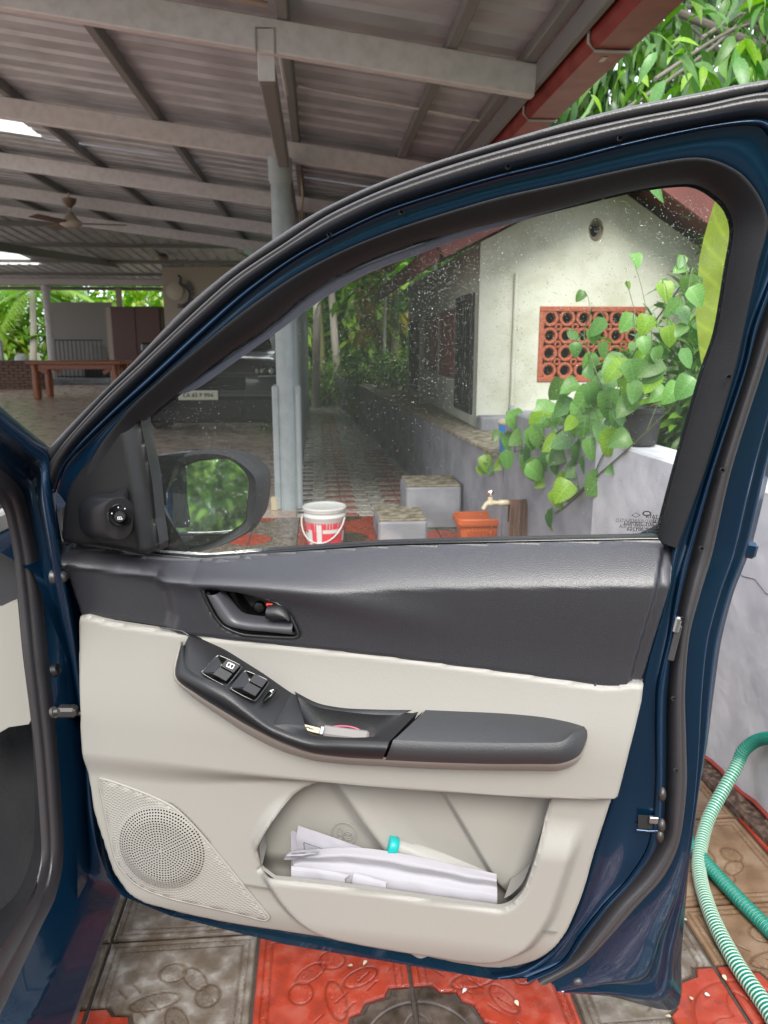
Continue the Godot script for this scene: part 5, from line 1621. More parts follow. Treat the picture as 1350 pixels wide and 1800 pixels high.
func tile_relief() -> ImageTexture:
	# pressed pattern of a 300 mm cement tile: double border, a sprig of petals, stippled ground inside the petals
	var n := 300
	var im := Image.create(n, n, false, Image.FORMAT_RGBA8)
	var fl := FastNoiseLite.new()
	fl.frequency = 0.35
	var petals := [[0.62, 0.36, 0.11, 0.055, 0.9], [0.47, 0.30, 0.085, 0.075, 0.0], [0.72, 0.50, 0.075, 0.085, 0.0], [0.40, 0.52, 0.15, 0.06, -0.2], [0.56, 0.68, 0.06, 0.12, -0.5]]
	for y in n:
		for x in n:
			var p := Vector2(x + 0.5, y + 0.5) / n
			var h := 0.62
			var e := minf(minf(p.x, 1 - p.x), minf(p.y, 1 - p.y))
			for b in [0.055, 0.10]:
				h -= 0.30 * exp(-pow((e - b) / 0.007, 2.0))
			var grain := 0.0
			if e < 0.10 and e > 0.055:
				grain = 0.16
			for q in petals:
				var d: Vector2 = (p - Vector2(q[0], q[1])).rotated(-q[4])
				var r := Vector2(d.x / q[2], d.y / q[3]).length()
				h -= 0.34 * exp(-pow((r - 1.0) / 0.11, 2.0))
				if r < 0.95:
					grain = 0.14
			# stepped inner line next to the corner piece
			var c := maxf(absf(p.x), absf(1 - p.y))
			var s := p.x + (1 - p.y)
			h -= 0.28 * exp(-pow((s + 0.06 * signf(sin(p.x * 42.0)) - 0.80) / 0.010, 2.0)) * (1.0 if c < 0.62 else 0.0)
			h += grain * fl.get_noise_2d(x * 3.0, y * 3.0)
			im.set_pixel(x, y, Color(h, h, h))
	return ImageTexture.create_from_image(im)

func yard() -> void:
	# one sheet of soil out to the horizon
	var st := begin()
	quad(st, Vector3(-300, -0.06, -300), Vector3(300, -0.06, -300), Vector3(300, -0.06, 300), Vector3(-300, -0.06, 300))
	struct("ground", done(st), M.soil, "soil and weeds that the yard and the trees stand on")
	# raised ground behind the retaining wall
	var p := PackedVector2Array()
	for q in [S(wall_r(-2.0) + 0.1, 0, -2), S(wall_r(4) + 0.1, 0, 4), S(wall_r(15) + 0.1, 0, 15), S(14, 0, 17), S(14, 0, -2)]:
		p.append(Vector2(q.x, q.z))
	struct("raised_ground", prism(p, -0.05, 0.555, 0.02), M.soil, "raised soil bank behind the grey retaining wall")
	# tiled yard
	var bed := PackedVector2Array()
	for q in [S(-2.4, 0, -1.5), S(-2.4, 0, 5.3), S(wall_r(5.3), 0, 5.3), S(wall_r(-1.5), 0, -1.5)]:
		bed.append(Vector2(q.x, q.z))
	var yd := struct("tiled_yard", prism(bed, -0.05, -0.006, 0.0), M.grout, "yard floor of patterned cement tiles")
	var relief := tile_relief()
	var corner := PackedVector2Array([Vector2(0.004, 0.296), Vector2(0.004, 0.165), Vector2(0.035, 0.165), Vector2(0.048, 0.182), Vector2(0.078, 0.185), Vector2(0.084, 0.205), Vector2(0.104, 0.216), Vector2(0.112, 0.24), Vector2(0.116, 0.254), Vector2(0.135, 0.262), Vector2(0.135, 0.296)])
	var field := PackedVector2Array([Vector2(0.003, 0.003), Vector2(0.297, 0.003), Vector2(0.297, 0.297), Vector2(0.141, 0.297), Vector2(0.141, 0.256), Vector2(0.122, 0.248), Vector2(0.118, 0.236), Vector2(0.110, 0.210), Vector2(0.090, 0.199), Vector2(0.083, 0.179), Vector2(0.052, 0.176), Vector2(0.038, 0.159), Vector2(0.003, 0.159)])
	var kinds := {}
	var arrays := tile_arrays(field, corner, relief.get_image())
	for k in ["grey", "red", "muddy"]:
		var tm := ArrayMesh.new()
		for a in arrays:
			tm.add_surface_from_arrays(Mesh.PRIMITIVE_TRIANGLES, a)
		tm.surface_set_material(0, M["tile_" + k])
		tm.surface_set_material(1, M["tile_dark"] if k == "red" else M["tile_red"])
		kinds[k] = tm
	for i in range(-7, 6):
		for j in range(-3, 14):
			var r := -0.143 + 0.3 * i
			var f := 1.087 + 0.3 * j
			var mid_r := r + 0.15
			if mid_r > wall_r(f + 0.15) + 0.1 or (i < -3 and j < 1):
				continue
			var ci := posmod(i, 4)                     # columns 0, 1 red about a dark centre; 2, 3 grey about a red one
			var kind := "red" if ci < 2 else "grey"
			if kind == "grey" and i >= 3 and j < 4:
				kind = "muddy"
			var corner_right := posmod(i, 2) == 0       # the corner piece lies towards the shared centre of four tiles
			var corner_near := posmod(j, 2) == 0
			var turn := 0.0
			# the mesh has its corner piece at low r, near side
			if corner_right and corner_near:
				turn = PI / 2
			elif corner_right:
				turn = PI
			elif not corner_near:
				turn = -PI / 2
			var o := MeshInstance3D.new()
			o.mesh = kinds[kind]
			o.name = "tile" if not yd.has_node("tile") else "tile_%03d" % yd.get_child_count()
			yd.add_child(o, true)
			o.position = S(r + 0.15, rng.randf_range(-0.001, 0.0012), f + 0.15)
			o.rotation = Vector3(rng.randf_range(-0.002, 0.002), SITE_YAW + turn, rng.randf_range(-0.002, 0.002))
	# kerb and old red line at the foot of the wall
	var kb := PackedVector2Array()
	for q in [S(wall_r(-1) - 0.05, 0, -1), S(wall_r(5) - 0.05, 0, 5), S(wall_r(5) + 0.02, 0, 5), S(wall_r(-1) + 0.02, 0, -1)]:
		kb.append(Vector2(q.x, q.z))
	struct("kerb", prism(kb, -0.04, 0.022, 0.008), M.kerb_brown, "low brown mortar kerb at the foot of the pale wall")
	path()
	walls()

# the tile as real relief: a grid whose height follows the pressed pattern, cut into field and corner piece
func tile_arrays(field: PackedVector2Array, corner: PackedVector2Array, pattern: Image) -> Array:
	var n := pattern.get_width()
	var hf := func(p: Vector2) -> float:
		var x := clampf(p.x / 0.3, 0, 0.999) * n
		var y := clampf(p.y / 0.3, 0, 0.999) * n
		return (pattern.get_pixel(int(x), int(y)).r - 0.62) * 0.0038
	var a := plate(PackedVector2Array(field), [], hf, 0.003, 0.012, 0.004)
	var ribs := func(p: Vector2) -> float:
		var r := Vector2(p.x, 0.3 - p.y).length()
		return 0.001 - 0.0016 * exp(-pow((r - 0.10) / 0.003, 2.0)) - 0.0016 * exp(-pow((r - 0.055 - 0.02 * cos(atan2(p.x, 0.3 - p.y) * 4.0)) / 0.003, 2.0))
	var b := plate(PackedVector2Array(corner), [], ribs, 0.003, 0.012, 0.004)
	var out := []
	for m in [a, b]:
		var s: Array = m.surface_get_arrays(0)
		var v: PackedVector3Array = s[Mesh.ARRAY_VERTEX]
		var nn: PackedVector3Array = s[Mesh.ARRAY_NORMAL]
		for i in v.size():
			v[i] = Vector3(v[i].x - 0.15, v[i].z, v[i].y - 0.15)
			nn[i] = Vector3(nn[i].x, nn[i].z, nn[i].y)
		for i in range(0, v.size(), 3):                   # the swap of axes mirrors the faces: turn them round again
			var hold := v[i + 1]
			v[i + 1] = v[i + 2]
			v[i + 2] = hold
			hold = nn[i + 1]
			nn[i + 1] = nn[i + 2]
			nn[i + 2] = hold
		var tint := PackedColorArray()                    # grime settled in the pressed lines, worn paler on the high stippled border
		for q in v:
			var low: float = clampf(-q.y / 0.0011, 0.0, 1.0)
			var edge := maxf(absf(q.x), absf(q.z))
			var k := Color(1, 1, 1).lerp(Color(0.62, 0.53, 0.45), low)
			if edge > 0.118 and edge < 0.136 and low < 0.2:
				k = Color(1.25, 1.25, 1.25)
			tint.append(k)
		s[Mesh.ARRAY_COLOR] = tint
		s[Mesh.ARRAY_VERTEX] = v
		s[Mesh.ARRAY_NORMAL] = nn
		out.append(s)
	return out

func path() -> void:
	var bed := PackedVector2Array()
	for q in [S(-0.16, 0, 5.28), S(-0.16, 0, 15), S(0.5, 0, 15), S(wall_r(5.28), 0, 5.28)]:
		bed.append(Vector2(q.x, q.z))
	var pt := struct("path", prism(bed, -0.05, -0.012, 0.0), M.grout, "narrow path of wet interlocking pavers between the sheet fence and the grey wall")
	# one wavy interlocking paver
	var po := PackedVector2Array()
	var L := 0.108
	var W := 0.052
	for e in [[-1, -1], [-0.5, -0.78], [0, -1.0], [0.5, -1.22], [1, -1]]:
		po.append(Vector2(e[0] * L, e[1] * W))
	for e in [[1, 1], [0.5, 0.78], [0, 1.0], [-0.5, 1.22], [-1, 1]]:
		po.append(Vector2(e[0] * L, e[1] * W))
	var ms := [prism(po, -0.05, 0.0, 0.007), prism(po, -0.05, 0.0, 0.007)]
	ms[0].surface_set_material(0, M.paver_grey)
	ms[1].surface_set_material(0, M.paver_red)
	var rest := begin()
	var count := 0
	for j in 90:
		var f := 5.36 + 0.108 * j
		var lim := wall_r(f) - 0.03
		for i in 6:
			var r := -0.06 + 0.222 * i + (0.111 if j % 2 else 0.0)
			if r - 0.1 > lim:
				continue
			var red := j % 2 == 0 and (i == 1 or i == 3)
			if j % 2 == 0 and j > 30:
				red = i == 1
			var at := S(r, rng.randf_range(-0.003, 0.002), f)
			var rot := Vector3(rng.randf_range(-0.02, 0.02), SITE_YAW, rng.randf_range(-0.02, 0.02))
			if count < 290:
				var o := MeshInstance3D.new()
				o.mesh = ms[1 if red else 0]
				o.name = "paver" if count == 0 else "paver_%03d" % count
				pt.add_child(o, true)
				o.position = at
				o.rotation = rot
				count += 1
			else:
				rest.append_from(ms[0], 0, Transform3D(Basis.from_euler(rot), at))
	var ro := obj("far_pavers", rest.commit(), M.paver_grey, pt)
	ro.set_meta("kind", "stuff")

func strip(r_in: Callable, f0: float, f1: float, thick: float, y0: float, y1: float, step := 0.8) -> ArrayMesh:
	var front := []
	var n := maxi(2, int((f1 - f0) / step))
	var rows := []
	for k in [[0.0, y0], [0.0, y1 - 0.008], [0.008, y1], [thick - 0.008, y1], [thick, y1 - 0.008], [thick, y0]]:
		var row := PackedVector3Array()
		for i in n + 1:
			var f := lerpf(f0, f1, float(i) / n)
			row.append(S(r_in.call(f) + k[0], k[1], f))
		rows.append(row)
	var st := begin()
	for i in rows.size() - 1:
		add_loft(st, [rows[i], rows[i + 1]], i + 1)
	for e in [0, n]:
		st.set_smooth_group(-1)
		var ends := []
		for r in rows:
			ends.append(r[e])
		for i in range(1, ends.size() - 1):
			for v in [ends[0], ends[i], ends[i + 1]]:
				st.add_vertex(v)
	return done(st)

func walls() -> void:
	var wr := func(f: float) -> float: return wall_r(f)
	var lowr := thing("retaining_wall", "long low grey retaining wall that runs along the right side of the paver path", "wall")
	obj("wall", strip(wr, 4.02, 14.5, 0.16, -0.05, 0.575), M.wall_grey, lowr)
	var wc := func(f: float) -> float: return wall_r(f) - 0.012
	obj("coping", strip(wc, 4.02, 14.5, 0.42, 0.577, 0.60), M.coping, lowr)
	var par := thing("parapet_wall", "taller painted wall with a tap, its far end coloured grey for the shade of the eaves, lilac white near the open door", "wall")
	obj("wall", strip(wr, 2.83, 4.0, 0.15, -0.05, 0.845, 0.3), M.wall_grey, par)  # shade of roof and eaves put into this length as a darker grey
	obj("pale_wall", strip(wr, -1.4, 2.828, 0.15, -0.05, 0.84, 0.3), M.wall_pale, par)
	# hairline crack in the pale paint
	var cr0 := begin()
	var cp := PackedVector3Array()
	var ck := pts([1.789,0,-3.694,1.794,0,-3.631,1.826,0,-3.639,1.829,0,-3.586,1.842,0,-3.56,1.831,0,-3.476])
	for i in 7:
		var f := 1.95 - 0.05 * i
		cp.append(S(wall_r(f) - 0.0005, 0.615 - 0.006 * i + 0.008 * sin(i * 2.7), f))
	add_tube(cr0, cp, 0.0012, 4)
	obj("crack", done(cr0), M.grip_grey, par)
	var rl := PackedVector3Array()
	for i in 40:
		var f := 0.9 + i * 0.05
		rl.append(S(wall_r(f) - 0.004, 0.028 + 0.006 * sin(i * 1.7), f))
	obj("painted_line", tube(rl, 0.006, 6), M.red_line, par)
	# two rough steps by the wall
	for a in [["lower concrete step with a mossy tan top beside the grey wall", 0.50, 4.52, 0.30, 0.42, 0.14], ["upper concrete step with a worn top between the lower step and the wall", 0.74, 4.86, 0.36, 0.38, 0.285]]:
		var t := thing("step", a[0], "step", S(a[1], 0, a[2]), SITE_YAW)
		obj("block", box(Vector3(a[3], a[5] - 0.006, a[4]), 0.012, Vector3(0, (a[5] - 0.006) * 0.5 - 0.002, -a[4] * 0.5)), M.wall_grey, t)
		obj("tread", box(Vector3(a[3] - 0.012, 0.014, a[4] - 0.012), 0.004, Vector3(0, a[5], -a[4] * 0.5)), M.coping, t)

# ---------------------------------------------------------------- the small house
func house() -> void:
	var at := S(1.12, 0.56, 5.42)
	var h := thing("house", "small white house with a steep gable, red-brown roof edge and terracotta vent", "house", at, SITE_YAW)
	# own axes: x to the right along the gable, y up from the bank, z towards the camera
	var gable := PackedVector2Array([Vector2(0, 0), Vector2(1.56, 0), Vector2(1.56, 1.27), Vector2(0.84, 1.72), Vector2(0, 1.30)])
	var vent := PackedVector2Array([Vector2(0.43, 0.36), Vector2(1.19, 0.36), Vector2(1.19, 0.88), Vector2(0.43, 0.88)])
	var eye := PackedVector2Array()
	for i in 20:
		eye.append(Vector2(0.80 + 0.045 * cos(TAU * i / 20), 1.39 + 0.07 * sin(TAU * i / 20)))
	var zero := func(_p: Vector2) -> float: return 0.0
	obj("gable_wall", plate(gable, [vent, eye], zero, 0.06, 0.11), M.wall_white, h)
	var side := PackedVector2Array([Vector2(0, 0), Vector2(4.25, 0), Vector2(4.25, 1.30), Vector2(0, 1.30)])
	var holes := []
	for w in [[0.14, 0.80, 0.12, 0.98], [0.95, 1.75, 0.34, 0.90], [1.85, 2.75, 0.34, 0.90], [3.2, 3.9, 0.10, 0.90]]:
		holes.append(PackedVector2Array([Vector2(w[0], w[2]), Vector2(w[1], w[2]), Vector2(w[1], w[3]), Vector2(w[0], w[3])]))
	var sw := obj("side_wall", plate(side, holes, zero, 0.06, 0.10), M.wall_white, h)
	sw.transform = Transform3D(Basis(Vector3(0, 0, -1), Vector3.UP, Vector3(-1, 0, 0)), Vector3(0, 0, -0.002))
	obj("rear_wall", box(Vector3(1.5, 1.3, 0.1), 0.004, Vector3(0.8, 0.65, -4.2)), M.wall_white, h)
	obj("right_wall", box(Vector3(0.1, 1.27, 4.0), 0.004, Vector3(1.5, 0.635, -2.15)), M.wall_white, h)
	obj("plinth", box(Vector3(1.8, 0.13, 0.18), 0.01, Vector3(0.9, 0.065, 0.095)), M.wall_grey, h)
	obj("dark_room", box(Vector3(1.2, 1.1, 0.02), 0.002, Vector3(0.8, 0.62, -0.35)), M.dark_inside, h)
	# grille of fired clay rings in the vent
	var g := obj("vent_grille", vent_frame(), M.terracotta, h, Vector3(0.81, 0.62, -0.02))
	var ring := begin()
	add_ring_flat(ring, 0.058, 0.036, 0.05)
	var rm := done(ring)
	var small := begin()
	add_ring_flat(small, 0.026, 0.012, 0.045)
	var sm := done(small)
	for j in 4:
		for i in 6:
			obj("ring", rm, M.terracotta, g, Vector3(-0.30 + 0.12 * i, -0.18 + 0.12 * j, 0))
			if i < 5 and j < 3:
				obj("link", sm, M.terracotta, g, Vector3(-0.24 + 0.12 * i, -0.12 + 0.12 * j, 0))
	obj("eye_vent", lathe([[0.034, -0.05], [0.05, 0.0], [0.056, 0.006], [0.062, 0.0], [0.062, -0.02]], 20, Basis(Vector3.RIGHT, PI / 2) * Basis().scaled(Vector3(0.85, 1, 1.25))), M.coping, h, Vector3(0.80, 1.39, 0))
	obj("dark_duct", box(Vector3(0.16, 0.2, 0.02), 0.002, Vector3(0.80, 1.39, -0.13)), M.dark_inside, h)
	# thin waste pipe on the gable
	obj("waste_pipe", tube(PackedVector3Array([Vector3(0.25, 1.1, 0.022), Vector3(0.25, 0.16, 0.022)]), 0.014, 8), M.wall_white, h)
	obj("pipe_foot", tube(PackedVector3Array([Vector3(0.25, 0.2, 0.022), Vector3(0.25, 0.13, 0.022)]), 0.019, 8), M.pipe_grey, h)
	# side openings: two barred windows and a pair of red shutters
	for w in [[0.14, 0.80, 0.12, 0.98], [3.2, 3.9, 0.10, 0.90]]:
		var cw := Vector3(-0.0, (w[2] + w[3]) * 0.5, -(w[0] + w[1]) * 0.5)
		var st := begin()
		var wd: float = w[1] - w[0]
		var ht: float = w[3] - w[2]
		for s in [-1, 1]:
			add_box(st, Vector3(0.05, ht, 0.05), Vector3(0, 0, s * (wd * 0.5 - 0.025)))
			add_box(st, Vector3(0.05, 0.05, wd - 0.1), Vector3(0, s * (ht * 0.5 - 0.025), 0))
		add_box(st, Vector3(0.045, 0.04, wd - 0.1), Vector3(0, 0.05, 0))
		var win := obj("window", done(st), M.black_iron, h, cw)
		for k in 5:
			obj("bar", box(Vector3(0.012, ht - 0.1, 0.012), 0.002, Vector3(0.01, 0, -wd * 0.5 + 0.1 + (wd - 0.2) * k / 4.0)), M.black_iron, win)
		obj("pane", box(Vector3(0.006, ht - 0.1, wd - 0.1), 0.001, Vector3(0.055, 0, 0)), M.dark_inside, win)
	for w in [[0.95, 1.75], [1.85, 2.75]]:
		var sh := obj("shutter", box(Vector3(0.03, 0.55, w[1] - w[0] - 0.01), 0.004, Vector3(0.015, 0, 0)), M.shutter_red, h, Vector3(0, 0.62, -(w[0] + w[1]) * 0.5))
		obj("panel", box(Vector3(0.008, 0.20, w[1] - w[0] - 0.14), 0.003, Vector3(-0.003, 0.13, 0)), M.shutter_red, sh)
		obj("panel", box(Vector3(0.008, 0.20, w[1] - w[0] - 0.14), 0.003, Vector3(-0.003, -0.13, 0)), M.shutter_red, sh)
	# roof: two slopes with a deep red edge
	var apex := Vector2(0.84, 1.78)
	for s in [[Vector2(-0.34, 1.20), apex], [apex, Vector2(1.94, 1.09)]]:
		var a: Vector2 = s[0]
		var b: Vector2 = s[1]
		var mid := (a + b) * 0.5
		var ang := (b - a).angle()
		obj("roof_slope", box(Vector3(a.distance_to(b) + 0.02, 0.05, 4.85), 0.006, Vector3(mid.x, mid.y + 0.05, -2.05), Basis(Vector3.BACK, ang)), M.fascia_red, h)
		obj("fascia", box(Vector3(a.distance_to(b) + 0.01, 0.14, 0.03), 0.004, Vector3(mid.x, mid.y + 0.02, 0.40), Basis(Vector3.BACK, ang)), M.fascia_red, h)
	obj("eave_board", box(Vector3(0.03, 0.13, 4.8), 0.004, Vector3(-0.35, 1.20, -2.05)), M.fascia_red, h)

func vent_frame() -> ArrayMesh:
	var st := begin()
	for s in [-1, 1]:
		add_box(st, Vector3(0.76, 0.035, 0.06), Vector3(0, s * 0.2425, 0))
		add_box(st, Vector3(0.035, 0.45, 0.06), Vector3(s * 0.3625, 0, 0))
	return done(st)

func add_ring_flat(st: SurfaceTool, ro: float, ri: float, deep: float) -> void:
	var rows := []
	for e in [[ro, -deep * 0.5], [ro, deep * 0.4], [ro - 0.005, deep * 0.5], [ri + 0.005, deep * 0.5], [ri, deep * 0.4], [ri, -deep * 0.5]]:
		var row := PackedVector3Array()
		for k in 16:
			var a := TAU * k / 16
			row.append(Vector3(cos(a) * e[0], sin(a) * e[0], e[1]))
		rows.append(row)
	for i in 5:
		add_loft(st, [rows[i], rows[i + 1]], i + 1, true)

# ---------------------------------------------------------------- things about the yard
func yard_things() -> void:
	# paint bucket with a pink label
	var b := thing("bucket", "white paint bucket with a pink and white label on the tiles behind the window", "bucket", S(0.025, 0, 4.42), -0.3)
	obj("pail", lathe([[0.0, 0.003], [0.098, 0.003], [0.102, 0.01], [0.119, 0.20], [0.124, 0.205], [0.124, 0.214], [0.119, 0.218], [0.121, 0.235], [0.126, 0.238], [0.126, 0.246], [0.121, 0.249], [0.117, 0.249], [0.115, 0.20], [0.095, 0.02], [0.0, 0.02]], 40), M.bucket_white, b)
	obj("lid", lathe([[0.0, 0.252], [0.10, 0.252], [0.112, 0.256], [0.124, 0.262], [0.129, 0.258], [0.129, 0.247], [0.124, 0.243]], 40), M.bucket_white, b)
	obj("label", label_band(0.1042, 0.1170, 0.03, 0.178, 0, TAU), M.bucket_pink, b)
	var wp := begin()
	for a in [[1.35, 1.62, 0.035, 0.17], [0.35, 1.30, 0.118, 0.14], [1.9, 2.75, 0.06, 0.115], [1.9, 2.15, 0.04, 0.135], [-0.9, 0.1, 0.06, 0.12]]:
		wp.append_from(label_band(lerpf(0.1042, 0.1170, (a[2] - 0.03) / 0.148) + 0.0012, lerpf(0.1042, 0.1170, (a[3] - 0.03) / 0.148) + 0.0012, a[2], a[3], a[0], a[1]), 0, Transform3D())
	obj("label_print", wp.commit(), M.bucket_white, b)
	var hd := PackedVector3Array()
	for i in 17:
		var a := PI * i / 16
		hd.append(Vector3(cos(a) * 0.133, 0.205 - sin(a) * 0.145, 0.02 + sin(a) * 0.09))
	obj("handle", tube(hd, 0.0042, 8), M.bucket_white, b)
	# orange planter
	var pl := thing("planter", "empty orange ribbed plastic planter standing on the tiles before the steps", "planter", S(0.925, 0, 4.18), SITE_YAW)
	pl.scale = Vector3(1.08, 1.36, 1.08)
	obj("trough", planter_shell(), M.planter_orange, pl)
	for i in 11:
		obj("rib", box(Vector3(0.007, 0.11, 0.006), 0.002, Vector3(-0.10 + 0.02 * i, 0.075, 0.0795), Basis(Vector3.RIGHT, 0.16)), M.planter_orange, pl)
	# tap on its pipe, with a rag hung over it
	var f := 3.62
	var o := S(wall_r(f), 0.43, f)
	var t := thing("tap", "cream plastic tap with a chrome handle on the grey wall", "tap", o, SITE_YAW)
	obj("pipe", tube(PackedVector3Array([Vector3(0.03, 0, 0), Vector3(-0.12, 0, 0)]), 0.011, 12), M.tap_cream, t)
	obj("coupling", tube(PackedVector3Array([Vector3(-0.085, 0, 0), Vector3(-0.088, 0, 0), Vector3(-0.135, 0, 0), Vector3(-0.138, 0, 0)]), [0.011, 0.0145, 0.0145, 0.011], 14), M.tap_cream, t)
	obj("tap_body", tube(spl(PackedVector3Array([Vector3(-0.135, 0, 0), Vector3(-0.17, 0.0, 0), Vector3(-0.195, -0.004, 0), Vector3(-0.212, -0.03, 0)]), 4), [0.010, 0.010, 0.011, 0.012, 0.015, 0.016, 0.015, 0.013, 0.012, 0.011, 0.011, 0.011, 0.011], 12), M.tap_cream, t)
	obj("valve", lathe([[0.0, 0.03], [0.012, 0.03], [0.013, 0.012], [0.015, 0.0]], 14), M.tap_cream, t, Vector3(-0.178, 0.004, 0))
	obj("handle", lathe([[0.0, 0.030], [0.016, 0.029], [0.019, 0.022], [0.019, 0.008], [0.015, 0.0], [0.0, 0.0]], 8), M.chrome, t, Vector3(-0.178, 0.034, 0))
	var rag := thing("rag", "brown cloth rag hanging over the tap pipe against the wall", "cloth", o, SITE_YAW)
	var rows := []
	for i in 20:
		var u := i / 19.0
		var row := PackedVector3Array()
		for k in 44:
			var v := k / 43.0
			var wv := 0.011 * sin(v * 26.0 + u * 1.2) * smoothstep(0.0, 0.35, u) + 0.006 * sin(v * 11.0 + 2.0 + u * 2.0) + 0.004 * sin(v * 53.0)
			var drop2 := -0.31 * u
			row.append(Vector3(lerpf(-0.086 - 0.012 * u, 0.006, v), 0.018 + drop2 + (0.004 * sin(v * 17.0) if i == 19 else 0.0), 0.018 * smoothstep(0.0, 0.1, u) + wv + 0.012))
		rows.append(row)
	var backside := PackedVector3Array()
	for p in rows[0]:
		backside.append(p + Vector3(0, -0.008, -0.026))
	var back2 := PackedVector3Array()
	for p in rows[0]:
		back2.append(p + Vector3(0, -0.12, -0.034))
	rows.push_front(backside)
	rows.push_front(back2)
	obj("cloth", loft(rows), M.rag, rag)
	# blue and purple paint pail on the coping
	var pb := thing("paint_pail", "small blue and purple paint pail with a cream lid on the wall ledge", "bucket", S(wall_r(4.13) + 0.09, 0.60, 4.14), 0.4)
	obj("pail", lathe([[0.0, 0.0], [0.070, 0.0], [0.075, 0.004], [0.084, 0.165], [0.0, 0.165]], 32), M.bucket_blue, pb)
	obj("label", label_band(0.0772, 0.0848, 0.02, 0.15, -1.0, 1.0), M.bucket_purple, pb)
	obj("lid", lathe([[0.0, 0.182], [0.084, 0.182], [0.089, 0.178], [0.089, 0.162], [0.084, 0.158]], 32), M.tap_cream, pb)
	# black pot on the parapet
	var f2 := 2.62
	var pt := thing("flower_pot", "black plastic flower pot with a reddish seedling on top of the wall", "plant pot", S(wall_r(f2) + 0.07, 0.846, f2))
	obj("pot", lathe([[0.0, 0.0], [0.052, 0.0], [0.055, 0.006], [0.068, 0.11], [0.074, 0.112], [0.074, 0.128], [0.068, 0.13], [0.062, 0.125], [0.05, 0.10], [0.0, 0.10]], 28), M.pot_black, pt)
	var lw := leaf_mesh(0.05, 0.022, 0.4)
	for i in 12:
		var d := Vector3(cos(i * 2.4), rng.randf_range(0.2, 1.4), sin(i * 2.4)).normalized()
		var lf := obj("leaf", lw, M.leaf_red if i % 3 == 0 else M.leaf_bright, pt)
		lf.transform = aim(Vector3(0, 0.11 + 0.02 * (i % 4), 0) + d * 0.03, d, 0, rng.randf_range(0.8, 1.3))
	vine()
	hose()
	weeds()

func label_band(r0: float, r1: float, y0: float, y1: float, a0: float, a1: float) -> ArrayMesh:
	var n := maxi(4, int((a1 - a0) * 8))
	var lo := PackedVector3Array()
	var hi := PackedVector3Array()
	for i in n + 1:
		var a := lerpf(a0, a1, float(i) / n)
		lo.append(Vector3(cos(a) * r0, y0, sin(a) * r0))
		hi.append(Vector3(cos(a) * r1, y1, sin(a) * r1))
	return loft([lo, hi])

func planter_shell() -> ArrayMesh:
	var rows := []
	for e in [[0.118, 0.062, 0.0], [0.122, 0.066, 0.004], [0.142, 0.084, 0.145], [0.155, 0.097, 0.147], [0.158, 0.100, 0.155], [0.158, 0.100, 0.172], [0.152, 0.094, 0.178], [0.142, 0.084, 0.176], [0.136, 0.078, 0.14], [0.112, 0.056, 0.02]]:
		var row := PackedVector3Array()
		for i in 40:
			var a := TAU * (i + 0.5) / 40
			var c := Vector2(signf(cos(a)) * pow(absf(cos(a)), 0.28), signf(sin(a)) * pow(absf(sin(a)), 0.28))
			row.append(Vector3(c.x * e[0], e[2], c.y * e[1]))
		rows.append(row)
	var st := begin()
	for i in rows.size() - 1:
		add_loft(st, [rows[i], rows[i + 1]], i + 1, true)
	st.set_smooth_group(-1)
	for k in [0, 9]:
		for i in 40:
			st.add_vertex(Vector3(0, rows[k][0].y, 0))
			st.add_vertex(rows[k][i])
			st.add_vertex(rows[k][(i + 1) % 40])
	return done(st)

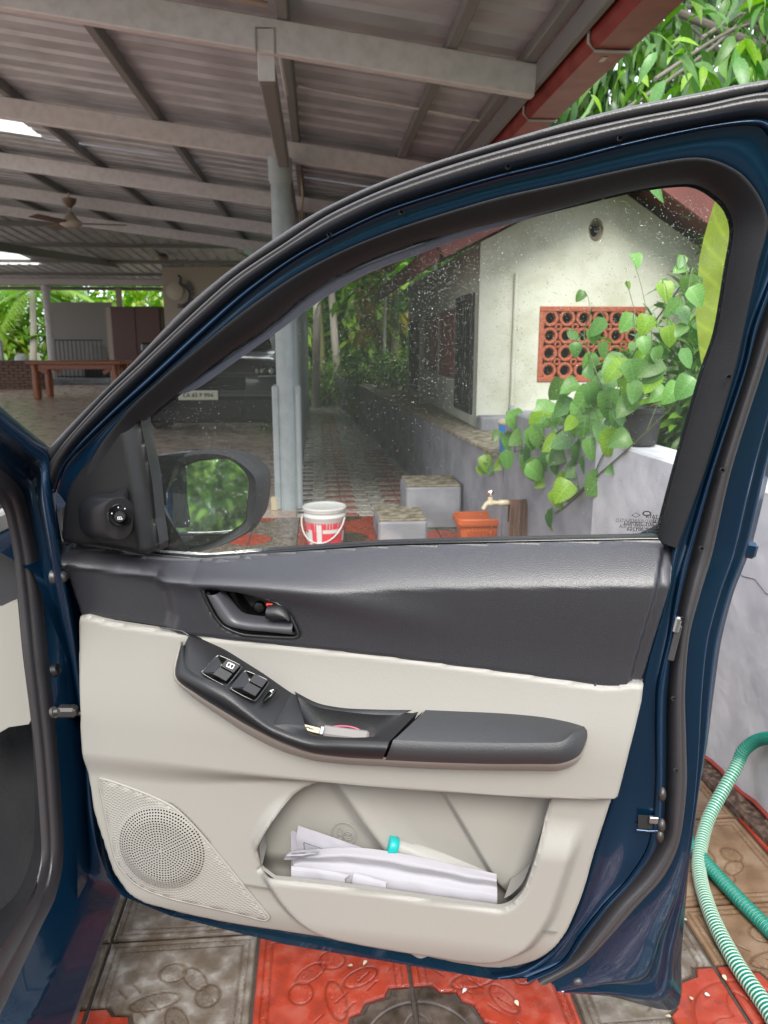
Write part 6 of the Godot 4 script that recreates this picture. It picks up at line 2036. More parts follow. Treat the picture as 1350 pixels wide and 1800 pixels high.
func vine() -> void:
	var spots := quads([0.7911,1.2529,-2.9547,0.0766,0.8267,1.2632,-2.6867,0.0657,0.8468,1.2524,-2.5316,0.0728,0.8038,1.1686,-2.8598,0.0704,0.793,1.1217,-2.9406,0.0641,0.7806,1.078,-3.033,0.0619,0.8101,1.1171,-2.8125,0.0777,0.8255,1.0916,-2.6957,0.0786,0.7498,0.9983,-3.2596,0.0955,0.7856,0.9776,-2.9958,0.1144,0.7546,0.9324,-3.2243,0.0759,0.8129,0.9765,-2.7912,0.0862,0.8312,1.0398,-2.6519,0.0738,0.8429,0.9874,-2.5621,0.0641,0.7959,0.9062,-2.9194,0.1208,0.7605,0.8068,-3.1811,0.1323,0.717,0.879,-3.4976,0.1289,0.7201,0.8221,-3.475,0.1183,0.6744,0.7357,-3.8021,0.1072,0.6527,0.6933,-3.9563,0.0882,0.7043,0.6705,-3.5885,0.1125,0.6935,0.6286,-3.6663,0.1042,0.626,0.554,-4.1451,0.093,0.6174,0.5065,-4.2053,0.0819,0.6487,0.603,-3.9851,0.0595,0.7331,0.6731,-3.3811,0.0961,0.7487,0.6661,-3.2674,0.0832,0.7362,0.6104,-3.3583,0.116,0.7721,0.6895,-3.0955,0.0696,0.8084,0.6673,-2.8256,0.1064,0.7975,0.6763,-2.9073,0.083,0.7704,0.6044,-3.1083,0.089,0.7654,0.549,-3.145,0.0951,0.7496,0.4161,-3.2609,0.1291,0.7293,0.7686,-3.4085,0.1064,0.7774,0.7582,-3.0567,0.0957,0.8044,0.8641,-2.855,0.0889,0.8207,0.846,-2.7325,0.0772,0.83,0.871,-2.6616,0.0672,0.8008,0.8007,-2.8824,0.0816,0.8547,1.1078,-2.4696,0.0756,0.8426,1.1042,-2.5641,0.071,0.8593,1.0741,-2.4339,0.0676,0.8615,1.1236,-2.4161,0.0703,0.8645,1.1568,-2.3926,0.0694,0.875,1.1517,-2.3088,0.0637,0.8369,1.1751,-2.6086,0.0567,0.8459,1.1469,-2.5385,0.0516,0.7619,1.2234,-3.1711,0.0778,0.7867,1.2221,-2.9875,0.0733,0.7694,1.1702,-3.1157,0.0587,0.8713,1.4094,-2.3386,0.0596,0.8622,1.3551,-2.411,0.0687,0.8757,1.3545,-2.3034,0.0656,0.8685,1.3014,-2.3607,0.0777,0.8861,1.2769,-2.2185,0.0605,0.8434,1.4671,-2.5582,0.0614,0.8241,1.3889,-2.7063,0.0424,0.7823,1.3736,-3.0206,0.056,0.8866,1.3242,-2.2145,0.0664,0.8757,1.428,-2.303,0.0586,0.8528,1.2009,-2.4847,0.0718,0.8685,1.2174,-2.3605,0.0681,0.8786,1.2329,-2.2798,0.0657,0.8698,1.0495,-2.3501,0.062,0.8799,1.0711,-2.2689,0.0598,0.8461,1.0375,-2.5372,0.0632,0.7788,0.8484,-3.046,0.0903,0.751,0.7399,-3.2505,0.0872,0.8228,0.9267,-2.7164,0.0763,0.8061,1.055,-2.8427,0.0748,0.7714,1.0239,-3.1007,0.0771,0.8371,0.9473,-2.6068,0.0616])
	var root := S(wall_r(2.75) + 0.05, 0.85, 2.75)
	var t := thing("creeper", "large-leaved green creeper hanging over the wall and the clay vent", "climbing plant", root)
	var kinds := []
	for i in 3:
		kinds.append(leaf_mesh(1.0, 0.66 + 0.12 * i, 0.12 + 0.16 * i, 0.16 + 0.14 * i, 7, 1))
	var ms := [M.leaf_vine, M.leaf_vine_pale, M.leaf_lime, M.leaf_mid, M.leaf_vine_pale]
	var stems := begin()
	var joints := []
	for i in 44:                                           # more leaves tucked between and behind
		var q: Array = spots[10 + (i * 5) % 33]
		spots.append([q[0] + Vector3(rng.randfn(0, 0.05), rng.randfn(0, 0.05), rng.randf_range(-0.12, 0.0)), q[1] * rng.randf_range(0.6, 1.0)])
	for i in spots.size():
		var p: Vector3 = spots[i][0] - root
		var s: float = spots[i][1] * rng.randf_range(1.0, 1.5)
		if p.y > 0.30:
			s *= 0.78
		p += Vector3(rng.randf_range(-0.02, 0.02), 0.0, rng.randf_range(-0.10, 0.04))
		var dir := Vector3(rng.randf_range(-0.9, 0.5), rng.randf_range(-1.1, -0.15), rng.randf_range(-0.1, 0.5)).normalized()
		var nrm := Vector3(rng.randf_range(-0.3, 0.3), 0.55, 0.85)
		var x := nrm.cross(dir).normalized()
		var y := dir.cross(x).normalized()
		var lf := obj("leaf", kinds[i % 3], ms[i % 5], t)
		lf.transform = Transform3D(Basis(x, y, dir) * Basis().scaled(Vector3.ONE * s), p - dir * s * 0.5)
		joints.append(p - dir * s * 0.5)
	# stems: hang from the wall top, each leaf stalk joined to the nearest stem
	var mains := [quads([0.825,0.9681,-2.6995,0.0795,0.7848,0.9421,-3.0019,0.0884,0.7494,0.8235,-3.262,0.0967,0.6946,0.696,-3.6579,0.109,0.6298,0.6016,-4.1184,0.1229]), quads([0.8324,0.895,-2.6427,0.0783,0.8126,0.7941,-2.7934,0.0833,0.7976,0.6677,-2.906,0.0874,0.7684,0.5318,-3.1234,0.0946,0.7496,0.4645,-3.2605,0.099]), quads([0.8258,0.929,-2.6935,0.0796,0.8285,1.0867,-2.6726,0.078,0.8475,1.2187,-2.5262,0.0729,0.8683,1.3325,-2.3625,0.0674,0.8809,1.404,-2.2615,0.0641]), quads([0.8189,0.9641,-2.7458,0.0809,0.7963,1.0974,-2.9158,0.0849,0.7793,1.2225,-3.0427,0.0878,0.7883,1.3258,-2.976,0.0852]), quads([0.873,1.0003,-2.3245,0.0685,0.8392,0.8431,-2.5905,0.0772,0.7976,0.6677,-2.906,0.0874,0.7681,0.5435,-3.125,0.0945])]
	var line := PackedVector3Array()
	for m in mains:
		var pp := PackedVector3Array()
		for q in m:
			pp.append(q[0] - root + Vector3(0, 0, -0.03))
		pp = spl(pp, 5)
		line.append_array(pp)
		add_tube(stems, pp, 0.0026, 6)
	for j in joints:
		var best := line[0]
		for q in line:
			if q.distance_to(j) < best.distance_to(j):
				best = q
		add_tube(stems, PackedVector3Array([best, best.lerp(j, 0.5) + Vector3(0, 0.015, 0), j]), 0.0013, 4, false)
	obj("stem", done(stems), M.twig, t)

func hose() -> void:
	var a := pts([0.606,0.0163,-0.755,0.69,0.0163,-0.895,0.698,0.0163,-1.034,0.697,0.0163,-1.166,0.687,0.0163,-1.278,0.694,0.0163,-1.416,0.73,0.0163,-1.562,0.8,0.05,-1.687,0.9,0.13,-1.781])
	a.append_array(pts([0.922, 0.178, -1.79, 0.944, 0.232, -1.75, 0.962, 0.285, -1.64, 0.982, 0.315, -1.5, 1.02, 0.24, -1.22, 1.05, 0.07, -0.9, 1.06, 0.0163, -0.6, 1.10, 0.0163, -0.2]))
	var b := pts([0.739,0.0163,-1.667,0.741,0.0163,-1.624,0.75,0.0163,-1.558,0.772,0.0163,-1.447,0.793,0.0163,-1.364,0.821,0.0163,-1.243,0.852,0.0163,-1.07,0.829,0.0163,-0.856])
	var t := thing("hose", "green garden hose with pale spiral ribs looped over the wet tiles", "hose", a[4])
	for path in [a, b]:
		var c := Curve3D.new()
		var s := spl(path, 10)
		for p in s:
			c.add_point(p - a[4])
		var len := c.get_baked_length()
		var pitch := 0.0082
		var n := int(len / pitch * 4)
		var st := begin()
		var rows := []
		var cols := []
		var up := Vector3.UP
		for i in n + 1:
			var d := len * i / n
			var p := c.sample_baked(d, true)
			var dir := (c.sample_baked(minf(d + 0.004, len), true) - c.sample_baked(maxf(d - 0.004, 0), true)).normalized()
			var x := up.cross(dir).normalized()
			var y := dir.cross(x).normalized()
			up = y
			var row := PackedVector3Array()
			var ph := i % 4
			var r: float = [0.0163, 0.0163, 0.0150, 0.0150][ph]
			for k in 14:
				var an := TAU * k / 14
				row.append(p + (x * cos(an) + y * sin(an)) * r)
			rows.append(row)
			cols.append(Color(0.46, 0.55, 0.43) if ph == 0 else Color(0.006, 0.19, 0.14))
		st.set_smooth_group(0)
		for i in n:
			st.set_color(cols[i + 1] if cols[i] != cols[i + 1] else cols[i])
			for k in 14:
				var m := (k + 1) % 14
				quad(st, rows[i][k], rows[i][m], rows[i + 1][m], rows[i + 1][k])
		obj("loop", done(st), M.hose, t)

func weeds() -> void:
	var small := leaf_mesh(0.035, 0.014, 0.3)
	var t := thing("weed", "tiny green weed growing from the foot of the pale wall", "weed", S(wall_r(2.02) - 0.03, 0.02, 2.02))
	for i in 12:
		var d := Vector3(cos(i * 2.4), rng.randf_range(0.5, 2.0), sin(i * 2.4)).normalized()
		var lf := obj("leaf", small, M.leaf_bright, t)
		lf.transform = aim(d * 0.015 + Vector3(0, 0.01 + 0.006 * i, 0), d, 0, rng.randf_range(0.7, 1.2))
	var moss := []
	for i in 420:
		var f := 2.08 + rng.randfn(0, 0.07)
		moss.append(aim(S(wall_r(f) - 0.07 + rng.randfn(0, 0.018), 0.022, f), Vector3(rng.randf_range(-1, 1), 0.6, rng.randf_range(-1, 1)), 0, rng.randf_range(0.12, 0.4)))
	var mo := cloud("moss", small, M.leaf_yellow, moss, self)
	mo.set_meta("label", "patch of yellow-green moss on the kerb below the pale wall")
	mo.set_meta("category", "moss")
	# fallen flower bits and pale grit on the wet tiles
	var bits := [pts([0.702,0.004,-1.502,0.764,0.004,-1.498,0.772,0.004,-1.487,0.64,0.004,-1.398,0.613,0.004,-1.35,0.654,0.004,-1.256,0.6,0.004,-1.21,0.571,0.004,-1.197,0.52,0.004,-1.16,0.156,0.004,-1.223,0.243,0.004,-1.197,-0.136,0.004,-1.366,-0.098,0.004,-1.327,-0.061,0.004,-1.277,-0.034,0.004,-1.291])]
	var pm := leaf_mesh(0.012, 0.008, 0.3)
	var k := 0
	for p in bits[0]:
		var o := obj("petal", pm, M.tap_cream if k % 3 else M.bucket_white, null, p + Vector3(0, 0.003, 0))
		o.rotation = Vector3(0, k * 1.3, 0.1)
		tag(o, "small pale petal fallen on the wet patterned tiles", "petal", "petals scattered on the tiles")
		k += 1

# ---------------------------------------------------------------- the carport
const BEAM_F0 := 3.73
const BEAM_STEP := 2.07
func beam_y(r: float) -> float:            # underside of the rafters
	return 2.42 - 0.125 * (r + 0.165)

func carport() -> void:
	# floor of smooth brown cement
	var fl := PackedVector2Array()
	for q in [S(-30, 0, 5.3), S(-30, 0, 30), S(-0.17, 0, 30), S(-0.17, 0, 5.3)]:
		fl.append(Vector2(q.x, q.z))
	struct("carport_floor", prism(fl, -0.05, 0.0, 0.0), M.cement_brown, "smooth brown cement floor under the carport roof")
	var ap := PackedVector2Array()
	for q in [S(-30, 0, -8), S(-30, 0, 5.3), S(-2.4, 0, 5.3), S(-2.4, 0, -8)]:
		ap.append(Vector2(q.x, q.z))
	struct("drive", prism(ap, -0.05, -0.004, 0.0), M.cement_brown, "cement drive beside the tiled yard")
	var c := thing("carport", "large open carport with corrugated steel roof, pale rafters and a red gutter", "carport", S(0, 0, 5.5), SITE_YAW)
	# own axes: x = r, z = -(f - 5.5)
	var slope := Basis(Vector3.BACK, -atan(0.125))
	var f1 := 12.9
	for k in 5:
		var f := BEAM_F0 + BEAM_STEP * k
		var r0 := -13.0
		var r1 := 1.0
		var rm := (r0 + r1) * 0.5
		var b := begin()
		add_box(b, Vector3((r1 - r0) * 1.008, 0.135, 0.055), Vector3(rm, beam_y(rm) + 0.068, 5.5 - f), slope, 0.006)
		obj("rafter", done(b), M.beam_paint, c)
	for r in [0.97, 0.62, -0.12, -1.06, -2.02, -2.98, -3.94, -4.9, -5.86, -6.82, -7.8, -8.8, -9.8]:
		obj("purlin", box(Vector3(0.05, 0.065, f1 - 2.45), 0.004, Vector3(r, beam_y(r) + 0.135 + 0.036, 5.5 - (f1 + 2.45) * 0.5), slope), M.purlin_paint, c)
	# steel sheets side by side, one of them clear, a few with added clear ends
	var edges := [2.4, 3.25, 4.1, 4.98, 5.7, 6.4, 7.27, 8.1, 8.95, 9.6, 10.3, 11.2, 12.05, 12.95]
	for i in edges.size() - 1:
		if i == 5:
			obj("roof_sheet", corrugated(-2.29, 1.08, edges[i], edges[i + 1]), M.sheet_steel, c)
			obj("clear_sheet", corrugated(-13.0, -2.29, edges[i], edges[i + 1], 0.004), M.clear_sheet, c)
		elif i >= 7 and i <= 10:
			obj("roof_sheet", corrugated(-13.0, 0.57, edges[i], edges[i + 1], 0.003 * (i % 2)), M.sheet_steel, c)
			obj("clear_sheet", corrugated(0.55, 1.08, edges[i], edges[i + 1], 0.004), M.clear_sheet, c)  # unseen clear ends, added over the path to let daylight in
		else:
			obj("roof_sheet", corrugated(-13.0, 1.08, edges[i], edges[i + 1], 0.003 * (i % 2)), M.sheet_steel, c)
	# girder along the column line
	obj("girder", box(Vector3(0.07, 0.10, 8.6), 0.006, Vector3(-0.20, beam_y(-0.2) - 0.052, 5.5 - 8.1)), M.purlin_paint, c)
	obj("girder_end", box(Vector3(0.075, 0.13, 0.02), 0.003, Vector3(-0.20, beam_y(-0.2) - 0.035, 5.5 - 3.76)), M.beam_paint, c)
	obj("strap", tube(PackedVector3Array([Vector3(-0.24, beam_y(-0.2) - 0.01, 1.80), Vector3(-0.24, beam_y(-0.2) + 0.09, 1.80), Vector3(-0.16, beam_y(-0.2) + 0.09, 1.80), Vector3(-0.16, beam_y(-0.2) - 0.01, 1.80)]), 0.005, 6), M.wire_grey, c)
	# column in a pipe, cased below
	var col := obj("column", lathe([[0.0, -0.02], [0.066, -0.02], [0.066, 2.23], [0.072, 2.24], [0.079, 2.26], [0.079, 2.34], [0.082, 2.35], [0.082, 2.39], [0.060, 2.395], [0.0, 2.395]], 28), M.pipe_grey, c, Vector3(-0.225, 0, -0.05))
	var cas := begin()
	add_box(cas, Vector3(0.05, 0.90, 0.13), Vector3(-0.075, 0.45, -0.02), Basis(), 0.012)
	add_box(cas, Vector3(0.045, 0.90, 0.13), Vector3(0.078, 0.45, -0.02), Basis(), 0.012)
	obj("casing", done(cas), M.pipe_grey, col)
	obj("foot_block", box(Vector3(0.05, 0.10, 0.05), 0.006, Vector3(-0.105, 0.05, 0.02)), M.tap_cream, col)
	for k in [1, 2, 3]:
		obj("column", lathe([[0.066, -0.02], [0.066, 2.3], [0.08, 2.32], [0.08, 2.38]], 20), M.pipe_grey, c, Vector3(-0.225, 0, -0.05 - 2.1 * k))
	# red box gutter on the eave
	var g := obj("gutter", gutter(), M.gutter_red, c)
	for f in [2.62, 3.12, 4.05, 5.0, 5.95, 6.9]:
		obj("bracket", tube(PackedVector3Array([Vector3(1.035, beam_y(1.0) + 0.16, 5.5 - f), Vector3(1.035, beam_y(1.0) + 0.02, 5.5 - f), Vector3(1.06, beam_y(1.0) - 0.006, 5.5 - f), Vector3(1.205, beam_y(1.0) - 0.006, 5.5 - f)]), 0.006, 6), M.wire_grey, g)
	obj("gutter_label", box(Vector3(0.02, 0.002, 0.05), 0.0005, Vector3(1.13, beam_y(1.0) - 0.002, 5.5 - 3.22)), M.beam_paint, g)
	obj("gutter_end", box(Vector3(0.20, 0.18, 0.02), 0.003, Vector3(1.12, beam_y(1.0) + 0.09, 5.5 - 2.50)), M.beam_paint, g)
	obj("edge_board", box(Vector3(0.03, 0.10, 10.4), 0.004, Vector3(1.012, beam_y(1.0) + 0.10, 5.5 - 7.7)), M.purlin_paint, c)
	# conduit and a hanging cable
	obj("conduit", tube(PackedVector3Array([Vector3(-0.08, beam_y(-0.08) + 0.15, 5.5 - 4.62), Vector3(0.55, beam_y(0.55) + 0.15, 5.5 - 4.66), Vector3(1.0, beam_y(1.0) + 0.15, 5.5 - 4.7)]), 0.008, 8), M.beam_paint, c)
	obj("conduit", tube(PackedVector3Array([Vector3(-1.2, beam_y(-1.2) + 0.14, 5.5 - 3.62), Vector3(-0.6, beam_y(-0.6) + 0.16, 5.5 - 3.6), Vector3(-0.18, beam_y(-0.2) + 0.15, 5.5 - 3.62)]), 0.012, 8), M.cable_tan, c)
	obj("conduit", tube(PackedVector3Array([Vector3(-0.15, beam_y(-0.1) + 0.10, 5.5 - 3.9), Vector3(-0.14, beam_y(-0.1) + 0.10, 5.5 - 4.6)]), 0.010, 8), M.beam_paint, c)
	obj("hanging_cable", tube(spl(PackedVector3Array([Vector3(-0.10, beam_y(-0.1), 5.5 - 6.0), Vector3(-0.085, beam_y(-0.1) - 0.18, 5.5 - 6.0), Vector3(-0.10, beam_y(-0.1) - 0.33, 5.5 - 6.0), Vector3(-0.09, beam_y(-0.1) - 0.42, 5.5 - 6.0)]), 4), 0.010, 6), M.cable_tan, c)
	# the hall behind: a second roof that falls away from the yard
	var hall := thing("hall_roof", "darker second roof behind the carport, sloping down away from the yard over the far columns", "roof", S(-8, 0, 13), SITE_YAW)
	var hb := Basis(Vector3.RIGHT, atan(0.0574))
	for i in 8:
		var clear: bool = i == 4
		var x0 := -7.5 + 1.75 * i
		obj("clear_sheet" if false else "roof_sheet", hall_sheet(x0, x0 + 1.76, -0.2, 5.1 if clear else 11.6, 0.004 * (i % 2)), M.sheet_steel, hall)
		if clear:
			obj("clear_sheet", hall_sheet(x0, x0 + 1.75, 5.1, 7.6), M.clear_sheet, hall)
			obj("roof_sheet", hall_sheet(x0, x0 + 1.75, 7.6, 11.6), M.sheet_steel, hall)
	for k in 6:
		var z := 0.3 + 2.15 * k
		obj("purlin", box(Vector3(14.0, 0.07, 0.06), 0.004, Vector3(-0.5, 3.50 - 0.0574 * z - 0.045, -z)), M.purlin_paint, hall)
	for x in [-5.5, -1.2, 3.0, 6.8]:
		obj("truss", box(Vector3(0.09, 0.14, 11.4), 0.004, Vector3(x, 3.32 - 0.0574 * 5.8, -5.8), hb), M.purlin_paint, hall)
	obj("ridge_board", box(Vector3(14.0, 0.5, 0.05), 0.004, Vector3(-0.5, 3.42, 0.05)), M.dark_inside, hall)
	obj("eave_beam", box(Vector3(12.8, 0.16, 0.10), 0.006, Vector3(-1.1, 2.84, -10.2)), M.beam_paint, hall)
	obj("eave_beam", box(Vector3(12.8, 0.10, 0.10), 0.006, Vector3(-1.1, 2.74, -11.4)), M.purlin_paint, hall)
	for x in [0.45, -6.2]:
		var hc := obj("column", lathe([[0.0, 0.0], [0.10, 0.0], [0.10, 2.50], [0.115, 2.52], [0.125, 2.56], [0.125, 2.72], [0.115, 2.74], [0.0, 2.75]], 20), M.beam_paint, hall, Vector3(x, 0, -10.1))
	obj("rear_post", box(Vector3(0.16, 2.4, 0.12), 0.006, Vector3(2.15, 1.55, -11.3)), M.wall_cream, hall)

func corrugated(r0: float, r1: float, f0: float, f1: float, lift := 0.0) -> ArrayMesh:
	var a := PackedVector3Array()
	var b := PackedVector3Array()
	var prof := []
	var f := f0
	while f < f1 - 0.001:
		for e in [[0.0, 0.0], [0.125, 0.0], [0.145, 0.028], [0.185, 0.028], [0.205, 0.0]]:
			if f + e[0] <= f1 + 0.05:
				prof.append([f + e[0], e[1]])
		f += 0.2125
	prof.append([f1 + 0.065, 0.0])
	for p in prof:
		a.append(Vector3(r0, beam_y(r0) + 0.135 + 0.072 + p[1] + lift, 5.5 - p[0]))
		b.append(Vector3(r1, beam_y(r1) + 0.135 + 0.072 + p[1] + lift, 5.5 - p[0]))
	var st := begin()
	add_loft(st, [a, lerp_row(a, b, 0.5), b], -1)
	return done(st)

func hall_sheet(x0: float, x1: float, z0: float, z1: float, lift := 0.0) -> ArrayMesh:
	var a := PackedVector3Array()
	var b := PackedVector3Array()
	var x := x0
	while x < x1 - 0.01:
		for e in [[0.0, 0.0], [0.15, 0.0], [0.17, 0.035], [0.22, 0.035], [0.24, 0.0]]:
			a.append(Vector3(minf(x + e[0], x1), 3.5 - 0.0574 * z0 + e[1] + lift, -z0))
			b.append(Vector3(minf(x + e[0], x1), 3.5 - 0.0574 * z1 + e[1] + lift, -z1))
		x += 0.25
	a.append(Vector3(x1 + 0.012, 3.5 - 0.0574 * z0 + lift, -z0))
	b.append(Vector3(x1 + 0.012, 3.5 - 0.0574 * z1 + lift, -z1))
	var st := begin()
	add_loft(st, [a, b], -1)
	return done(st)

func gutter() -> ArrayMesh:
	var y := beam_y(1.0)
	var rows := []
	for e in [[1.042, 0.17], [1.042, 0.03], [1.065, 0.0], [1.20, 0.0], [1.212, 0.012], [1.212, 0.19], [1.206, 0.19], [1.206, 0.02], [1.07, 0.008], [1.05, 0.034], [1.05, 0.17]]:
		rows.append(pts([e[0], y + e[1], 5.5 - 2.51, e[0], y + e[1], 5.5 - 6.0, e[0], y + e[1], 5.5 - 12.9]))
	var st := begin()
	for i in rows.size() - 1:
		add_loft(st, [rows[i], rows[i + 1]], -1)
	return done(st)

# ---------------------------------------------------------------- far things under and beyond the carport
func far_things() -> void:
	# sheet fence on the left of the path
	var fe := thing("sheet_fence", "tall grey metal sheet fence along the left side of the paver path", "fence", S(-0.17, 0, 5.75), SITE_YAW)
	for k in 8:
		var st := begin()
		var a := PackedVector3Array()
		var b := PackedVector3Array()
		for i in 10:
			var z := -k * 1.02 - i * 0.102
			for e in [[0.0, 0.0], [0.055, 0.0], [0.065, 0.014], [0.090, 0.014]]:
				a.append(Vector3(e[1], 0.05, z - e[0]))
				b.append(Vector3(e[1], 2.15, z - e[0]))
		add_loft(st, [a, b], -1)
		obj("sheet", done(st), M.pipe_grey, fe)
		obj("post", box(Vector3(0.05, 2.2, 0.05), 0.004, Vector3(-0.035, 1.1, -k * 1.02 - 0.02)), M.cable_tan if k == 0 else M.pipe_grey, fe)
	# dark car parked under the roof
	suv()
	# ceiling fan
	var fp := S(-2.78, 0, 9.57)
	var top := beam_y(-2.78)
	var fan := thing("ceiling_fan", "brown ceiling fan with three blades hanging from the carport roof", "fan", Vector3(fp.x, 2.52, fp.z))
	obj("rod", tube(PackedVector3Array([Vector3(0, 0.05, 0), Vector3(0, top - 2.52 + 0.1, 0)]), 0.012, 8), M.fan_cream, fan)
	obj("canopy", lathe([[0.02, 0.0], [0.07, 0.05], [0.08, 0.10]], 18), M.fan_brown, fan, Vector3(0, top - 2.52 - 0.06, 0))
	obj("motor", lathe([[0.0, -0.05], [0.07, -0.045], [0.12, -0.01], [0.12, 0.02], [0.08, 0.05], [0.03, 0.12], [0.0, 0.12]], 22), M.fan_cream, fan)
	for k in 3:
		var bl := begin()
		var bb := Basis(Vector3.UP, TAU * k / 3 + 0.22)
		add_box(bl, Vector3(0.48, 0.006, 0.13), bb * Vector3(0.37, 0.0, 0), bb * Basis(Vector3.RIGHT, 0.2), 0.002)
		add_box(bl, Vector3(0.1, 0.008, 0.05), bb * Vector3(0.13, 0.0, 0), bb, 0.002)
		obj("blade", done(bl), M.fan_brown, fan)
	var fan2 := thing("ceiling_fan", "second ceiling fan, small and dim, far back under the dark hall roof", "fan", pts([-5.07,3.082,-18.5])[0])
	obj("motor", lathe([[0.0, -0.05], [0.10, -0.03], [0.12, 0.02], [0.03, 0.12], [0.012, 0.14], [0.012, 0.6]], 18), M.fan_brown, fan2)
	for k in 3:
		var bb := Basis(Vector3.UP, TAU * k / 3 + 0.1)
		obj("blade", box(Vector3(0.5, 0.008, 0.13), 0.002, bb * Vector3(0.37, 0, 0), bb), M.fan_cream, fan2)
	# wooden table
	var tp: PackedVector3Array = pts([-7.137,0,-16.166,-5.867,0,-16.827])
	var tt := thing("table", "heavy reddish wooden table standing on the brown floor before the brick wall", "table", Vector3(-6.55, 0, -16.9), 0.06)
	obj("top", box(Vector3(1.95, 0.07, 0.95), 0.012, Vector3(0, 0.765, 0)), M.wood, tt)
	for s in [-1, 1]:
		var apron := begin()
		add_box(apron, Vector3(1.6, 0.10, 0.03), Vector3(0, 0.68, s * 0.40), Basis(), 0.004)
		for e in [-1, 1]:
			add_box(apron, Vector3(0.22, 0.08, 0.03), Vector3(e * 0.68, 0.60, s * 0.40), Basis(Vector3.BACK, e * 0.5), 0.004)
		obj("apron", done(apron), M.wood, tt)
		for e in [-1, 1]:
			obj("leg", lathe([[0.0, 0.0], [0.075, 0.0], [0.085, 0.03], [0.10, 0.35], [0.085, 0.55], [0.09, 0.73]], 4, Basis(Vector3.UP, PI / 4)), M.wood, tt, Vector3(e * 0.83, 0, s * 0.36))
	# low brick wall with a post and a white lamp dome on it
	var bw := thing("brick_wall", "low wall of dark weathered bricks at the far left edge of the floor", "wall", Vector3(-11.2, 0, -20.0))
	obj("core", box(Vector3(5.0, 0.68, 0.16), 0.004, Vector3(0, 0.34, -0.02)), M.grout, bw)
	var bm := box(Vector3(0.232, 0.066, 0.12), 0.008)
	for j in 9:
		for i in 10:
			var x := 2.36 - 0.245 * i - (0.12 if j % 2 else 0.0)
			var o := obj("brick", bm, M.brick, bw, Vector3(x, 0.04 + 0.077 * j, 0.022 + rng.randf_range(-0.004, 0.006)))
			o.rotation = Vector3(0, rng.randf_range(-0.02, 0.02), rng.randf_range(-0.01, 0.01))
	obj("coping", box(Vector3(5.02, 0.04, 0.26), 0.006, Vector3(0, 0.715, 0)), M.kerb_brown, bw)
	var wpst := thing("post", "white post at the far left, standing behind the brick wall", "post", Vector3(-9.98, 0, -20.4))
	obj("shaft", box(Vector3(0.13, 1.25, 0.13), 0.01, Vector3(0, 0.62, 0)), M.bucket_white, wpst)
	var dome := thing("bowl", "upturned white bowl on top of the brick wall", "bowl", Vector3(-9.25, 0.735, -20.0))
	obj("shell", lathe([[0.17, 0.0], [0.165, 0.06], [0.13, 0.13], [0.07, 0.165], [0.0, 0.175]], 20), M.bucket_white, dome)
	# store: dim wall, iron gate, cream pier, brown cupboard, painted wall
	var store := thing("store_wall", "dim grey wall of an open store behind the iron gate", "wall", Vector3(-9.15, 0, -23.8))
	obj("wall", box(Vector3(2.0, 2.35, 0.12), 0.01, Vector3(0, 1.175, 0)), M.wall_dim, store)
	obj("step", box(Vector3(2.6, 0.16, 1.2), 0.02, Vector3(0.2, 0.08, 1.0)), M.wall_grey, store)
	var gate := thing("gate", "low black iron gate of thin bars in front of the dim store wall", "gate", Vector3(-8.85, 0.16, -22.6))
	for i in 13:
		obj("bar", box(Vector3(0.018, 1.1, 0.018), 0.002, Vector3(-0.72 + 0.12 * i, 0.55, 0)), M.black_iron, gate)
	for y in [0.05, 1.08]:
		obj("rail", box(Vector3(1.56, 0.035, 0.03), 0.003, Vector3(0, y, 0.0)), M.black_iron, gate)
	var junk := thing("motor_pump", "dark machine with a round pale cover standing behind the iron gate", "machine", Vector3(-8.45, 0.16, -23.2))
	obj("drum", lathe([[0.0, -0.2], [0.30, -0.2], [0.32, -0.16], [0.32, 0.16], [0.30, 0.2], [0.0, 0.22]], 22, Basis(Vector3.RIGHT, PI / 2), Vector3(0, 0.62, 0)), M.wall_dim, junk)
	obj("stand", box(Vector3(0.8, 0.3, 0.4), 0.02, Vector3(0, 0.15, 0)), M.black_iron, junk)
	obj("pipe", tube(spl(PackedVector3Array([Vector3(0.3, 0.4, 0), Vector3(0.5, 0.9, 0), Vector3(0.3, 1.5, -0.2), Vector3(0.45, 1.9, -0.3)]), 4), 0.05, 10), M.black_iron, junk)
	var pier := thing("pier", "pale cream wall end between the store and the brown cupboard", "wall", Vector3(-7.28, 0, -21.6))
	obj("wall", box(Vector3(0.52, 2.1, 0.2), 0.01, Vector3(0, 1.05, 0)), M.wall_cream, pier)
	var cup := thing("cupboard", "tall plain brown wooden cupboard against the cream painted wall", "cupboard", Vector3(-6.38, 0, -20.6))
	obj("carcass", box(Vector3(1.28, 2.08, 0.5), 0.01, Vector3(0, 1.04, 0)), M.wood_dark, cup)
	for s in [-1, 1]:
		var dr := obj("door", box(Vector3(0.60, 1.96, 0.02), 0.004, Vector3(s * 0.315, 1.04, 0.262)), M.wood_dark, cup)
		obj("handle", box(Vector3(0.02, 0.08, 0.02), 0.004, Vector3(s * 0.04, 1.1, 0.28)), M.dark_steel, dr)
	var mw := thing("hall_wall", "cream wall with a round painted metal ornament beyond the open car door", "wall", Vector3(-3.55, 0, -20.3))
	obj("wall", box(Vector3(4.1, 3.05, 0.18), 0.01, Vector3(0, 1.52, 0)), M.wall_cream, mw)
	var orn := thing("wall_ornament", "curved bird-like metal ornament hanging on the cream wall", "ornament", pts([-5.159,2.399,-20.15])[0])
	var os := begin()
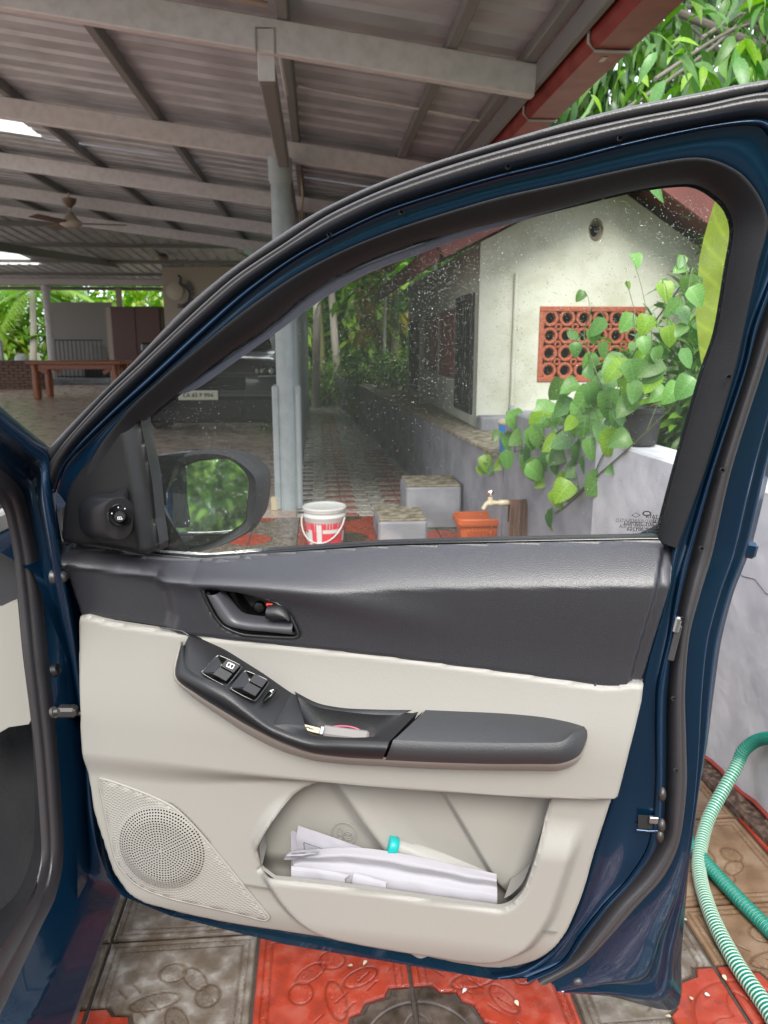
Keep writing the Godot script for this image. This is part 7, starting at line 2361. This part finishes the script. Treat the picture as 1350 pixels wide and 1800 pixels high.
	for i in 7:
		var a := 0.7 + i * 0.42
		var c := Vector3(0.02 + 0.27 * cos(a - 2.4), -0.02 + 0.30 * sin(a - 2.4), 0.01)
		var w := 0.10 + 0.012 * i
		add_box(os, Vector3(w, 0.11, 0.015), c, Basis(Vector3.BACK, a - 2.4), 0.004)
	add_tube(os, spl(PackedVector3Array([Vector3(-0.02, 0.42, 0.01), Vector3(0.05, 0.36, 0.02), Vector3(0.02, 0.24, 0.02), Vector3(0.14, 0.14, 0.02), Vector3(0.25, 0.0, 0.02), Vector3(0.2, -0.22, 0.02), Vector3(0.05, -0.33, 0.02)]), 4), 0.03, 8)
	obj("bird", done(os), M.dark_steel, orn)
	obj("disc", lathe([[0.0, 0.012], [0.20, 0.01], [0.22, 0.0], [0.22, -0.02]], 24, Basis(Vector3.RIGHT, PI / 2)), M.fan_cream, orn, Vector3(-0.13, 0.05, -0.02))

func suv() -> void:
	var at := S(-1.36, 0, 10.2)
	var c := thing("parked_car", "black car parked nose-out under the carport, seen through the wet window", "car", at, SITE_YAW)
	# own axes: nose towards +z at z = 0, tail towards -z
	var st := begin()
	var rows := []
	for e in [[0.0, 0.70, 0.72, 0.16], [-0.04, 0.80, 0.86, 0.15], [-0.18, 0.90, 0.96, 0.15], [-0.45, 0.93, 1.00, 0.2], [-0.9, 0.94, 1.05, 0.25], [-1.25, 0.94, 1.08, 0.25], [-2.4, 0.94, 1.08, 0.25], [-3.6, 0.92, 1.08, 0.25], [-4.1, 0.86, 1.0, 0.3]]:
		var w: float = e[1]
		var h: float = e[2]
		var lo: float = e[3]
		rows.append(pts([-w * 0.92, lo, e[0], -w, lo + 0.15, e[0], -w, h - 0.28, e[0], -w * 0.97, h - 0.08, e[0], -w * 0.80, h, e[0], 0, h + 0.03, e[0], w * 0.80, h, e[0], w * 0.97, h - 0.08, e[0], w, h - 0.28, e[0], w, lo + 0.15, e[0], w * 0.92, lo, e[0]]))
	var nose: PackedVector3Array = rows[0]
	var flat_nose := PackedVector3Array()
	for p in nose:
		flat_nose.append(Vector3(p.x * 0.2, 0.45, 0.02))
	add_loft(st, [flat_nose] + rows)
	# cabin
	var cab := []
	for e in [[-1.05, 0.78, 1.08], [-1.75, 0.68, 1.58], [-2.2, 0.66, 1.64], [-3.3, 0.66, 1.60], [-4.0, 0.72, 1.05]]:
		cab.append(pts([-e[1] - 0.12, 1.05, e[0], -e[1], e[2] - 0.05, e[0], -e[1] * 0.8, e[2], e[0], e[1] * 0.8, e[2], e[0], e[1], e[2] - 0.05, e[0], e[1] + 0.12, 1.05, e[0]]))
	add_loft(st, cab)
	obj("body", done(st), M.suv_paint, c)
	obj("windscreen", loft([pts([-0.72, 1.10, -1.03, 0, 1.12, -0.99, 0.72, 1.10, -1.03]), pts([-0.62, 1.53, -1.66, 0, 1.56, -1.63, 0.62, 1.53, -1.66])]), M.screen_glass, c)
	obj("bumper", box(Vector3(1.86, 0.34, 0.16), 0.05, Vector3(0, 0.34, 0.01)), M.rubber_matt, c)
	obj("lower_grille", box(Vector3(0.95, 0.14, 0.04), 0.01, Vector3(-0.1, 0.30, 0.10)), M.dark_inside, c)
	obj("bumper_strip", box(Vector3(1.84, 0.06, 0.06), 0.02, Vector3(0, 0.53, 0.06)), M.grip_grey, c)
	obj("grille", box(Vector3(1.05, 0.17, 0.06), 0.03, Vector3(-0.1, 0.67, 0.02)), M.dark_inside, c)
	for y in [0.62, 0.67, 0.72]:
		obj("grille_bar", box(Vector3(1.0, 0.012, 0.02), 0.003, Vector3(-0.1, y, 0.056)), M.gloss_black, c)
	obj("bonnet_strip", box(Vector3(1.3, 0.022, 0.03), 0.006, Vector3(0, 0.80, 0.0)), M.grip_grey, c)
	for s in [-1, 1]:
		var hl := obj("headlight", box(Vector3(0.34, 0.12, 0.16), 0.03, Vector3(s * 0.70, 0.83, -0.06), Basis(Vector3.UP, s * 0.35)), M.screen_glass, c)
		for k in 2:
			obj("lens", lathe([[0.0, 0.02], [0.035, 0.014], [0.045, 0.0]], 14, Basis(Vector3.RIGHT, PI / 2)), M.lamp_glass, hl, Vector3(s * (0.62 + 0.13 * k), 0.83, 0.035 - 0.04 * k))
		obj("light_strip", box(Vector3(0.26, 0.018, 0.03), 0.004, Vector3(s * 0.72, 0.765, 0.02), Basis(Vector3.UP, s * 0.35)), M.lamp_glass, c)
		obj("wing_mirror", box(Vector3(0.2, 0.14, 0.1), 0.03, Vector3(s * 1.05, 1.12, -1.3)), M.suv_paint, c)
		for z in [-0.85, -3.3]:
			obj("wheel", lathe([[0.0, 0.10], [0.2, 0.10], [0.22, 0.11], [0.31, 0.12], [0.34, 0.09], [0.34, -0.09], [0.31, -0.12]], 26, Basis(Vector3.BACK, -s * PI / 2)), M.rubber_matt, c, Vector3(s * 0.82, 0.34, z))
	var pl := obj("number_plate", box(Vector3(0.50, 0.12, 0.012), 0.004), M.plate_white, c, Vector3(-0.17, 0.53, 0.105))
	var tm := TextMesh.new()
	var fnt := SystemFont.new()
	fnt.font_names = PackedStringArray(["Droid Sans"])
	fnt.font_weight = 700
	tm.font = fnt
	tm.text = "CA 43 P 994"
	tm.font_size = 64
	tm.pixel_size = 0.0011
	tm.depth = 0.002
	obj("plate_lettering", tm, M.dark_print, pl, Vector3(0, 0, 0.008))

# ---------------------------------------------------------------- greenery
func greenery() -> void:
	var broad := leaf_mesh(0.20, 0.07, 0.35, 0.2, 4, 0)
	var long := leaf_mesh(0.23, 0.072, 0.45, 0.25, 5, 0)
	var far := leaf_mesh(0.42, 0.17, 0.35, 0.2, 3, 0)
	var small := leaf_mesh(0.08, 0.04, 0.3, 0.2, 3, 0)
	var fern := leaf_mesh(0.13, 0.035, 0.4, 0.2, 3, 0)
	# the big tree over the wall at upper right: the leaves that show largest are single parts
	var bt := tree("broadleaf_tree", "tall tree with long drooping bright green leaves above the wall at upper right", S(4.9, 0.5, 8.6), 7.4, 3.6, 64, 110, long, [M.leaf_bright, M.leaf_mid, M.leaf_deep], 0.22, 0.9, "", 0.16)
	var inv := bt.transform.affine_inverse()
	for i in 260:
		var q := Vector2(rng.randf_range(0.36, 0.66), 0)
		var f := rng.randf_range(4.6, 6.4)
		var fx := q.x * f * rng.randf_range(0.72, 1.05)
		var y := 1.2 + f * rng.randf_range(0.24, 0.50)
		var p := Vector3(fx, y, -f)
		# clusters: leaves hang in whorls of five or so
		var hub := Vector3(snappedf(p.x, 0.42), snappedf(p.y, 0.32), snappedf(p.z, 0.6)) + Vector3(0.13 * sin(p.z * 7.0), 0.1 * cos(p.x * 5.0), 0)
		var d := Vector3(rng.randf_range(-1, 1), rng.randf_range(-1.3, 0.1), rng.randf_range(-0.6, 1)).normalized()
		var lf := obj("leaf", long, [M.leaf_bright, M.leaf_lime, M.leaf_mid, M.leaf_vine][i % 4], bt)
		lf.transform = inv * aim(hub + d * 0.04, d, rng.randf_range(-0.8, 0.8), rng.randf_range(0.75, 1.2))
	var limb := begin()
	for k in 4:
		var a := inv * Vector3(2.6 - 0.4 * k, 3.6 - 0.35 * k, -6.2 + 0.3 * k)
		add_tube(limb, spl(PackedVector3Array([Vector3(0, 3.2 + 0.4 * k, 0), a.lerp(Vector3(0, 3.4, 0), 0.5) + Vector3(0, 0.4, 0), a]), 4), 0.014, 6)
	obj("limb", done(limb), M.bark, bt)
	tree("broadleaf_tree", "darker leafy tree standing behind the tall bright tree at the right", S(8.0, 0.5, 13.5), 9.5, 4.2, 70, 60, far, [M.leaf_deep, M.leaf_mid], 0.12, 0.5, "", 0.2)
	tree("broadleaf_tree", "dense green tree behind the ridge of the white house", S(3.4, 0.5, 14.5), 7.5, 3.0, 60, 60, far, [M.leaf_mid, M.leaf_deep, M.leaf_bright], 0.1, 0.5, "", 0.16)
	# beyond the path
	tree("broadleaf_tree", "slim pale-trunked tree beyond the far end of the paver path", S(0.1, 0, 22.5), 5.0, 1.5, 22, 50, far, [M.leaf_lime, M.leaf_bright], 0.5, 0.5, "", 0.10)
	tree("broadleaf_tree", "thicket tree left of the path's far end behind the sheet fence", S(-1.2, 0, 24.5), 5.6, 2.0, 60, 60, far, [M.leaf_bright, M.leaf_lime, M.leaf_mid], 0.08, 0.5, "", 0.12)
	tree("broadleaf_tree", "bushy tree to the right of the path's far end above the wall", S(3.0, 0.5, 23.5), 5.4, 2.3, 60, 60, far, [M.leaf_mid, M.leaf_bright, M.leaf_lime], 0.05, 0.5, "", 0.14)
	tree("broadleaf_tree", "farthest dark tree closing the view at the end of the path", S(0.6, 0, 28), 7.5, 4.2, 90, 60, far, [M.leaf_mid, M.leaf_lime, M.leaf_bright], 0.03, 0.5, "", 0.16)
	tree("broadleaf_tree", "sunlit yellow-green sapling with golden leaves near the end of the path", S(0.95, 0.5, 13.4), 2.0, 0.5, 12, 46, broad, [M.leaf_yellow, M.leaf_gold], 0.3, 0.5, "", 0.03)
	banana("tall banana plant with broad torn leaves beyond the path's end", S(0.05, 0, 15.6), 3.4, 9, 1.7, [M.leaf_bright, M.leaf_mid], "")
	banana("banana plant with pale upright leaves between the path and the white house", S(1.3, 0.5, 13.0), 2.6, 8, 1.4, [M.leaf_lime, M.leaf_bright], "")
	banana("banana plant half hidden by the house corner at the far right of the path", S(1.9, 0.5, 15.0), 3.6, 9, 1.7, [M.leaf_mid, M.leaf_bright], "")
	for a in [["low green bush spilling over the far wall top near the fence", 0.8, 11.6, 0.5, 0.35], ["rounded bush on the bank beside the wall halfway along", 1.15, 10.2, 0.45, 0.28], ["broad bush at the end of the paver path on the ground", 0.15, 14.9, 0.6, 0.5], ["bush on the bank just before the side windows of the house", 1.55, 12.0, 0.6, 0.4], ["dark bush in the corner where the path ends", 0.75, 11.6, 0.5, 0.45]]:
		shrub("bush", a[0], S(a[1], 0.5 if a[1] > 0.78 else 0.0, a[2]), Vector3(a[3], a[4], a[3]), 900, small, [M.leaf_mid, M.leaf_bright, M.leaf_lime])
	for a in [["tall lime-green thicket at the end of the path, left part", -0.25, 17.6, 0.9, 1.9], ["tall lime-green thicket at the end of the path, right part", 0.95, 16.4, 0.8, 1.7], ["bright thicket on the bank behind the far side window", 1.9, 16.0, 0.9, 1.7], ["bright thicket between the fence and the palm trunks", -0.7, 16.2, 0.5, 1.9]]:
		shrub("thicket", a[0], S(a[1], 0.0, a[2]), Vector3(a[3], a[4], a[3]), 1100, far, [M.leaf_lime, M.leaf_bright, M.leaf_lime])
	for a in [["lime thicket behind the brick wall at the far left edge", -13.6, 27.6, 1.3, 1.6], ["lime thicket between the brick wall and the far column", -11.3, 28.8, 1.1, 1.7], ["thicket showing over the dim store wall", -9.0, 29.5, 1.7, 2.0]]:
		shrub("thicket", a[0], Vector3(a[1], 0, -a[2]), Vector3(a[3], a[4], a[3]), 1100, far, [M.leaf_lime, M.leaf_yellow, M.leaf_bright])
	for a in [["hedge bush across the drive, left one in the door mirror", -2.6, 6.2], ["hedge bush across the drive, middle one in the door mirror", -0.2, 6.6], ["hedge bush across the drive, right one in the door mirror", 2.0, 6.3]]:
		shrub("thicket", a[0], Vector3(a[1], 0, a[2]), Vector3(1.5, 1.25, 1.0), 2200, broad, [M.leaf_mid, M.leaf_lime, M.leaf_bright])
	var pole := thing("stake", "thin grey pole standing among the bushes beyond the wall", "pole", S(1.05, 0.5, 12.4))
	obj("shaft", tube(PackedVector3Array([Vector3.ZERO, Vector3(0.03, 2.2, 0)]), 0.025, 8), M.wire_grey, pole)
	for a in [["grey palm trunk nearest the path's end", -0.05, 14.4, 5.0, 1.8], ["mottled pale palm trunk in the middle beyond the path", 0.42, 15.2, 5.6, 1.9]]:
		palm(a[0], S(a[1], 0, a[2]), a[3], 9, a[4], [M.frond_green, M.leaf_mid])
	# right-hand bank behind the creeper
	shrub("bush", "soft green shrub behind the creeper at the right end of the wall", S(1.52, 0.55, 3.05), Vector3(0.34, 0.42, 0.4), 1300, fern, [M.leaf_bright, M.leaf_mid, M.leaf_vine])
	shrub("bush", "feathery green shrub beside the house gable", S(2.75, 0.55, 5.0), Vector3(0.5, 0.8, 0.5), 1500, fern, [M.leaf_mid, M.leaf_vine, M.leaf_bright])
	var bl := thing("banana_plant", "one large upright yellow-green banana leaf close behind the window's upper corner", "plant", S(1.55, 0.5, 2.62))
	var lp := begin()
	add_tube(lp, PackedVector3Array([Vector3.ZERO, Vector3(0, 0.35, 0), Vector3(-0.03, 0.55, 0)]), [0.05, 0.04, 0.02], 8)
	obj("stem", done(lp), M.banana_stem, bl)
	obj("leaf", upright_blade(), M.leaf_yellow, bl)
	# far left: coconut palms and bright banana leaves
	palm("leaning coconut palm with a low crown at the far left", Vector3(-12.1, 0, -26.8), 3.0, 16, 2.6, [M.frond_green, M.leaf_bright])
	palm("second coconut palm behind the brick wall at the far left", Vector3(-13.8, 0, -29.5), 3.8, 16, 2.8, [M.frond_green, M.leaf_yellow])
	banana("bright banana plant beside the far column", Vector3(-10.1, 0, -28.4), 3.2, 9, 1.7, [M.leaf_lime, M.leaf_bright], "")
	banana("low banana plant behind the brick wall", Vector3(-11.2, 0, -27.3), 2.0, 9, 1.5, [M.leaf_bright, M.leaf_mid], "")
	banana("banana plant seen between the far column and the store wall", Vector3(-10.4, 0, -30), 3.6, 9, 1.9, [M.leaf_lime, M.leaf_yellow], "")
	tree("broadleaf_tree", "dense far tree beyond the brick wall at the left", Vector3(-14.5, 0, -35), 7.5, 4.2, 80, 60, far, [M.leaf_lime, M.leaf_bright], 0.03, 0.5, "", 0.16)
	tree("broadleaf_tree", "dense far tree behind the store wall", Vector3(-8.5, 0, -36), 7.5, 4.2, 80, 60, far, [M.leaf_mid, M.leaf_lime, M.leaf_bright], 0.03, 0.5, "", 0.16)
	# trees across the drive behind the camera, which the door mirror shows
	tree("broadleaf_tree", "tree with a bare pale trunk reflected in the door mirror", Vector3(-1.2, 0, 8.5), 4.6, 2.4, 60, 50, far, [M.leaf_mid, M.leaf_bright], 0.12, 0.5, "", 0.13)
	tree("broadleaf_tree", "bushy tree reflected at the left of the door mirror", Vector3(-4.8, 0, 9.5), 4.4, 2.8, 60, 50, far, [M.leaf_bright, M.leaf_mid, M.leaf_deep], 0.05, 0.5, "", 0.13)
	tree("broadleaf_tree", "bushy tree reflected at the right of the door mirror", Vector3(2.2, 0, 9.8), 4.4, 2.8, 60, 50, far, [M.leaf_mid, M.leaf_bright, M.leaf_yellow], 0.05, 0.5, "", 0.13)

func upright_blade() -> ArrayMesh:
	var rows := [PackedVector3Array(), PackedVector3Array(), PackedVector3Array(), PackedVector3Array(), PackedVector3Array()]
	for i in 15:
		var t := i / 14.0
		var p := Vector3(-0.07 - 0.11 * t, 0.45 + 0.78 * t, 0.06 * t)
		var w := 0.16 * pow(sin(PI * (0.04 + 0.94 * t)), 0.5)
		var k := [-1.0, -0.5, 0.0, 0.5, 1.0]
		for j in 5:
			rows[j].append(p + Vector3(k[j] * w * 0.95, k[j] * w * 0.25, 0.05 * absf(k[j]) + 0.004 * sin(t * 60.0 + j)))
	return loft(rows)
